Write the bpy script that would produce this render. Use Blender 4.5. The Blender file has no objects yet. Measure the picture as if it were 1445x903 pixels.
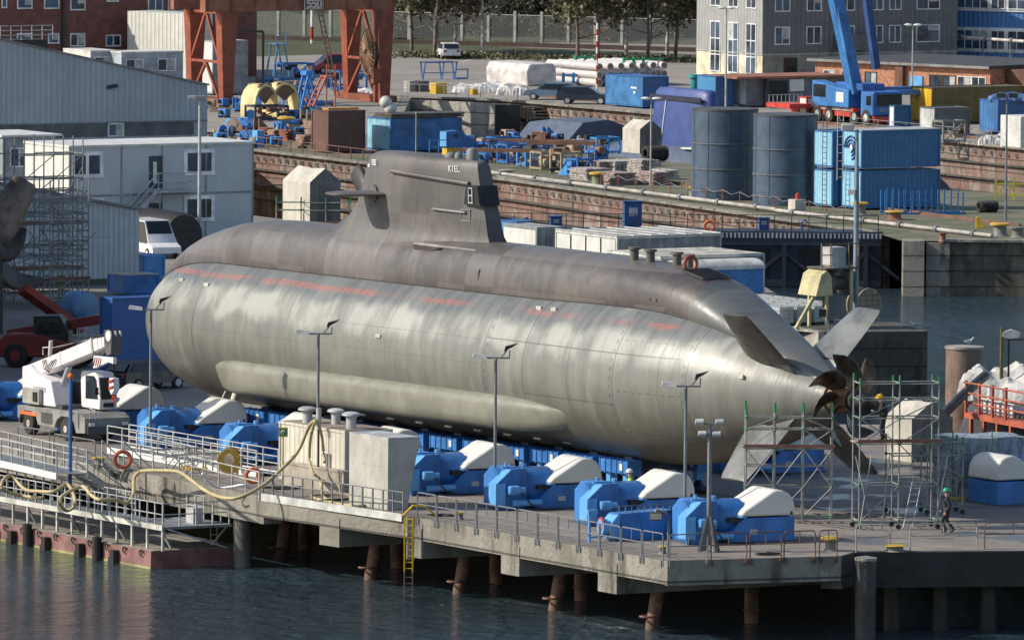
import bpy, bmesh, math, random
from mathutils import Vector, Matrix
random.seed(7)
R_ = math.radians
C = bpy.context.scene.collection
# ------------------------------------------------------------------ camera
F, CX, CY, YH, CH, ROLL = 13000.0, 722.5, 451.5, -500.0, 38.0, 0.008
PITCH = math.atan((CY - YH) / F)
fwd = Vector((0, math.cos(PITCH), -math.sin(PITCH)))
up0 = Vector((0, math.sin(PITCH), math.cos(PITCH)))
rt0 = Vector((1, 0, 0))
rt = rt0 * math.cos(ROLL) + up0 * math.sin(ROLL)
up = up0 * math.cos(ROLL) - rt0 * math.sin(ROLL)
CAM = Vector((0, 0, CH))
def ray(px, py): return fwd * F + rt * (px - CX) - up * (py - CY)
def G(px, py, z=0.0):
    "point of height z seen in that direction"
    d = ray(px, py); t = (z - CH) / d.z
    return CAM + d * t
def ZT(b, py, px=None):
    "height of a point standing above b"
    d = ray(px if px is not None else CX + (b.x) / b.y * F, py)
    return CH + d.z * (b.y / d.y)
def AX(px, Y, z=0.0):
    d = ray(px, CY); return Vector((d.x / d.y * Y, Y, z))
cd = bpy.data.cameras.new('camera'); cam = bpy.data.objects.new('camera', cd); C.objects.link(cam)
cam.matrix_world = Matrix.Translation(CAM) @ Matrix((rt, up, -fwd)).transposed().to_4x4()
cd.sensor_width = 36; cd.lens = 36 * F / 1445.0; cd.clip_start = 1; cd.clip_end = 30000
bpy.context.scene.camera = cam
AD = Vector((0.5107, -0.8597, 0)); VD = Vector((0.8597, 0.5107, 0))
PHI = math.atan2(VD.y, VD.x)                 # local x = VD, local -y = AD
# ------------------------------------------------------------------ light
sc = bpy.context.scene
sc.view_settings.view_transform = 'Standard'; sc.view_settings.look = 'None'; sc.view_settings.exposure = 0
SUN_EL = R_(34); sd = Vector((-1.0, -0.10, 0)).normalized()
to_sun = Vector((sd.x * math.cos(SUN_EL), sd.y * math.cos(SUN_EL), math.sin(SUN_EL)))
w = bpy.data.worlds.new('World'); sc.world = w; w.use_nodes = True
nt = w.node_tree; bg = nt.nodes['Background']; sky = nt.nodes.new('ShaderNodeTexSky')
sky.sky_type = 'NISHITA'; sky.sun_disc = False; sky.sun_elevation = SUN_EL
sky.sun_rotation = math.atan2(sd.x, sd.y); sky.air_density = 1.0; sky.dust_density = 1.0
nt.links.new(sky.outputs[0], bg.inputs[0]); bg.inputs[1].default_value = 0.15
sl = bpy.data.lights.new('sun', 'SUN'); sl.energy = 5.0; sl.angle = R_(0.53); sl.color = (1, 0.93, 0.81)
so = bpy.data.objects.new('sun', sl); C.objects.link(so)
so.rotation_euler = to_sun.to_track_quat('Z', 'Y').to_euler(); so.location = (0, 0, 200)
# ------------------------------------------------------------------ materials
class NT:
    def __init__(s, name):
        s.m = bpy.data.materials.new(name); s.m.use_nodes = True; s.t = s.m.node_tree
        s.b = s.t.nodes['Principled BSDF']; s.co = s.t.nodes.new('ShaderNodeTexCoord').outputs['Object']
    def lk(s, v, i):
        if isinstance(v, bpy.types.NodeSocket): s.t.links.new(v, i)
        else: i.default_value = v if not (isinstance(v, tuple) and len(v) == 3 and i.type == 'RGBA') else (*v, 1)
    def math(s, op, a, b=0.0, c=0.0, clamp=False):
        n = s.t.nodes.new('ShaderNodeMath'); n.operation = op; n.use_clamp = clamp
        s.lk(a, n.inputs[0]); s.lk(b, n.inputs[1]); s.lk(c, n.inputs[2]); return n.outputs[0]
    def noise(s, scale=1.0, sc3=(1, 1, 1), detail=4, rough=.6, lo=.35, hi=.65, off=(0, 0, 0)):
        mp = s.t.nodes.new('ShaderNodeMapping'); mp.inputs['Scale'].default_value = sc3; mp.inputs['Location'].default_value = off
        s.t.links.new(s.co, mp.inputs[0])
        n = s.t.nodes.new('ShaderNodeTexNoise'); s.t.links.new(mp.outputs[0], n.inputs[0])
        n.inputs['Scale'].default_value = scale; n.inputs['Detail'].default_value = detail; n.inputs['Roughness'].default_value = rough
        return s.ramp(n.outputs[0], lo, hi)
    def ramp(s, v, lo, hi):
        n = s.t.nodes.new('ShaderNodeMapRange'); n.clamp = True; n.interpolation_type = 'SMOOTHSTEP'
        s.lk(v, n.inputs[0]); n.inputs[1].default_value = lo; n.inputs[2].default_value = hi; return n.outputs[0]
    def mix(s, f, a, b, mode='MIX'):
        n = s.t.nodes.new('ShaderNodeMix'); n.data_type = 'RGBA'; n.blend_type = mode
        s.lk(f, n.inputs[0]); s.lk(a, n.inputs[6]); s.lk(b, n.inputs[7]); return n.outputs[2]
    def xyz(s):
        n = s.t.nodes.new('ShaderNodeSeparateXYZ'); s.t.links.new(s.co, n.inputs[0]); return n.outputs
    def bump(s, h, strength=.3, dist=.05):
        n = s.t.nodes.new('ShaderNodeBump'); n.inputs['Strength'].default_value = strength; n.inputs['Distance'].default_value = dist
        s.lk(h, n.inputs['Height']); s.t.links.new(n.outputs[0], s.b.inputs['Normal']); return n
    def out(s, col, rough=.6, metal=0.0):
        s.lk(col, s.b.inputs['Base Color']); s.lk(rough, s.b.inputs['Roughness']); s.b.inputs['Metallic'].default_value = metal
        return s.m
_mc = {}
def mat(name, col, rough=.6, var=.18, scale=.9, metal=0.0, grime=.35, gcol=None, rust=0.0, corr=None, bump=0.0):
    if name in _mc: return _mc[name]
    n = NT(name)
    dark = tuple(c * (1 - var * 1.6) for c in col); lite = tuple(min(1, c * (1 + var)) for c in col)
    c = n.mix(n.noise(scale, detail=6), dark, lite)
    if grime:
        g = n.noise(1.6, (1.6, 1.6, .22), detail=5, lo=.5, hi=.78)
        gc = gcol or tuple(x * .45 + .01 for x in col)
        c = n.mix(n.math('MULTIPLY', g, grime), c, gc)
    if rust:
        r = n.noise(1.3, (1, 1, .6), detail=8, rough=.75, lo=.62 - rust * .14, hi=.70 - rust * .1)
        c = n.mix(n.math('MULTIPLY', r, .85), c, (.16, .062, .028))
    h = None
    if corr:
        ax, per = corr; x = n.xyz()
        v = x[ax] if ax < 2 else n.math('ADD', x[0], x[1])
        h = n.math('PINGPONG', n.math('MULTIPLY', v, 2.0 / per), 1.0)
        h = n.ramp(h, .3, .7)
        n.bump(h, .7, per * .16)
        c = n.mix(n.math('MULTIPLY', n.math('SUBTRACT', 1.0, h), .30), c, tuple(x_ * .5 for x_ in col))
    elif bump:
        n.bump(n.noise(scale * 4, detail=8, lo=.2, hi=.8), bump, .05)
    rr = n.math('ADD', n.math('MULTIPLY', n.noise(scale * 2.3), .18), rough - .09)
    _mc[name] = n.out(c, rr, metal); return _mc[name]
# ------------------------------------------------------------------ mesh building
class MB:
    def __init__(s): s.v = []; s.f = []
    def add(s, vs, fs):
        o = len(s.v); s.v += [tuple(v) for v in vs]; s.f += [tuple(i + o for i in f) for f in fs]; return s
    def box(s, x0, x1, y0, y1, z0, z1):
        vs = [(x0,y0,z0),(x1,y0,z0),(x1,y1,z0),(x0,y1,z0),(x0,y0,z1),(x1,y0,z1),(x1,y1,z1),(x0,y1,z1)]
        return s.add(vs, [(0,3,2,1),(4,5,6,7),(0,1,5,4),(1,2,6,5),(2,3,7,6),(3,0,4,7)])
    def bar(s, a, b, w, h=None):
        a = Vector(a); b = Vector(b); h = h or w; d = (b - a)
        if d.length < 1e-6: return s
        d.normalize(); u = Vector((0,0,1)) if abs(d.z) < .95 else Vector((1,0,0))
        x = d.cross(u).normalized() * (w/2); y = x.cross(d).normalized() * (h/2)
        vs = [p + q for p in (a, b) for q in (-x-y, x-y, x+y, -x+y)]
        return s.add(vs, [(0,1,2,3),(7,6,5,4),(0,4,5,1),(1,5,6,2),(2,6,7,3),(3,7,4,0)])
    def tube(s, a, b, r, n=8, r2=None):
        return s.path([a, b], r, n, r2)
    def path(s, pts, r, n=6, r2=None):
        pts = [Vector(p) for p in pts]; rings = []
        for i, p in enumerate(pts):
            d = (pts[min(i+1, len(pts)-1)] - pts[max(i-1, 0)])
            if d.length < 1e-9: d = Vector((0,0,1))
            d.normalize()
            u = Vector((0,0,1)) if abs(d.z) < .95 else Vector((0,1,0))
            x = d.cross(u).normalized(); y = x.cross(d).normalized()
            t = i / (len(pts)-1); rr = r + ((r2 - r) * t if r2 is not None else 0)
            rings.append([p + x*math.cos(2*math.pi*k/n)*rr + y*math.sin(2*math.pi*k/n)*rr for k in range(n)])
        return s.loft(rings)
    def loft(s, rings, cap=True, close=True):
        n = len(rings[0]); vs = [v for r in rings for v in r]; fs = []
        for i in range(len(rings)-1):
            for k in range(n if close else n-1):
                fs.append((i*n+k, i*n+(k+1) % n, (i+1)*n+(k+1) % n, (i+1)*n+k))
        if cap: fs += [tuple(range(n)), tuple((len(rings)-1)*n + k for k in reversed(range(n)))]
        return s.add(vs, fs)
    def lathe(s, prof, n=16, c=(0,0,0), axis='z'):
        rings = []
        for r, z in prof:
            rg = []
            for k in range(n):
                a = 2*math.pi*k/n; p = (r*math.cos(a), r*math.sin(a), z)
                if axis == 'x': p = (z, p[0], p[1])
                if axis == 'y': p = (p[0], z, p[1])
                rg.append((p[0]+c[0], p[1]+c[1], p[2]+c[2]))
            rings.append(rg)
        return s.loft(rings)
    def prism(s, poly, lo, hi, axis='z'):
        def P(p, h): return {'z': (p[0], p[1], h), 'y': (p[0], h, p[1]), 'x': (h, p[0], p[1])}[axis]
        return s.loft([[P(p, lo) for p in poly], [P(p, hi) for p in poly]])
    def sphere(s, c, r, sc=(1,1,1), n=12):
        m = n//2
        return s.loft([[(c[0]+r*sc[0]*math.sin(math.pi*i/m)*math.cos(2*math.pi*k/n), c[1]+r*sc[1]*math.sin(math.pi*i/m)*math.sin(2*math.pi*k/n), c[2]+r*sc[2]*math.cos(math.pi*i/m)) for k in range(n)] for i in [.02]+list(range(1,m))+[m-.02]])
    def torus(s, c, R, r, axis='y', n=16, m=6, arc=1.0):
        rings = []
        for i in range(n + (0 if arc == 1 else 1)):
            a = 2*math.pi*i/n*arc; rg = []
            for k in range(m):
                b = 2*math.pi*k/m; q = R + r*math.cos(b); h = r*math.sin(b)
                p = {'z': (q*math.cos(a), q*math.sin(a), h), 'y': (q*math.cos(a), h, q*math.sin(a)), 'x': (h, q*math.cos(a), q*math.sin(a))}[axis]
                rg.append((p[0]+c[0], p[1]+c[1], p[2]+c[2]))
            rings.append(rg)
        if arc == 1: rings.append(rings[0])
        return s.loft(rings, cap=arc != 1)
    def quad(s, a, b, c, d): return s.add([a, b, c, d], [(0,1,2,3)])
    def build(s, name, m, parent=None, loc=None, rz=0.0, smooth=False, bevel=0.0, fix=True):
        me = bpy.data.meshes.new(name); me.from_pydata(s.v, [], s.f); me.update()
        if fix:
            b = bmesh.new(); b.from_mesh(me); bmesh.ops.remove_doubles(b, verts=b.verts, dist=1e-5)
            bmesh.ops.recalc_face_normals(b, faces=b.faces); b.to_mesh(me); b.free()
        me.materials.append(m)
        if smooth:
            me.polygons.foreach_set('use_smooth', [True]*len(me.polygons))
            me.set_sharp_from_angle(angle=R_(smooth if smooth is not True else 40))
        o = bpy.data.objects.new(name, me); C.objects.link(o)
        if parent: o.parent = parent
        if loc is not None: o.location = loc
        o.rotation_euler.z = rz
        if bevel:
            bv = o.modifiers.new('bevel', 'BEVEL'); bv.width = bevel; bv.segments = 2; bv.limit_method = 'ANGLE'
        return o
def tag(o, label=None, cat=None, group=None, kind=None):
    if label: o['label'] = label
    if cat: o['category'] = cat
    if group: o['group'] = group
    if kind: o['kind'] = kind
    return o
def thing(name, label, cat, loc=(0,0,0), rz=0.0, group=None):
    o = bpy.data.objects.new(name, None); C.objects.link(o); o.location = loc; o.rotation_euler = (0, 0, rz)
    return tag(o, label, cat, group)
def copy_tree(o, parent=None, loc=None, rz=None, label=None):
    c = o.copy(); C.objects.link(c)
    if parent: c.parent = parent
    if loc is not None: c.location = loc
    if rz is not None: c.rotation_euler = (0, 0, rz)
    if label: c['label'] = label
    for ch in list(o.children):
        copy_tree(ch, c)
    return c
FONT5 = {  # stroke letters on a 4 x 6 grid
 'K': [((0,0),(0,6)),((0,2.6),(4,6)),((1.2,3.4),(4,0))], 'I': [((2,0),(2,6))], 'E': [((0,0),(0,6)),((0,6),(4,6)),((0,3),(3.2,3)),((0,0),(4,0))],
 'L': [((0,0),(0,6)),((0,0),(4,0))], '5': [((4,6),(0,6)),((0,6),(0,3.3)),((0,3.3),(4,3.3)),((4,3.3),(4,0)),((4,0),(0,0))],
 '0': [((0,0),(4,0)),((4,0),(4,6)),((4,6),(0,6)),((0,6),(0,0))], 'S': [((4,6),(0,6)),((0,6),(0,3)),((0,3),(4,3)),((4,3),(4,0)),((4,0),(0,0))],
 'C': [((4,6),(0,6)),((0,6),(0,0)),((0,0),(4,0))], 'H': [((0,0),(0,6)),((4,0),(4,6)),((0,3),(4,3))], 'A': [((0,0),(2,6)),((2,6),(4,0)),((.8,2),(3.2,2))],
 'F': [((0,0),(0,6)),((0,6),(4,6)),((0,3),(3.2,3))], 'U': [((0,6),(0,0)),((0,0),(4,0)),((4,0),(4,6))], 'O': [((0,0),(4,0)),((4,0),(4,6)),((4,6),(0,6)),((0,6),(0,0))],
 'P': [((0,0),(0,6)),((0,6),(4,6)),((4,6),(4,3)),((4,3),(0,3))], 'R': [((0,0),(0,6)),((0,6),(4,6)),((4,6),(4,3)),((4,3),(0,3)),((1.5,3),(4,0))]}
def text_strokes(m, txt, org, du, dv, h, wt=.14, gap=1.6):
    "letters on a plane spanned by du (writing direction) and dv (up)"
    org = Vector(org); du = Vector(du).normalized(); dv = Vector(dv).normalized(); u = h/6; x = 0
    nrm = du.cross(dv).normalized()
    for ch in txt:
        if ch != ' ':
            for (a, b) in FONT5[ch]:
                p = org + du*(x+a[0]*u*.85) + dv*a[1]*u; q = org + du*(x+b[0]*u*.85) + dv*b[1]*u
                d = (q-p).normalized(); s_ = d.cross(nrm)*(h*wt/2)
                m.quad(p-s_-d*h*wt/2, q-s_+d*h*wt/2, q+s_+d*h*wt/2, p+s_-d*h*wt/2)
                p += nrm*.002
        x += (4*.85+gap)*u
    return m
# ------------------------------------------------------------------ ground, water, docks
def ground_mat(name, base, patch, grass=None, gamt=.5, joint=False, sc=1.0):
    n = NT(name)
    c = n.mix(n.noise(.12*sc, detail=6, lo=.38, hi=.62), base, patch)
    c = n.mix(n.math('MULTIPLY', n.noise(1.3*sc, detail=9, rough=.75, lo=.45, hi=.7), .55), c, tuple(x*.5 for x in base))
    c = n.mix(n.math('MULTIPLY', n.noise(.4*sc, (1,3,1), detail=7, rough=.7, lo=.56, hi=.66), .5), c, tuple(min(1,x*1.5) for x in base))
    c = n.mix(n.math('MULTIPLY', n.noise(.5*sc, (1,1,1), detail=3, rough=.5, lo=.66, hi=.70, off=(9,4,0)), .6), c, (.05,.045,.04))
    if joint:
        x = n.xyz()
        r = n.math('ADD', n.math('MULTIPLY', x[0], VD.x), n.math('MULTIPLY', x[1], VD.y))
        q = n.math('ADD', n.math('MULTIPLY', x[0], AD.x), n.math('MULTIPLY', x[1], AD.y))
        # concrete slabs cast in rows, each of a slightly different age
        w = n.t.nodes.new('ShaderNodeTexWhiteNoise'); w.noise_dimensions = '2D'; cm = n.t.nodes.new('ShaderNodeCombineXYZ')
        n.lk(n.math('FLOOR', n.math('DIVIDE', r, 2.5)), cm.inputs[0]); n.lk(n.math('FLOOR', n.math('DIVIDE', q, 5.0)), cm.inputs[1]); n.t.links.new(cm.outputs[0], w.inputs['Vector'])
        c = n.mix(n.math('MULTIPLY', w.outputs[0], .55), c, (.15,.12,.10))
        j = n.math('MAXIMUM', n.math('GREATER_THAN', n.math('PINGPONG', r, 1.25), 1.20), n.math('GREATER_THAN', n.math('PINGPONG', q, 2.5), 2.44))
        c = n.mix(n.math('MULTIPLY', j, .55), c, tuple(x_*.3 for x_ in base))
        st = n.noise(.25, (1,1,1), detail=5, rough=.6, lo=.52, hi=.60, off=(3,8,0))
        wet = n.math('MULTIPLY', st, n.ramp(x[0], 8, 13))
        c = n.mix(n.math('MULTIPLY', wet, .62), c, (.045,.048,.055))
        n.bump(n.noise(6, detail=8, lo=.2, hi=.8), .35, .03)
        return n.out(c, n.math('SUBTRACT', .85, n.math('MULTIPLY', wet, .55)))
    if grass:
        c = n.mix(n.math('MULTIPLY', n.noise(.35*sc, detail=8, rough=.75, lo=.62-gamt*.3, hi=.74-gamt*.3), .92), c, grass)
    n.bump(n.noise(6, detail=8, lo=.2, hi=.8), .35, .03)
    return n.out(c, .85)
M_YARD = ground_mat('yard_concrete', (.27,.235,.20), (.21,.185,.165), joint=True)
M_STRIP = ground_mat('strip_gravel', (.19,.155,.115), (.155,.13,.10), (.085,.105,.04), .6)
M_FAR = ground_mat('far_asphalt', (.30,.265,.23), (.24,.215,.185))
def sheet(name, pts, m, z=0.0, label=None):
    mb = MB(); mb.add([G(*p, z) for p in pts], [tuple(range(len(pts)))])
    o = mb.build(name, m, fix=False)
    if o.data.polygons[0].normal.z < 0: o.data.flip_normals()
    return tag(o, label, kind='structure')
YARD = [(-900,485),(0,628),(372,700),(575,729),(586,729),(942,791),(1187,784),(1206,778),(2100,772),(2100,672),(1342,652),(1326,600),(1130,598),(1085,480),(1108,466),(1156,470),(1309,469),(1248,456),(1150,448),(1075,402),(700,345),(320,300),(-900,280)]
sheet('quay_ground', YARD, M_YARD)
STRIP = [(320,208),(720,255),(1240,330),(1272,340),(2100,346),(2100,320),(1445,275),(1327,268),(980,232),(540,190),(320,190)]
sheet('dock_strip_ground', STRIP, M_STRIP)
sheet('left_yard_ground', [(-900,280),(320,300),(320,190),(-900,180)], M_YARD)
sheet('far_ground', [(-900,180),(320,190),(540,190),(567,137),(720,143),(877,157),(1327,199),(1445,211),(2100,268),(2100,-440),(-900,-440)], M_FAR)
def wall_strip(name, label, pts, z0, z1, m, th=.8, cat='dock wall', inward=1):
    mb = MB()
    for (a, b) in zip(pts[:-1], pts[1:]):
        A = G(*a); B = G(*b)
        nrm = Vector((-(B-A).y, (B-A).x, 0)).normalized()*th*inward
        A0, B0 = A, B
        vs = [A0+Vector((0,0,z0)), B0+Vector((0,0,z0)), B0+nrm+Vector((0,0,z0)), A0+nrm+Vector((0,0,z0))]
        vs += [v+Vector((0,0,z1-z0)) for v in vs]
        mb.add(vs, [(0,1,2,3),(7,6,5,4),(0,4,5,1),(1,5,6,2),(2,6,7,3),(3,7,4,0)])
    return tag(mb.build(name, m), label, cat)
def brick_wall_mat(name, a, b, c3):
    n = NT(name)
    c = n.mix(n.noise(.18, (1,1,2.2), detail=6, lo=.4, hi=.6), a, b)
    c = n.mix(n.noise(.5, (1,1,.5), detail=8, rough=.75, lo=.5, hi=.62), c, c3)
    c = n.mix(n.math('MULTIPLY', n.noise(.9, (1.2,1.2,.2), detail=6, lo=.5, hi=.72), .75), c, (.035,.028,.022))
    c = n.mix(n.math('MULTIPLY', n.noise(2.5, (1,1,.4), detail=6, rough=.8, lo=.63, hi=.68), .8), c, (.42,.37,.32))
    z = n.xyz()[2]
    for zz in (-.9, -1.9, -2.9):
        j = n.math('LESS_THAN', n.math('ABSOLUTE', n.math('ADD', z, -zz)), .05)
        c = n.mix(n.math('MULTIPLY', j, .7), c, (.03,.025,.02))
    n.bump(n.noise(2.0, detail=9, rough=.8, lo=.2, hi=.8), .8, .25)
    return n.out(c, .9)
M_DOCKW = brick_wall_mat('dock_brick', (.33,.19,.15), (.28,.21,.17), (.45,.39,.33))
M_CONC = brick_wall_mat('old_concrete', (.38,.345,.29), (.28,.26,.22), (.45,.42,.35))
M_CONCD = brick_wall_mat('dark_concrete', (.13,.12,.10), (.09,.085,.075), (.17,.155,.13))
# water
nw = NT('harbour_water')
h1 = nw.noise(.55, (1,1.1,1), detail=7, rough=.62, lo=.15, hi=.85)
h2 = nw.noise(1.9, (.8,1.1,1), detail=4, rough=.6, lo=.1, hi=.9, off=(3,7,0))
h3 = nw.noise(5.5, (.8,1.2,1), detail=3, rough=.6, lo=.1, hi=.9, off=(1,2,0))
hh = nw.math('ADD', nw.math('ADD', nw.math('MULTIPLY', h1, .75), nw.math('MULTIPLY', h2, .42)), nw.math('MULTIPLY', h3, .12))
nw.bump(hh, 1.0, .75)
M_WATER = nw.out(nw.mix(nw.noise(.05), (.020,.040,.046), (.038,.068,.088)), .05)
nw.b.inputs['IOR'].default_value = 1.45
mb = MB(); mb.add([(-400,60,-3.5),(400,60,-3.5),(400,597.5,-3.5),(-400,597.5,-3.5)], [(0,1,2,3)])
tag(mb.build('harbour_water', M_WATER, fix=False), kind='structure')
# dry dock floors
mb = MB(); mb.add([(-60,598.5,-9),(60,598.5,-9),(60,800,-9),(-60,800,-9)], [(0,1,2,3)])
tag(mb.build('dock_floor', M_CONCD, fix=False), kind='structure')
# dry dock walls
def ledges(name, label, pts, m):
    t = thing(name, label, 'dock wall', G(*pts[0]))
    o = wall_strip('wall', None, pts, -9, -.03, m); 
    del o['category']; o.parent = t; o.matrix_parent_inverse = Matrix.Translation(-t.location)
    cp = MB(); a = G(*pts[0]); b = G(*pts[-1])
    for p, q in zip(pts[:-1], pts[1:]):
        A = G(*p); B = G(*q); d = (B-A).normalized(); nrm = Vector((-d.y, d.x, 0))
        L = (B-A).length; k = 0
        cp.bar(A-nrm*.05+Vector((0,0,.06)), B-nrm*.05+Vector((0,0,.06)), .7, .16)
    o = cp.build('coping', M_CONC, t); o.matrix_parent_inverse = Matrix.Translation(-t.location)
    bl = MB(); st = MB()
    for p, q in zip(pts[:-1], pts[1:]):
        A = G(*p); B = G(*q); d = (B-A).normalized(); nrm = Vector((-d.y, d.x, 0)); L = (B-A).length
        for k in range(int(L/1.25)):
            c_ = A + d*(k*1.25+.4) - nrm*.06
            bl.bar(c_+Vector((0,0,-.62)), c_+Vector((0,0,-.36)), .30)
        for z_ in (-1.35, -2.55, -3.6):
            st.bar(A-nrm*.12+Vector((0,0,z_)), B-nrm*.12+Vector((0,0,z_)), .34, .12)
    o = bl.build('timber_stub', mat('pale_block', (.42,.39,.34)), t); o['kind'] = 'stuff'; o.matrix_parent_inverse = Matrix.Translation(-t.location)
    o = st.build('ledge', M_CONCD, t); o.matrix_parent_inverse = Matrix.Translation(-t.location)
    return t
ledges('dock_wall', 'weathered red brick side wall of the near dry dock with stone ledges', [(320,208),(720,255),(1240,330)], M_DOCKW)
ledges('dock_wall', 'far dry dock wall of pale concrete and brick below the car park', [(567,137),(720,143),(877,157),(1327,199),(1445,211),(1700,232)], M_DOCKW)
tag(wall_strip('retaining_wall', 'pale stained concrete retaining wall left of the dock stairs', [(566,139.0),(722,146.2)], -5.2, -.05, brick_wall_mat('pale_retaining', (.58,.54,.46),(.50,.46,.39),(.64,.60,.52)), inward=-.35), cat='wall')
# stairs in the far dock wall
t = thing('dock_stairs', 'dark stone staircase down the far dock wall beside the pale retaining wall', 'stairs', G(736,146))
mb = MB(); A = G(736,147)
for k in range(20):
    mb.box(.0+k*.28, 2.0+k*.28, -1.6-k*.15, -.1-k*.15, -.35-k*.27, -.22-k*.27)
    mb.bar((k*.28-.08,-1.6-k*.15,-.9-k*.27),(k*.28-.08,-1.6-k*.15,-.2-k*.27),.1)
mb.build('steps', M_CONCD, t)
mb = MB(); mb.box(-2.2,-.1,-1.0,-.1,-2.6,-.1); mb.build('recess', mat('recess_black', (.02,.02,.02)), t)  # solid block coloured near-black, not a hollow
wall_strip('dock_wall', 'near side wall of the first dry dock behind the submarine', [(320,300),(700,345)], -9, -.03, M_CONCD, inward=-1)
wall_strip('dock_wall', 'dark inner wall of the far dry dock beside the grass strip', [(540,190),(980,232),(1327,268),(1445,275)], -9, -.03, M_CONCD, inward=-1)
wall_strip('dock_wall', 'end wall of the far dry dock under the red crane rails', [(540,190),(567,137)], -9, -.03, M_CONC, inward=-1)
# dock gate (caisson), navy steel with frames
GY = G(1150,330).y
gl = AX(690, GY+1.0).x; gr = G(1243,330).x
t = thing('dock_gate', 'navy blue steel dock gate with walkway and framed openings above the water', 'dock gate', (0,GY,0))
M_NAVY = mat('navy_steel', (.022,.028,.045), .55, rust=.06)
mb = MB(); mb.box(gl, gr, 0, 3.2, -5, .12); mb.build('gate_body', M_NAVY, t)
mb = MB(); mb.box(gl, gr, -.25, -.003, -.75, .05)
x = gl
for k in range(7):
    x0 = gr - 1.0 - k*5.3
    mb.bar((x0,-.14,-.75),(x0,-.14,-3.6),.5,.28); mb.bar((x0,-.12,-1.2),(x0-2.2,-.12,-2.9),.35,.2); mb.bar((x0,-.12,-1.2),(x0+2.2,-.12,-2.9),.35,.2)
mb.box(gl, gr, -.3, -.003, -3.45, -3.0); mb.build('frame', mat('navy_frame', (.028,.035,.055), .5), t)
for k in range(7):
    mb = MB(); x0 = gr-1.0-k*5.3; mb.box(x0-4.4, x0-.9, -.05, -.002, -2.9, -1.0); mb.build('recess', mat('void', (.006,.007,.009)), t)
mb = MB()
for k in range(45): mb.box(gr-12+k*.27, gr-12+k*.27+.13, -.30, -.26, -.28, .05)
mb.build('toothed_rail', mat('galv', (.42,.43,.44), .45), t)
# gate end pillar and right quay front
M_QUAYF = brick_wall_mat('quay_front', (.19,.17,.135), (.13,.12,.095), (.28,.25,.19))
A = G(1274,340)
mb = MB(); mb.box(0,1.35,-1.0,1.2,-6,.05); mb.box(1.5,3.0,-.55,.8,-6,-.1); tag(mb.build('quay_pillar', M_CONC, loc=A+Vector((0,0,0))), 'pale weathered stone pillar at the right end of the dock gate', 'pillar')
t = thing('quay_wall', 'dark stained concrete quay wall behind the right hand water basin', 'quay wall', G(1300,340))
mb = MB(); mb.box(1.8,60,-.4,.8,-6,-.02); mb.lathe([(1.7,-6),(1.7,-2.9),(1.2,-2.8),(1.2,-.02)], 20, (2.0,.8,0)); mb.build('wall', M_QUAYF, t, smooth=30)
mb = MB(); mb.box(1.6,60,-.7,.5,-.02,.14); mb.build('coping', M_CONC, t)
# mole / dolphin
t = thing('concrete_mole', 'big dark concrete mole block standing in the water behind the propeller', 'mole', G(1156,470))
c0, c1, c2, c3 = [G(*p) - G(1156,470) for p in ((1110,463),(1156,470),(1309,469),(1262,455))]
mb = MB()
mb.prism([(p.x,p.y) for p in (c0,c1,c2,c3)], -6, .06); mb.build('block', M_CONCD, t)
mb = MB(); mb.prism([(p.x*1.012-.05,p.y-.15) for p in (c0,c1)]+[(c1.x+.3,c1.y-.1),(c0.x+.5,c0.y+.1)], -2.6, .10); mb.build('lit_face_block', mat('mole_face_lit', (.36,.34,.28), var=.3, grime=.6), t)  # paler slab paints the sunlight on the left face of the block
# ------------------------------------------------------------------ foreground pier (slab edge, pile caps, piles)
t = thing('pier_edge', 'stained concrete pier edge beam with pile caps over the dark water', 'pier', G(586,729))
o0 = G(586,729)
M_PIER = brick_wall_mat('pier_concrete', (.44,.405,.34), (.30,.28,.23), (.52,.48,.41))
def seg(pts, z0, z1, name, m, th=.9, par=t):
    mb = MB(); inn = []
    for (a, b) in zip(pts[:-1], pts[1:]):
        A = a-o0; B = b-o0; d = (B-A).normalized(); nr = Vector((-d.y, d.x, 0))
        vs = [A+Vector((0,0,z0)), B+Vector((0,0,z0)), B+nr*th+Vector((0,0,z0)), A+nr*th+Vector((0,0,z0))]
        vs += [v+Vector((0,0,z1-z0)) for v in vs]
        mb.add(vs, [(0,1,2,3),(7,6,5,4),(0,4,5,1),(1,5,6,2),(2,6,7,3),(3,7,4,0)])
    return mb.build(name, m, par)
E1 = [G(*p) for p in ((-900,485),(0,628),(372,700))]
E2 = [G(372,700), G(575,729)]
E3 = [G(586,729), G(942,791)]
E4 = [G(942,791), G(1187,784)]
seg(E1, -1.25, -.01, 'edge_beam', M_PIER); seg(E2, -.95, -.01, 'edge_beam', M_PIER); seg(E3, -1.0, -.01, 'edge_beam', M_PIER); seg(E4, -1.05, -.012, 'edge_beam', M_PIER, th=.7)
seg([G(575,729), G(586,729)], -1.9, -.014, 'edge_beam', M_PIER, th=.5)
mb = MB()
def cap(px, line, w=1.3, dep=1.75, ln=9):
    A, B = line; s_ = (AX(px, A.y).x - A.x)
    # intersect in image space
    best = min(((A.lerp(B, k/400)) for k in range(401)), key=lambda P: abs(CX + P.x/P.y*F - px))
    d = (B-A).normalized(); nr = Vector((-d.y, d.x, 0)); p = best - o0
    a = p - nr*.04; return a, d, nr
for px, ln_ in ((453,E2),(586,E3),(711,E3),(848,E3)):
    a, d, nr = cap(px, ln_)
    wd = 1.55 if px != 586 else .7
    vs = [a, a+d*wd, a+d*wd+nr*14, a+nr*14]
    mb.add([v+Vector((0,0,-1.78)) for v in vs]+[v+Vector((0,0,-.5)) for v in vs], [(0,1,2,3),(7,6,5,4),(0,4,5,1),(1,5,6,2),(2,6,7,3),(3,7,4,0)])
mb.build('pile_cap', M_PIER, t)
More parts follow.
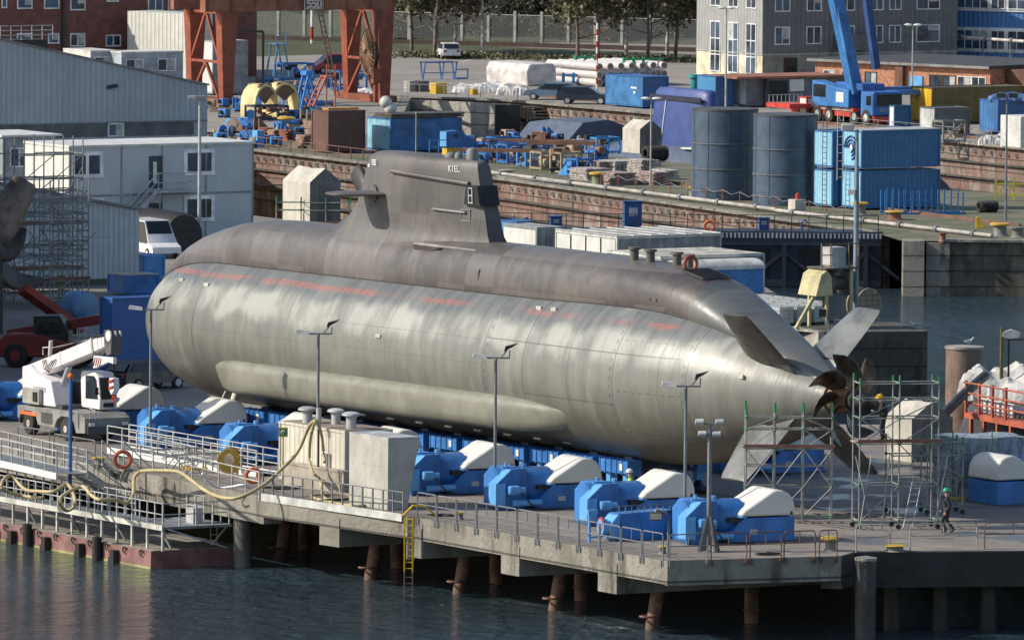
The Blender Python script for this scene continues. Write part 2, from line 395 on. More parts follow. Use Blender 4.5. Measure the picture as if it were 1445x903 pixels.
# slab underside keeps the light out
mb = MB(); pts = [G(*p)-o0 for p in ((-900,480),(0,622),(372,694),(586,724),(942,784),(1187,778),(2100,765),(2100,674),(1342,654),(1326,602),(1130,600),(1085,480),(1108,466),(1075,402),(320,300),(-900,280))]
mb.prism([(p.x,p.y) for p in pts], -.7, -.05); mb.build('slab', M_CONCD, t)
# right lower edge: dark steel quay
seg([G(1187,784),G(1206,779)], -1.4, -.02, 'edge_beam', M_CONCD); 
seg([G(1206,779),G(2100,772)], -1.5, -.02, 'edge_beam', mat('dark_edge', (.02,.021,.021)))
for px_ in (1262,1330,1398,1466):
    mb = MB(); p = G(px_,777)-o0; mb.tube((p.x,p.y+1.6,-6),(p.x,p.y+1.6,-.9),.38,14); mb.build('pile', mat('dark_edge2', (.03,.03,.029)), t, smooth=40)
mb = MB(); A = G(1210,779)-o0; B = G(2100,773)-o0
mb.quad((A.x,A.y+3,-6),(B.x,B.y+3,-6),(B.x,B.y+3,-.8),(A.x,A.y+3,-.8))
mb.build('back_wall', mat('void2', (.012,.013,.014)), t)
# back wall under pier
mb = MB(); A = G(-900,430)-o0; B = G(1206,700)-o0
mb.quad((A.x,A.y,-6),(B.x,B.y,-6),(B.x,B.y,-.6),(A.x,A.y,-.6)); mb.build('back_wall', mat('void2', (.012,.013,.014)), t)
M_PILE = mat('rusty_pile', (.20,.105,.075), .75, var=.4, grime=.7, rust=.5)
def waterG(px, py): return G(px, py, -3.5)
for k, (px, py, lean) in enumerate([(388,790,.5),(513,818,.6),(638,838,.6),(773,862,.6),(910,888,.6),(700,822,.0),(820,846,.0),(560,800,0),(1060,878,0),(430,775,0)]):
    p = waterG(px, py); mb = MB()
    mb.tube((0,0,-2.0),(lean*1.25,lean*1.4,3.45-.6),.30,14); mb.torus((lean*.2,lean*.2,.55),.33,.05,'z',14,5)
    o = mb.build('pile', M_PILE, smooth=40)
    o.location = p - o0; o.parent = t
# big steel tube piles
def big_pile(px, ptop, r, label, zt=.0, m=None, hat=True, basez=-5):
    p = G(px, ptop, zt); th_ = thing('mooring_pile', label, 'pile', (p.x, p.y, -3.5))
    mb = MB(); mb.lathe([(r,-2),(r,3.5+zt-.1)], 24); mb.build('shaft', m or mat('steel_pile', (.10,.095,.09), .6, rust=.25), th_, smooth=40)
    mb = MB(); mb.lathe([(r*1.06,3.5+zt-.1),(r*1.06,3.5+zt+.02),(.02,3.5+zt+.1)], 24); mb.build('cap', mat('pile_cap_m', (.30,.27,.24)), th_, smooth=40)
big_pile(1222, 787, .44, 'dark round steel pile at the notch of the pier edge', -.1, mat('dark_pile', (.055,.052,.05), .6))
big_pile(343, 692, .42, 'grey round steel guide pile between pontoon and pier', -.05, mat('grey_pile', (.13,.12,.11), .6))
big_pile(1361, 489, .95, 'tall rusty round pile standing in the basin with a gull on top', 2.6, mat('brown_pile', (.21,.14,.10), .65, rust=.5, grime=.6))
# ------------------------------------------------------------------ the submarine
HA = 5.3
NOSE = G(236, 446, HA); TAIL = G(1187, 563, HA)
axis = (TAIL - NOSE); axis.z = 0; SL = axis.length; SYAW = math.atan2(axis.y, axis.x)
sub = thing('submarine', 'long grey submarine in dry berth, dark upper casing and sail marked KIEL', 'submarine', (NOSE.x, NOSE.y, 0), SYAW)
def lerp_tab(tab, x):
    if x <= tab[0][0]: return tab[0][1]
    for (a, b), (c, d) in zip(tab[:-1], tab[1:]):
        if x <= c: return b + (d-b)*(x-a)/(c-a)
    return tab[-1][1]
K = SL / 59.5
def smooth_tab(tab, x, w=.8):
    return sum(lerp_tab(tab, x+d*w) for d in (-1,-.5,0,.5,1))/5
RT = [(38,3.7),(42,3.80),(46,3.82),(48,3.74),(50,3.5),(52,3.15),(54,2.62),(56,1.95),(57.5,1.36),(58.5,.92),(59.2,.62)]
def Rad(u):
    if u < 9: return 3.7*math.sqrt(max(0, 1-((9-u)/9)**2.15))
    return smooth_tab([(0,3.7)]+RT, u, .6)
us = [0.004,.05,.15,.3,.55,.9,1.4,2,2.8,3.7,4.8,6,7.2,8.4,9.5,11]+[11+1.5*k for k in range(1,18)]+[37.5,39,40.5,42,43.5,45,46.2,47.4,48.6,49.8,51,52,53,54,55,56,57,57.8,58.5,59.1]
mh = NT('hull_paint')
X = mh.xyz(); zc = mh.math('SUBTRACT', X[2], HA)
st1 = mh.noise(1.0, (1.6,.25,.25), detail=6, rough=.6, lo=.3, hi=.7)
st2 = mh.noise(1.0, (.35,.3,.55), detail=5, rough=.6, lo=.35, hi=.65)
wob = mh.math('MULTIPLY', mh.math('SUBTRACT', mh.noise(.45, (1,.5,.5), detail=7, lo=.2, hi=.8), .5), .9)
c = mh.mix(st1, (.178,.176,.155), (.232,.230,.203))
c = mh.mix(mh.math('MULTIPLY', st2, .4), c, (.125,.13,.118))
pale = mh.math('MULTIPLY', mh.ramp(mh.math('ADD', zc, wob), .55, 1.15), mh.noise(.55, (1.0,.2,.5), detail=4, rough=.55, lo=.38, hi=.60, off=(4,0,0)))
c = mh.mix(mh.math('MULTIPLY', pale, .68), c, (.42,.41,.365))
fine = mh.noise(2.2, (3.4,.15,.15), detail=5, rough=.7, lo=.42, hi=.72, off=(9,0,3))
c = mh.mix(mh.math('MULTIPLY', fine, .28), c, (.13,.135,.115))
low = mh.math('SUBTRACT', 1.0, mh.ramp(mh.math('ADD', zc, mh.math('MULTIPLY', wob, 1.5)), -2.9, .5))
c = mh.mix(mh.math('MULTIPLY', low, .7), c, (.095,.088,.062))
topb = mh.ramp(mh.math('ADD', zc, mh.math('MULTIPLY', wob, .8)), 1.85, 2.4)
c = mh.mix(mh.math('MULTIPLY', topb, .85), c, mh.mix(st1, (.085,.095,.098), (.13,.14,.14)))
# worn red boot line
band = mh.math('LESS_THAN', mh.math('ABSOLUTE', mh.math('SUBTRACT', mh.math('ADD', zc, mh.math('MULTIPLY', wob, .12)), 2.62)), .12)
band2 = mh.math('LESS_THAN', mh.math('ABSOLUTE', mh.math('SUBTRACT', zc, 2.6)), .24)
redn = mh.math('MULTIPLY', mh.noise(1.0, (.28,.3,.4), detail=3, rough=.5, lo=.36, hi=.50, off=(2,1,0)), mh.noise(3.2, (1.2,.5,3.0), detail=9, rough=.8, lo=.44, hi=.56, off=(2,1,0)))
xr = mh.math('MULTIPLY', mh.math('GREATER_THAN', X[0], 2.0), mh.math('LESS_THAN', X[0], 47))
red = mh.math('MULTIPLY', mh.math('MULTIPLY', redn, xr), mh.math('MAXIMUM', band, mh.math('MULTIPLY', band2, mh.noise(3, detail=5, lo=.6, hi=.66))))
c = mh.mix(mh.math('MULTIPLY', red, .60), c, (.48,.105,.06))
patch = mh.noise(.6, (1,1,.5), detail=3, rough=.4, lo=.67, hi=.68, off=(7,3,1))
c = mh.mix(mh.math('MULTIPLY', patch, .10), c, (.48,.47,.40))
def vline(u, w=.035, zlo=-9, zhi=9, amt=.6):
    global c
    g = mh.math('LESS_THAN', mh.math('ABSOLUTE', mh.math('SUBTRACT', X[0], u)), w)
    g = mh.math('MULTIPLY', g, mh.math('MULTIPLY', mh.math('GREATER_THAN', zc, zlo), mh.math('LESS_THAN', zc, zhi)))
    if amt < .5: pass
    c = mh.mix(mh.math('MULTIPLY', g, amt), c, (.05,.05,.04))
def hline(z, w, x0, x1, amt=.6, dots=False):
    global c
    g = mh.math('LESS_THAN', mh.math('ABSOLUTE', mh.math('SUBTRACT', zc, z)), w)
    g = mh.math('MULTIPLY', g, mh.math('MULTIPLY', mh.math('GREATER_THAN', X[0], x0), mh.math('LESS_THAN', X[0], x1)))
    if dots: g = mh.math('MULTIPLY', g, mh.math('GREATER_THAN', mh.math('PINGPONG', mh.math('MULTIPLY', X[0], 4), 1), .45))
    c = mh.mix(mh.math('MULTIPLY', g, amt), c, (.05,.05,.04))
for u in (8.2, 33.2, 36.5, 43.8, 48.6): vline(u)
for u in (16.5, 25.1, 40.2, 46.9): vline(u, .03, -9, 9, .4)
hline(1.3,.03,33.2,48); hline(-.35,.03,43.8,48.6,.5,True); hline(1.9,.025,43.8,48.6,.4,True); hline(-2.2,.03,43.8,48.6,.5,True); hline(-1.0,.03,36.5,43.8,.5)
hline(1.2,.02,20,33,.3); hline(.1,.02,8,33,.22)
# rivet dots round the removable ring
for u in (43.6, 48.4, 33.4):
    g = mh.math('LESS_THAN', mh.math('ABSOLUTE', mh.math('SUBTRACT', X[0], u)), .07)
    g = mh.math('MULTIPLY', g, mh.math('GREATER_THAN', mh.math('PINGPONG', mh.math('MULTIPLY', zc, 5), 1), .55))
    c = mh.mix(mh.math('MULTIPLY', g, .42), c, (.05,.05,.04))
mh.bump(mh.noise(.9, (1.4,.4,.4), detail=3, lo=.2, hi=.8), .35, .045)
M_HULL = mh.out(c, mh.math('ADD', mh.math('MULTIPLY', st1, .14), .36)); mh.b.inputs['Metallic'].default_value = .0
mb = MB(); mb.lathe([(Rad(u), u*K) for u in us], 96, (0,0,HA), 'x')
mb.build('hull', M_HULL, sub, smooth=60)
# casing
def casing_mat(name, a, b, sheen=.5):
    n = NT(name); x = n.xyz()
    q = n.noise(.16, (1,.4,.4), detail=2, rough=.3, lo=.42, hi=.56)
    c = n.mix(q, a, b)
    c = n.mix(n.math('MULTIPLY', n.noise(2.6, (1,1,1), detail=9, rough=.8, lo=.56, hi=.72, off=(1,2,3)), .45), c, tuple(v*1.9 for v in b))
    c = n.mix(n.math('MULTIPLY', n.noise(.9, (1.2,.5,.4), detail=7, rough=.7, lo=.45, hi=.75), .6), c, tuple(v*1.55 for v in b))
    c = n.mix(n.math('MULTIPLY', n.noise(1.2, (2.0,.4,.3), detail=6, lo=.55, hi=.8, off=(5,5,5)), .5), c, tuple(v*.6 for v in a))
    for u in (5.0, 16.2, 20.6, 28.2, 33.0, 37.2, 41.5, 46.2):
        g = n.math('LESS_THAN', n.math('ABSOLUTE', n.math('SUBTRACT', n.math('ADD', x[0], n.math('MULTIPLY', x[2], .05)), u)), .04)
        c = n.mix(n.math('MULTIPLY', g, .35), c, (.22,.20,.19))
    # plates of slightly different age
    pl = n.t.nodes.new('ShaderNodeTexWhiteNoise'); pl.noise_dimensions = '1D'
    n.lk(n.math('FLOOR', n.math('DIVIDE', x[0], 4.3)), pl.inputs['W'])
    c = n.mix(n.math('MULTIPLY', pl.outputs[0], .55), c, tuple(v*.62 for v in a))
    aft = n.ramp(x[0], 36, 43)
    if name == 'casing_paint': c = n.mix(n.math('MULTIPLY', aft, .55), c, (.050,.038,.036))
    w2 = n.t.nodes.new('ShaderNodeTexWhiteNoise'); w2.noise_dimensions = '2D'; cm = n.t.nodes.new('ShaderNodeCombineXYZ')
    n.lk(n.math('FLOOR', n.math('DIVIDE', n.math('ADD', x[0], .7), 2.3)), cm.inputs[0]); n.lk(n.math('FLOOR', n.math('DIVIDE', x[2], 1.45)), cm.inputs[1]); n.t.links.new(cm.outputs[0], w2.inputs['Vector'])
    c = n.mix(n.math('MULTIPLY', n.math('GREATER_THAN', w2.outputs[0], .55), .30), c, tuple(v*1.45 for v in b))
    c = n.mix(n.math('MULTIPLY', n.noise(.5, (1,.8,.8), detail=5, rough=.6, lo=.5, hi=.66, off=(8,1,2)), .35), c, (.17,.14,.12))
    n.bump(n.noise(.7, (1,.6,.6), detail=4, lo=.2, hi=.8), .3, .05)
    return n.out(c, n.math('ADD', n.math('MULTIPLY', n.noise(1.5, detail=5), .16), sheen))
M_CASE = casing_mat('casing_paint', (.092,.081,.077), (.142,.128,.121), .36)
ZD = [(0,.2),(.8,1.6),(2.3,2.85),(4.0,3.8),(5.8,4.45),(8.6,5.05),(11,5.3),(14,5.32),(30,5.3),(38,5.28),(44,5.2),(47.5,5.0),(49.8,4.62),(51.2,4.05),(52.8,3.35),(56,2.1),(58.9,.85)]
def case_ring(u, n=20):
    Rr = Rad(u); th = 31; ws = Rr*math.sin(R_(th)); zs = Rr*math.cos(R_(th)); zd = max(smooth_tab(ZD, u, .7), Rr+.02)
    pts = [(u*K, -ws*.8, HA+zs*.7)]
    wb = ws + .12
    for k in range(n+1):
        a = math.pi*(1-k/n); ca, sa = math.cos(a), math.sin(a)
        ex = 2/2.7
        y = wb*math.copysign(abs(ca)**ex, ca); z = zs-.12 + (zd-zs+.12)*abs(sa)**ex
        pts.append((u*K, y, HA+z))
    pts.append((u*K, ws*.8, HA+zs*.7)); return pts
cu = [.9,1.5,2.3,3.2,4.3,5.5,7,8.6,10.5,13,17,21,25,29,33,37,40,42.5,44.5,46,47.3,48.4,49.2,49.9]
mb = MB(); mb.loft([case_ring(u) for u in cu]); mb.build('casing', M_CASE, sub, smooth=50)
M_TAIL = casing_mat('tail_paint', (.080,.088,.088), (.115,.122,.118), .36)
mb = MB(); mb.loft([case_ring(u) for u in [49.9,50.5,51.2,52,53,54,55,56,57,58,58.8]]); mb.build('tail_fairing', M_TAIL, sub, smooth=50)
# seam shadow line strip along the casing foot + white bowline
for s_ in (-1, 1):
    mb = MB(); pts = []
    for u in cu:
        Rr = Rad(u)+.02; pts.append((u*K, s_*(Rr*math.sin(R_(31.5))+.05), HA+Rr*math.cos(R_(31.5))-.03))
    mb.path(pts, .045, 5); mb.build('casing_seam', mat('seam_black', (.012,.012,.012)), sub)
mb = MB(); pts = [(u*K, -(Rad(u)*math.sin(R_(27))+.15), HA+(zs_:=Rad(u)*math.cos(R_(27)))+.12) for u in (3.2,4.3,5.5,6.8,8.2,10)]
mb.path(pts, .025, 5); mb.build('wire', mat('wire_pale', (.45,.43,.40)), sub)
# side tank
def fair_ring(u, s, sgn):
    b = .12 + .88*s
    zc_ = -1.95; P = [(3.0,-1.25),(3.46,-1.22),(3.78,-1.42),(3.84,-1.7),(3.80,-2.3),(3.70,-2.62),(3.42,-2.80),(2.9,-2.85),(2.2,-2.85),(2.2,-2.0)]
    out = []
    for y, z in P:
        hy = math.sqrt(max(.01, 3.7**2 - z*z)); yy = min(y, 99)
        inner = hy - .25
        out.append((u*K, sgn*(inner + (yy-inner)*s if y > 2.3 else y), HA + zc_ + (z-zc_)*(.25+.75*s)))
    return out
for sgn in (-1, 1):
    mb = MB(); st_ = []
    for u in [10.4,10.55,10.9,11.5,12.5,14]+[16+2*k for k in range(11)]+[37.5,39,40.2,41.2,42,42.8,43.3]:
        s = 1.0
        if u < 12.5: s = math.sqrt(max(0, 1-((12.5-u)/2.15)**2))
        if u > 37: s = max(0.0, 1-((u-37)/6.4)**1.9)
        st_.append(fair_ring(u, s, sgn))
    mb.loft(st_); mb.build('side_tank', M_HULL if False else mat('tank_paint', (.225,.218,.175), .42, var=.12, scale=.5, grime=.4), sub, smooth=50)
# sail
SZ = [(3.9, 14.6, 32.6, 1.95), (4.3, 15.4, 31.6, 1.75), (4.9, 15.6, 31.2, 1.58), (5.25, 16.1, 30.8, 1.36), (5.5, 16.9, 30.6, 1.22), (5.9, 17.8, 30.45, 1.16), (6.5, 18.5, 30.25, 1.12), (7.1, 18.85, 30.0, 1.09), (7.8, 19.15, 29.75, 1.05), (8.4, 19.4, 29.55, 1.0), (8.75, 19.65, 29.45, 0.93), (8.98, 20.1, 29.35, 0.78), (9.06, 20.7, 29.2, 0.55)]
def sail_ring(z, a, b, wd, n=26):
    pts = []
    L = b-a; tw = .38
    for side in (-1, 1):
        rng = range(n+1) if side < 0 else range(n-1, 0, -1)
        for k in rng:
            t_ = (1-math.cos(math.pi*k/n))/2
            if t_ < .28: hw = math.sqrt(max(0, 1-((.28-t_)/.28)**2))
            else: hw = 1-(1-tw)*((t_-.28)/.72)**1.8
            zz = z - (0.16*max(0, t_-.35) if z > 8.7 else 0)
            pts.append(((a+L*t_)*K, side*hw*wd, HA+zz))
    return pts
M_SAIL = casing_mat('sail_paint', (.076,.068,.066), (.100,.091,.087), .46)
mb = MB(); mb.loft([sail_ring(*r) for r in SZ]); sail = mb.build('sail', M_SAIL, sub, smooth=55)
def sail_y(u, z):
    for (z0,a0,b0,w0),(z1,a1,b1,w1) in zip(SZ[:-1],SZ[1:]):
        if z0 <= z <= z1:
            q = (z-z0)/(z1-z0); a = a0+(a1-a0)*q; b = b0+(b1-b0)*q; wd = w0+(w1-w0)*q; t_ = (u-a)/(b-a)
            hw = math.sqrt(max(0, 1-((.28-t_)/.28)**2)) if t_ < .28 else 1-.62*((t_-.28)/.72)**1.8
            return -hw*wd
    return -1
mb = MB(); mb.path([((22.9+i*.68)*K, sail_y(22.9+i*.68, 8.05-.02*i)-.06, HA+8.22-.035*i) for i in range(10)], .11, 8); mb.build('rubbing_strake', M_CASE, sail, smooth=50)
mb = MB(); mb.path([((26.4+i*.5)*K, sail_y(26.4+i*.5, 6.6)-.07, HA+6.62-.01*i) for i in range(6)], .06, 8); mb.build('hand_rail', mat('rail_pale', (.22,.21,.21)), sail)
# lettering, badge
mb = MB(); p = Vector((27.4*K, sail_y(27.6, 8.5)-.05, HA+8.42)); q = Vector((28.6*K, sail_y(28.7, 8.45)-.05, HA+8.42))
text_strokes(mb, 'KIEL', p, q-p, (0,0,1), .25, .2); mb.build('name_lettering', mat('white_letters', (.75,.75,.73), grime=.1), sail, fix=False)
mb = MB(); p = Vector((20.9*K, sail_y(20.9, 8.4)-.06, HA+8.42)); q = Vector((21.4*K, sail_y(21.4, 8.4)-.06, HA+8.42))
text_strokes(mb, 'U35'.replace('3','0') if False else '035'.replace('3','S') , p, q-p, (0,0,1), .22, .2, 1.0); mb.build('number_lettering', mat('white_letters', (.75,.75,.73)), sail, fix=False)
mb = MB(); yy = sail_y(20.4, 8.3)-.05; mb.lathe([(.02,0),(.08,0),(.08,.02),(.02,.02)], 10, (20.42*K, yy, HA+8.35), 'y'); mb.build('emblem', mat('white_letters', (.75,.75,.73)), sail)
# aft recess with ladder
mb = MB(); u0 = 30.6
mb.prism([(29.0*K,HA+7.85),(30.0*K,HA+7.85),(30.25*K,HA+6.95),(28.85*K,HA+6.95)], -.72, .4, 'y'); mb.build('recess', mat('void', (.006,.007,.009)), sail)
mb = MB()
for dx in (.0, .32): mb.tube(((29.35+dx)*K,-.76,HA+7.0),((29.3+dx)*K,-.76,HA+7.75),.03,5)
for z_ in (7.05,7.38,7.72): mb.tube((29.35*K,-.76,HA+z_),(29.65*K,-.76,HA+z_),.03,5)
mb.build('ladder', mat('galv', (.42,.43,.44)), sail)
# panel outline on the sail, aft low
mb = MB()
for (x0,x1,z0,z1) in ((28.5,29.2,6.2,6.7),):
    y_ = lambda u: sail_y(u, 6.5)-.02
    for a, b in (((x0,z0),(x1,z0)),((x1,z0),(x1,z1)),((x1,z1),(x0,z1)),((x0,z1),(x0,z0))):
        mb.bar((a[0]*K, y_(a[0]), HA+a[1]), (b[0]*K, y_(b[0]), HA+b[1]), .04)
mb.build('hatch_outline', mat('rail_pale', (.22,.21,.21)), sail)
# rivet lines on the sail
mb = MB()
for u0, z0, z1 in ((19.75,5.9,8.4),(25.0,5.7,7.3),(25.9,5.8,6.9),(29.2,5.9,6.8),(29.9,5.6,6.6)):
    for k in range(int((z1-z0)/.16)):
        z_ = z0+k*.16; uu = u0 + (8-z_)*.06*(-1 if u0<24 else .2); mb.sphere((uu*K, sail_y(uu, z_)-.01, HA+z_), .03, n=6)
mb.build('rivets', mat('rail_pale', (.22,.21,.21)), sail)
# masts & wind screen on the sail top
for r_, h_, u_ in ((.28,9.5,28.4),(.2,9.25,27.2),(.3,9.2,26.5)):
    mb = MB(); mb.lathe([(r_,8.8),(r_,h_-.12),(r_*.7,h_),(.05,h_+.04)], 12, (u_*K,0,HA)); mb.build('mast_head', mat('mast_grey', (.16,.16,.16)), sail, smooth=40)
mb = MB(); mb.tube((23.2*K,.1,HA+8.9),(23.2*K,.1,HA+10.9),.03,6); mb.sphere((23.2*K,.1,HA+10.9),.05); mb.build('antenna', mat('rope_tan', (.42,.36,.26)), sail)
# bow planes on the sail
def foil(mb, A, B, ca, cb, th, up=Vector((0,0,1)), fw=Vector((1,0,0)), n=8):
    "tapered foil from root A to tip B, chord runs along fw"
    rings = []
    A = Vector(A); B = Vector(B)
    for s in (0,.25,.5,.75,.93,1.0):
        P = A.lerp(B, s); ch = ca+(cb-ca)*s; e = 1 if s < .9 else (.8 if s < 1 else .35); rg = []
        for k in range(16):
            a = 2*math.pi*k/16; xx = math.cos(a)*ch/2*(.5+.5*e if s>.9 else 1); zz = math.sin(a)*th/2*e*(.55+.45*math.cos(a/2)**2 if False else 1)
            rg.append(P + fw*xx + up*zz)
        rings.append(rg)
    return mb.loft(rings)
mb = MB(); foil(mb, (21.2*K,-.8,HA+7.1), (21.0*K,-3.3,HA+7.1), 2.5, 1.5, .26); mb.build('bow_plane', M_SAIL, sail, smooth=60)
mb = MB(); foil(mb, (18.9*K,.35,HA+6.3), (16.6*K,.75,HA+7.95), .9, 1.1, .5, up=Vector((0,1,0)), fw=Vector((.8,0,.6))); mb.build('bow_plane', mat('plane_dark', (.035,.03,.03)), sail, smooth=60)  # unidentified dark leaf shape ahead of the sail, added as a far plane
mb = MB(); mb.tube((21.3*K,-.7,HA+7.1),(21.3*K,-1.18,HA+7.1),.42,16); mb.build('plane_boss', M_SAIL, sail, smooth=40)
# sponson ridge at the sail foot, its highlight put into a paler colour
mb = MB(); mb.path([(u_*K, -1.47+.02*(u_-25.7), HA+4.98-.006*(u_-25.7)) for u_ in (25.7,26.2,27,28,29,30,31)], .10, 8, .05); mb.build('foot_highlight', mat('ridge_highlight', (.26,.24,.23), .4), sail, smooth=60)
mb = MB(); mb.prism([(25.75*K,HA+4.95),(28.2*K,HA+4.90),(26.9*K,HA+4.62),(26.0*K,HA+4.52)], -1.62, -1.3, 'y'); mb.build('intake', mat('brown_dark', (.05,.035,.03)), sail)
# deck fittings
def deckz(u): return HA + max(smooth_tab(ZD, u, .7), Rad(u)+.02)
for (u, y) in ((43.2,-.45),(44.4,-.35),(45.7,.25),(46.6,.3)):
    mb = MB(); z = deckz(u); mb.lathe([(.2,z-.3),(.2,z+.42),(.29,z+.44),(.29,z+.55),(.02,z+.57)], 12, (u*K,y,0)); mb.build('vent_head', mat('vent_brown', (.13,.115,.10)), sub, smooth=40)
mb = MB(); mb.torus((47.2*K,0,deckz(47.2)+.22),.33,.085,'x',16,8); mb.build('towing_eye', mat('red_lead', (.32,.07,.04)), sub, smooth=50)
mb = MB()
for a, b in ((47.6,49.4),):
    for y in (-.75,.75): mb.bar((a*K,y,deckz(a)+.03),(b*K,y,deckz(b)+.03),.07)
    for k in range(7): u = a+(b-a)*k/6; mb.bar((u*K,-.75,deckz(u)+.03),(u*K,.75,deckz(u)+.03),.07)
mb.build('deck_grating', mat('seam_grey', (.05,.045,.045)), sub)
for u in (47.0,47.5):
    mb = MB(); Rr = Rad(u); mb.sphere((u*K, -(Rr*math.sin(R_(31))+.02), HA+Rr*math.cos(R_(31))+.42), .13, (1,.7,1.1)); mb.build('flood_port', mat('void', (.006,.007,.009)), sub)
mb = MB(); mb.sphere((32.2*K,-1.95,HA+3.75),.24,(.35,.25,2.0),8); mb.build('vent_slot', mat('brown_dark', (.05,.035,.03)), sub)
for (u, th) in ((6.2,52),(9.0,55),(38.3,42),(39.6,42),(54.8,72),(26,78)):
    mb = MB(); Rr = Rad(u)+.02; mb.box((u-.22)*K,(u+.22)*K, -Rr*math.sin(R_(th))-.05, -Rr*math.sin(R_(th))+.1, HA+Rr*math.cos(R_(th))-.08, HA+Rr*math.cos(R_(th))+.10); mb.build('anode', mat('anode_pale', (.55,.53,.46)), sub, bevel=.03)
for k in range(9):
    mb = MB(); u = 19+k*2.6; Rr = 3.72; th = 150; mb.box((u-.3)*K,(u+.3)*K, -Rr*math.sin(R_(th)), -Rr*math.sin(R_(th))+.1, HA+Rr*math.cos(R_(th))-.06, HA+Rr*math.cos(R_(th))+.05)
    mb.build('anode', mat('anode_pale', (.55,.53,.46)), sub)
mb = MB(); mb.tube((9.8*K,-2.4,HA-2.9),(9.6*K,-2.7,HA-3.7),.05,6); mb.tube((10.6*K,-2.3,HA-3.0),(10.6*K,-2.4,HA-3.3),.18,10); mb.build('sensor', mat('anode_pale', (.55,.53,.46)), sub)
# X rudders
M_RUD = mat('rudder_paint', (.15,.155,.15), .4, var=.25, scale=.6, grime=.5)
for sy in (-1, 1):
    for sz in (1, -1):
        d = Vector((0, sy*.7071, sz*.7071)); nrm = Vector((0, -sy*sz*.7071, .7071))
        base = Vector((0,0,HA))
        def plate(mb, pts, th):
            A = [Vector((u*K,0,0))+base+d*r-nrm*th/2*(.3 if e else 1) for u, r, e in pts]; B = [Vector((u*K,0,0))+base+d*r+nrm*th/2*(.3 if e else 1) for u, r, e in pts]
            mb.loft([A, B])
        mb = MB(); plate(mb, [(53.3,1.7,1),(54.3,2.3,1),(57.3,2.0,1),(57.4,1.0,1),(55.4,1.0,0)], .34); mb.build('fixed_fin', mat('fin_pale', (.42,.42,.40), .5) if sy*sz > 0 and sz > 0 else M_RUD, sub)
        mb = MB()
        rings = []
        for r, a, b, e in ((2.06,54.3,57.5,1),(2.6,54.4,57.5,1),(3.8,54.8,57.45,1),(4.9,55.2,57.35,.9),(5.12,55.35,57.2,.4)):
            rg = []
            for k in range(14):
                q = 2*math.pi*k/14; xm = (a+b)/2; hx = (b-a)/2; xx = xm+hx*math.cos(q); t_ = (1-math.cos(q))/2
                rg.append(base+Vector((xx*K,0,0))+d*r+nrm*(.19*math.sin(q)*(1.15-.6*(1-t_) if math.cos(q)>0 else 1.1)*e))
            rings.append(rg)
        mb.loft(rings); mb.build('rudder', mat('rudder_shaded', (.06,.055,.048), .45) if (sy,sz)==(-1,1) else M_RUD, sub, smooth=40)  # upper left rudder: darker colour stands for its shadow side
# propeller
prop = MB(); prop.lathe([(.62,58.9*K),(.6,59.5*K),(.52,60.1*K),(.50,60.5*K)], 24, (0,0,HA), 'x')
M_BRONZE = mat('bronze', (.050,.038,.028), .4, var=.4, scale=1.2, metal=.2, grime=.5)
hub = prop.build('propeller_hub', mat('bronze_hub', (.22,.13,.07), .45, metal=.2), sub, smooth=40)
mb = MB(); mb.lathe([(.46,60.4*K),(.50,60.5*K),(.50,60.9*K),(.34,61.0*K),(.34,61.3*K),(.22,61.6*K),(.05,61.7*K)], 9, (0,0,HA), 'x'); mb.build('hub_cap', mat('cap_black', (.012,.012,.012), .6), sub, smooth=40)
for k in range(7):
    mb = MB(); a0 = 2*math.pi*k/7+.35; F_, Bk = [], []
    for i in range(11):
        q = i/10; r = .5+1.62*q; sk = a0 + (-.10*q+.78*q*q); ch = (.42+.75*math.sin(math.pi*min(1,q*.9+.08)))*(1 if q < .8 else max(.12, 1-((q-.8)/.2)**2*.88))
        pit = R_(62-40*q)
        row = []
        for j in range(5):
            s = (j/4-.5)*ch; an = sk + s*math.cos(pit)*-1/r; xx = 59.75*K + s*math.sin(pit)*.9 + .15*q
            row.append((xx, r*math.cos(an), HA+r*math.sin(an)))
        F_.append(row)
    vs = [p for row in F_ for p in row]; fs = [(i*5+j, i*5+j+1, (i+1)*5+j+1, (i+1)*5+j) for i in range(10) for j in range(4)]
    mb.add(vs, fs); o = mb.build('propeller_blade', M_BRONZE, hub, smooth=80)
    so_ = o.modifiers.new('solid', 'SOLIDIFY'); so_.thickness = .05; so_.offset = 0
SUBM = Matrix.Translation((NOSE.x, NOSE.y, 0)) @ Matrix.Rotation(SYAW, 4, 'Z')
def SW(u, y, z=0.0): return SUBM @ Vector((u*K, y, z))
# ------------------------------------------------------------------ things on the pier
RAILW = mat('rail_bright', (.42,.42,.39), .5, grime=.4)
AYAW = PHI - math.pi/2                        # local x = AD, local y = VD
BLUE = mat('winch_blue', (.040,.175,.47), .45, var=.15, scale=.8, grime=.35)
BLUEL = mat('winch_blue_light', (.12,.36,.70), .45, var=.1, grime=.3)  # paler winch blue, with the brightness of sunlit edges mixed in
HOOD = mat('hood_white', (.66,.64,.58), .4, var=.06, scale=.5, grime=.25, gcol=(.36,.33,.26))
BLACK = mat('black', (.018,.018,.018), .5)
GALV = mat('galv', (.33,.34,.35), .45)
STEELG = mat('steel_grey', (.17,.18,.19), .5, grime=.3)
RUSTR = mat('rust_rail', (.16,.085,.06), .7, rust=.5)
YEL = mat('yellow_paint', (.62,.40,.035), .5, rust=.1)
ORANGE = mat('lifebuoy_orange', (.62,.12,.035), .6, var=.2, scale=4)
ORANGE2 = mat('lifebuoy_faded', (.40,.09,.05), .7, var=.3, scale=4)
TAN = mat('hose_tan', (.47,.38,.20), .55, var=.1)
GREEN = mat('coupling_green', (.03,.22,.07), .5)
WHITE = mat('white_paint', (.70,.69,.66), .45, var=.06, grime=.25)
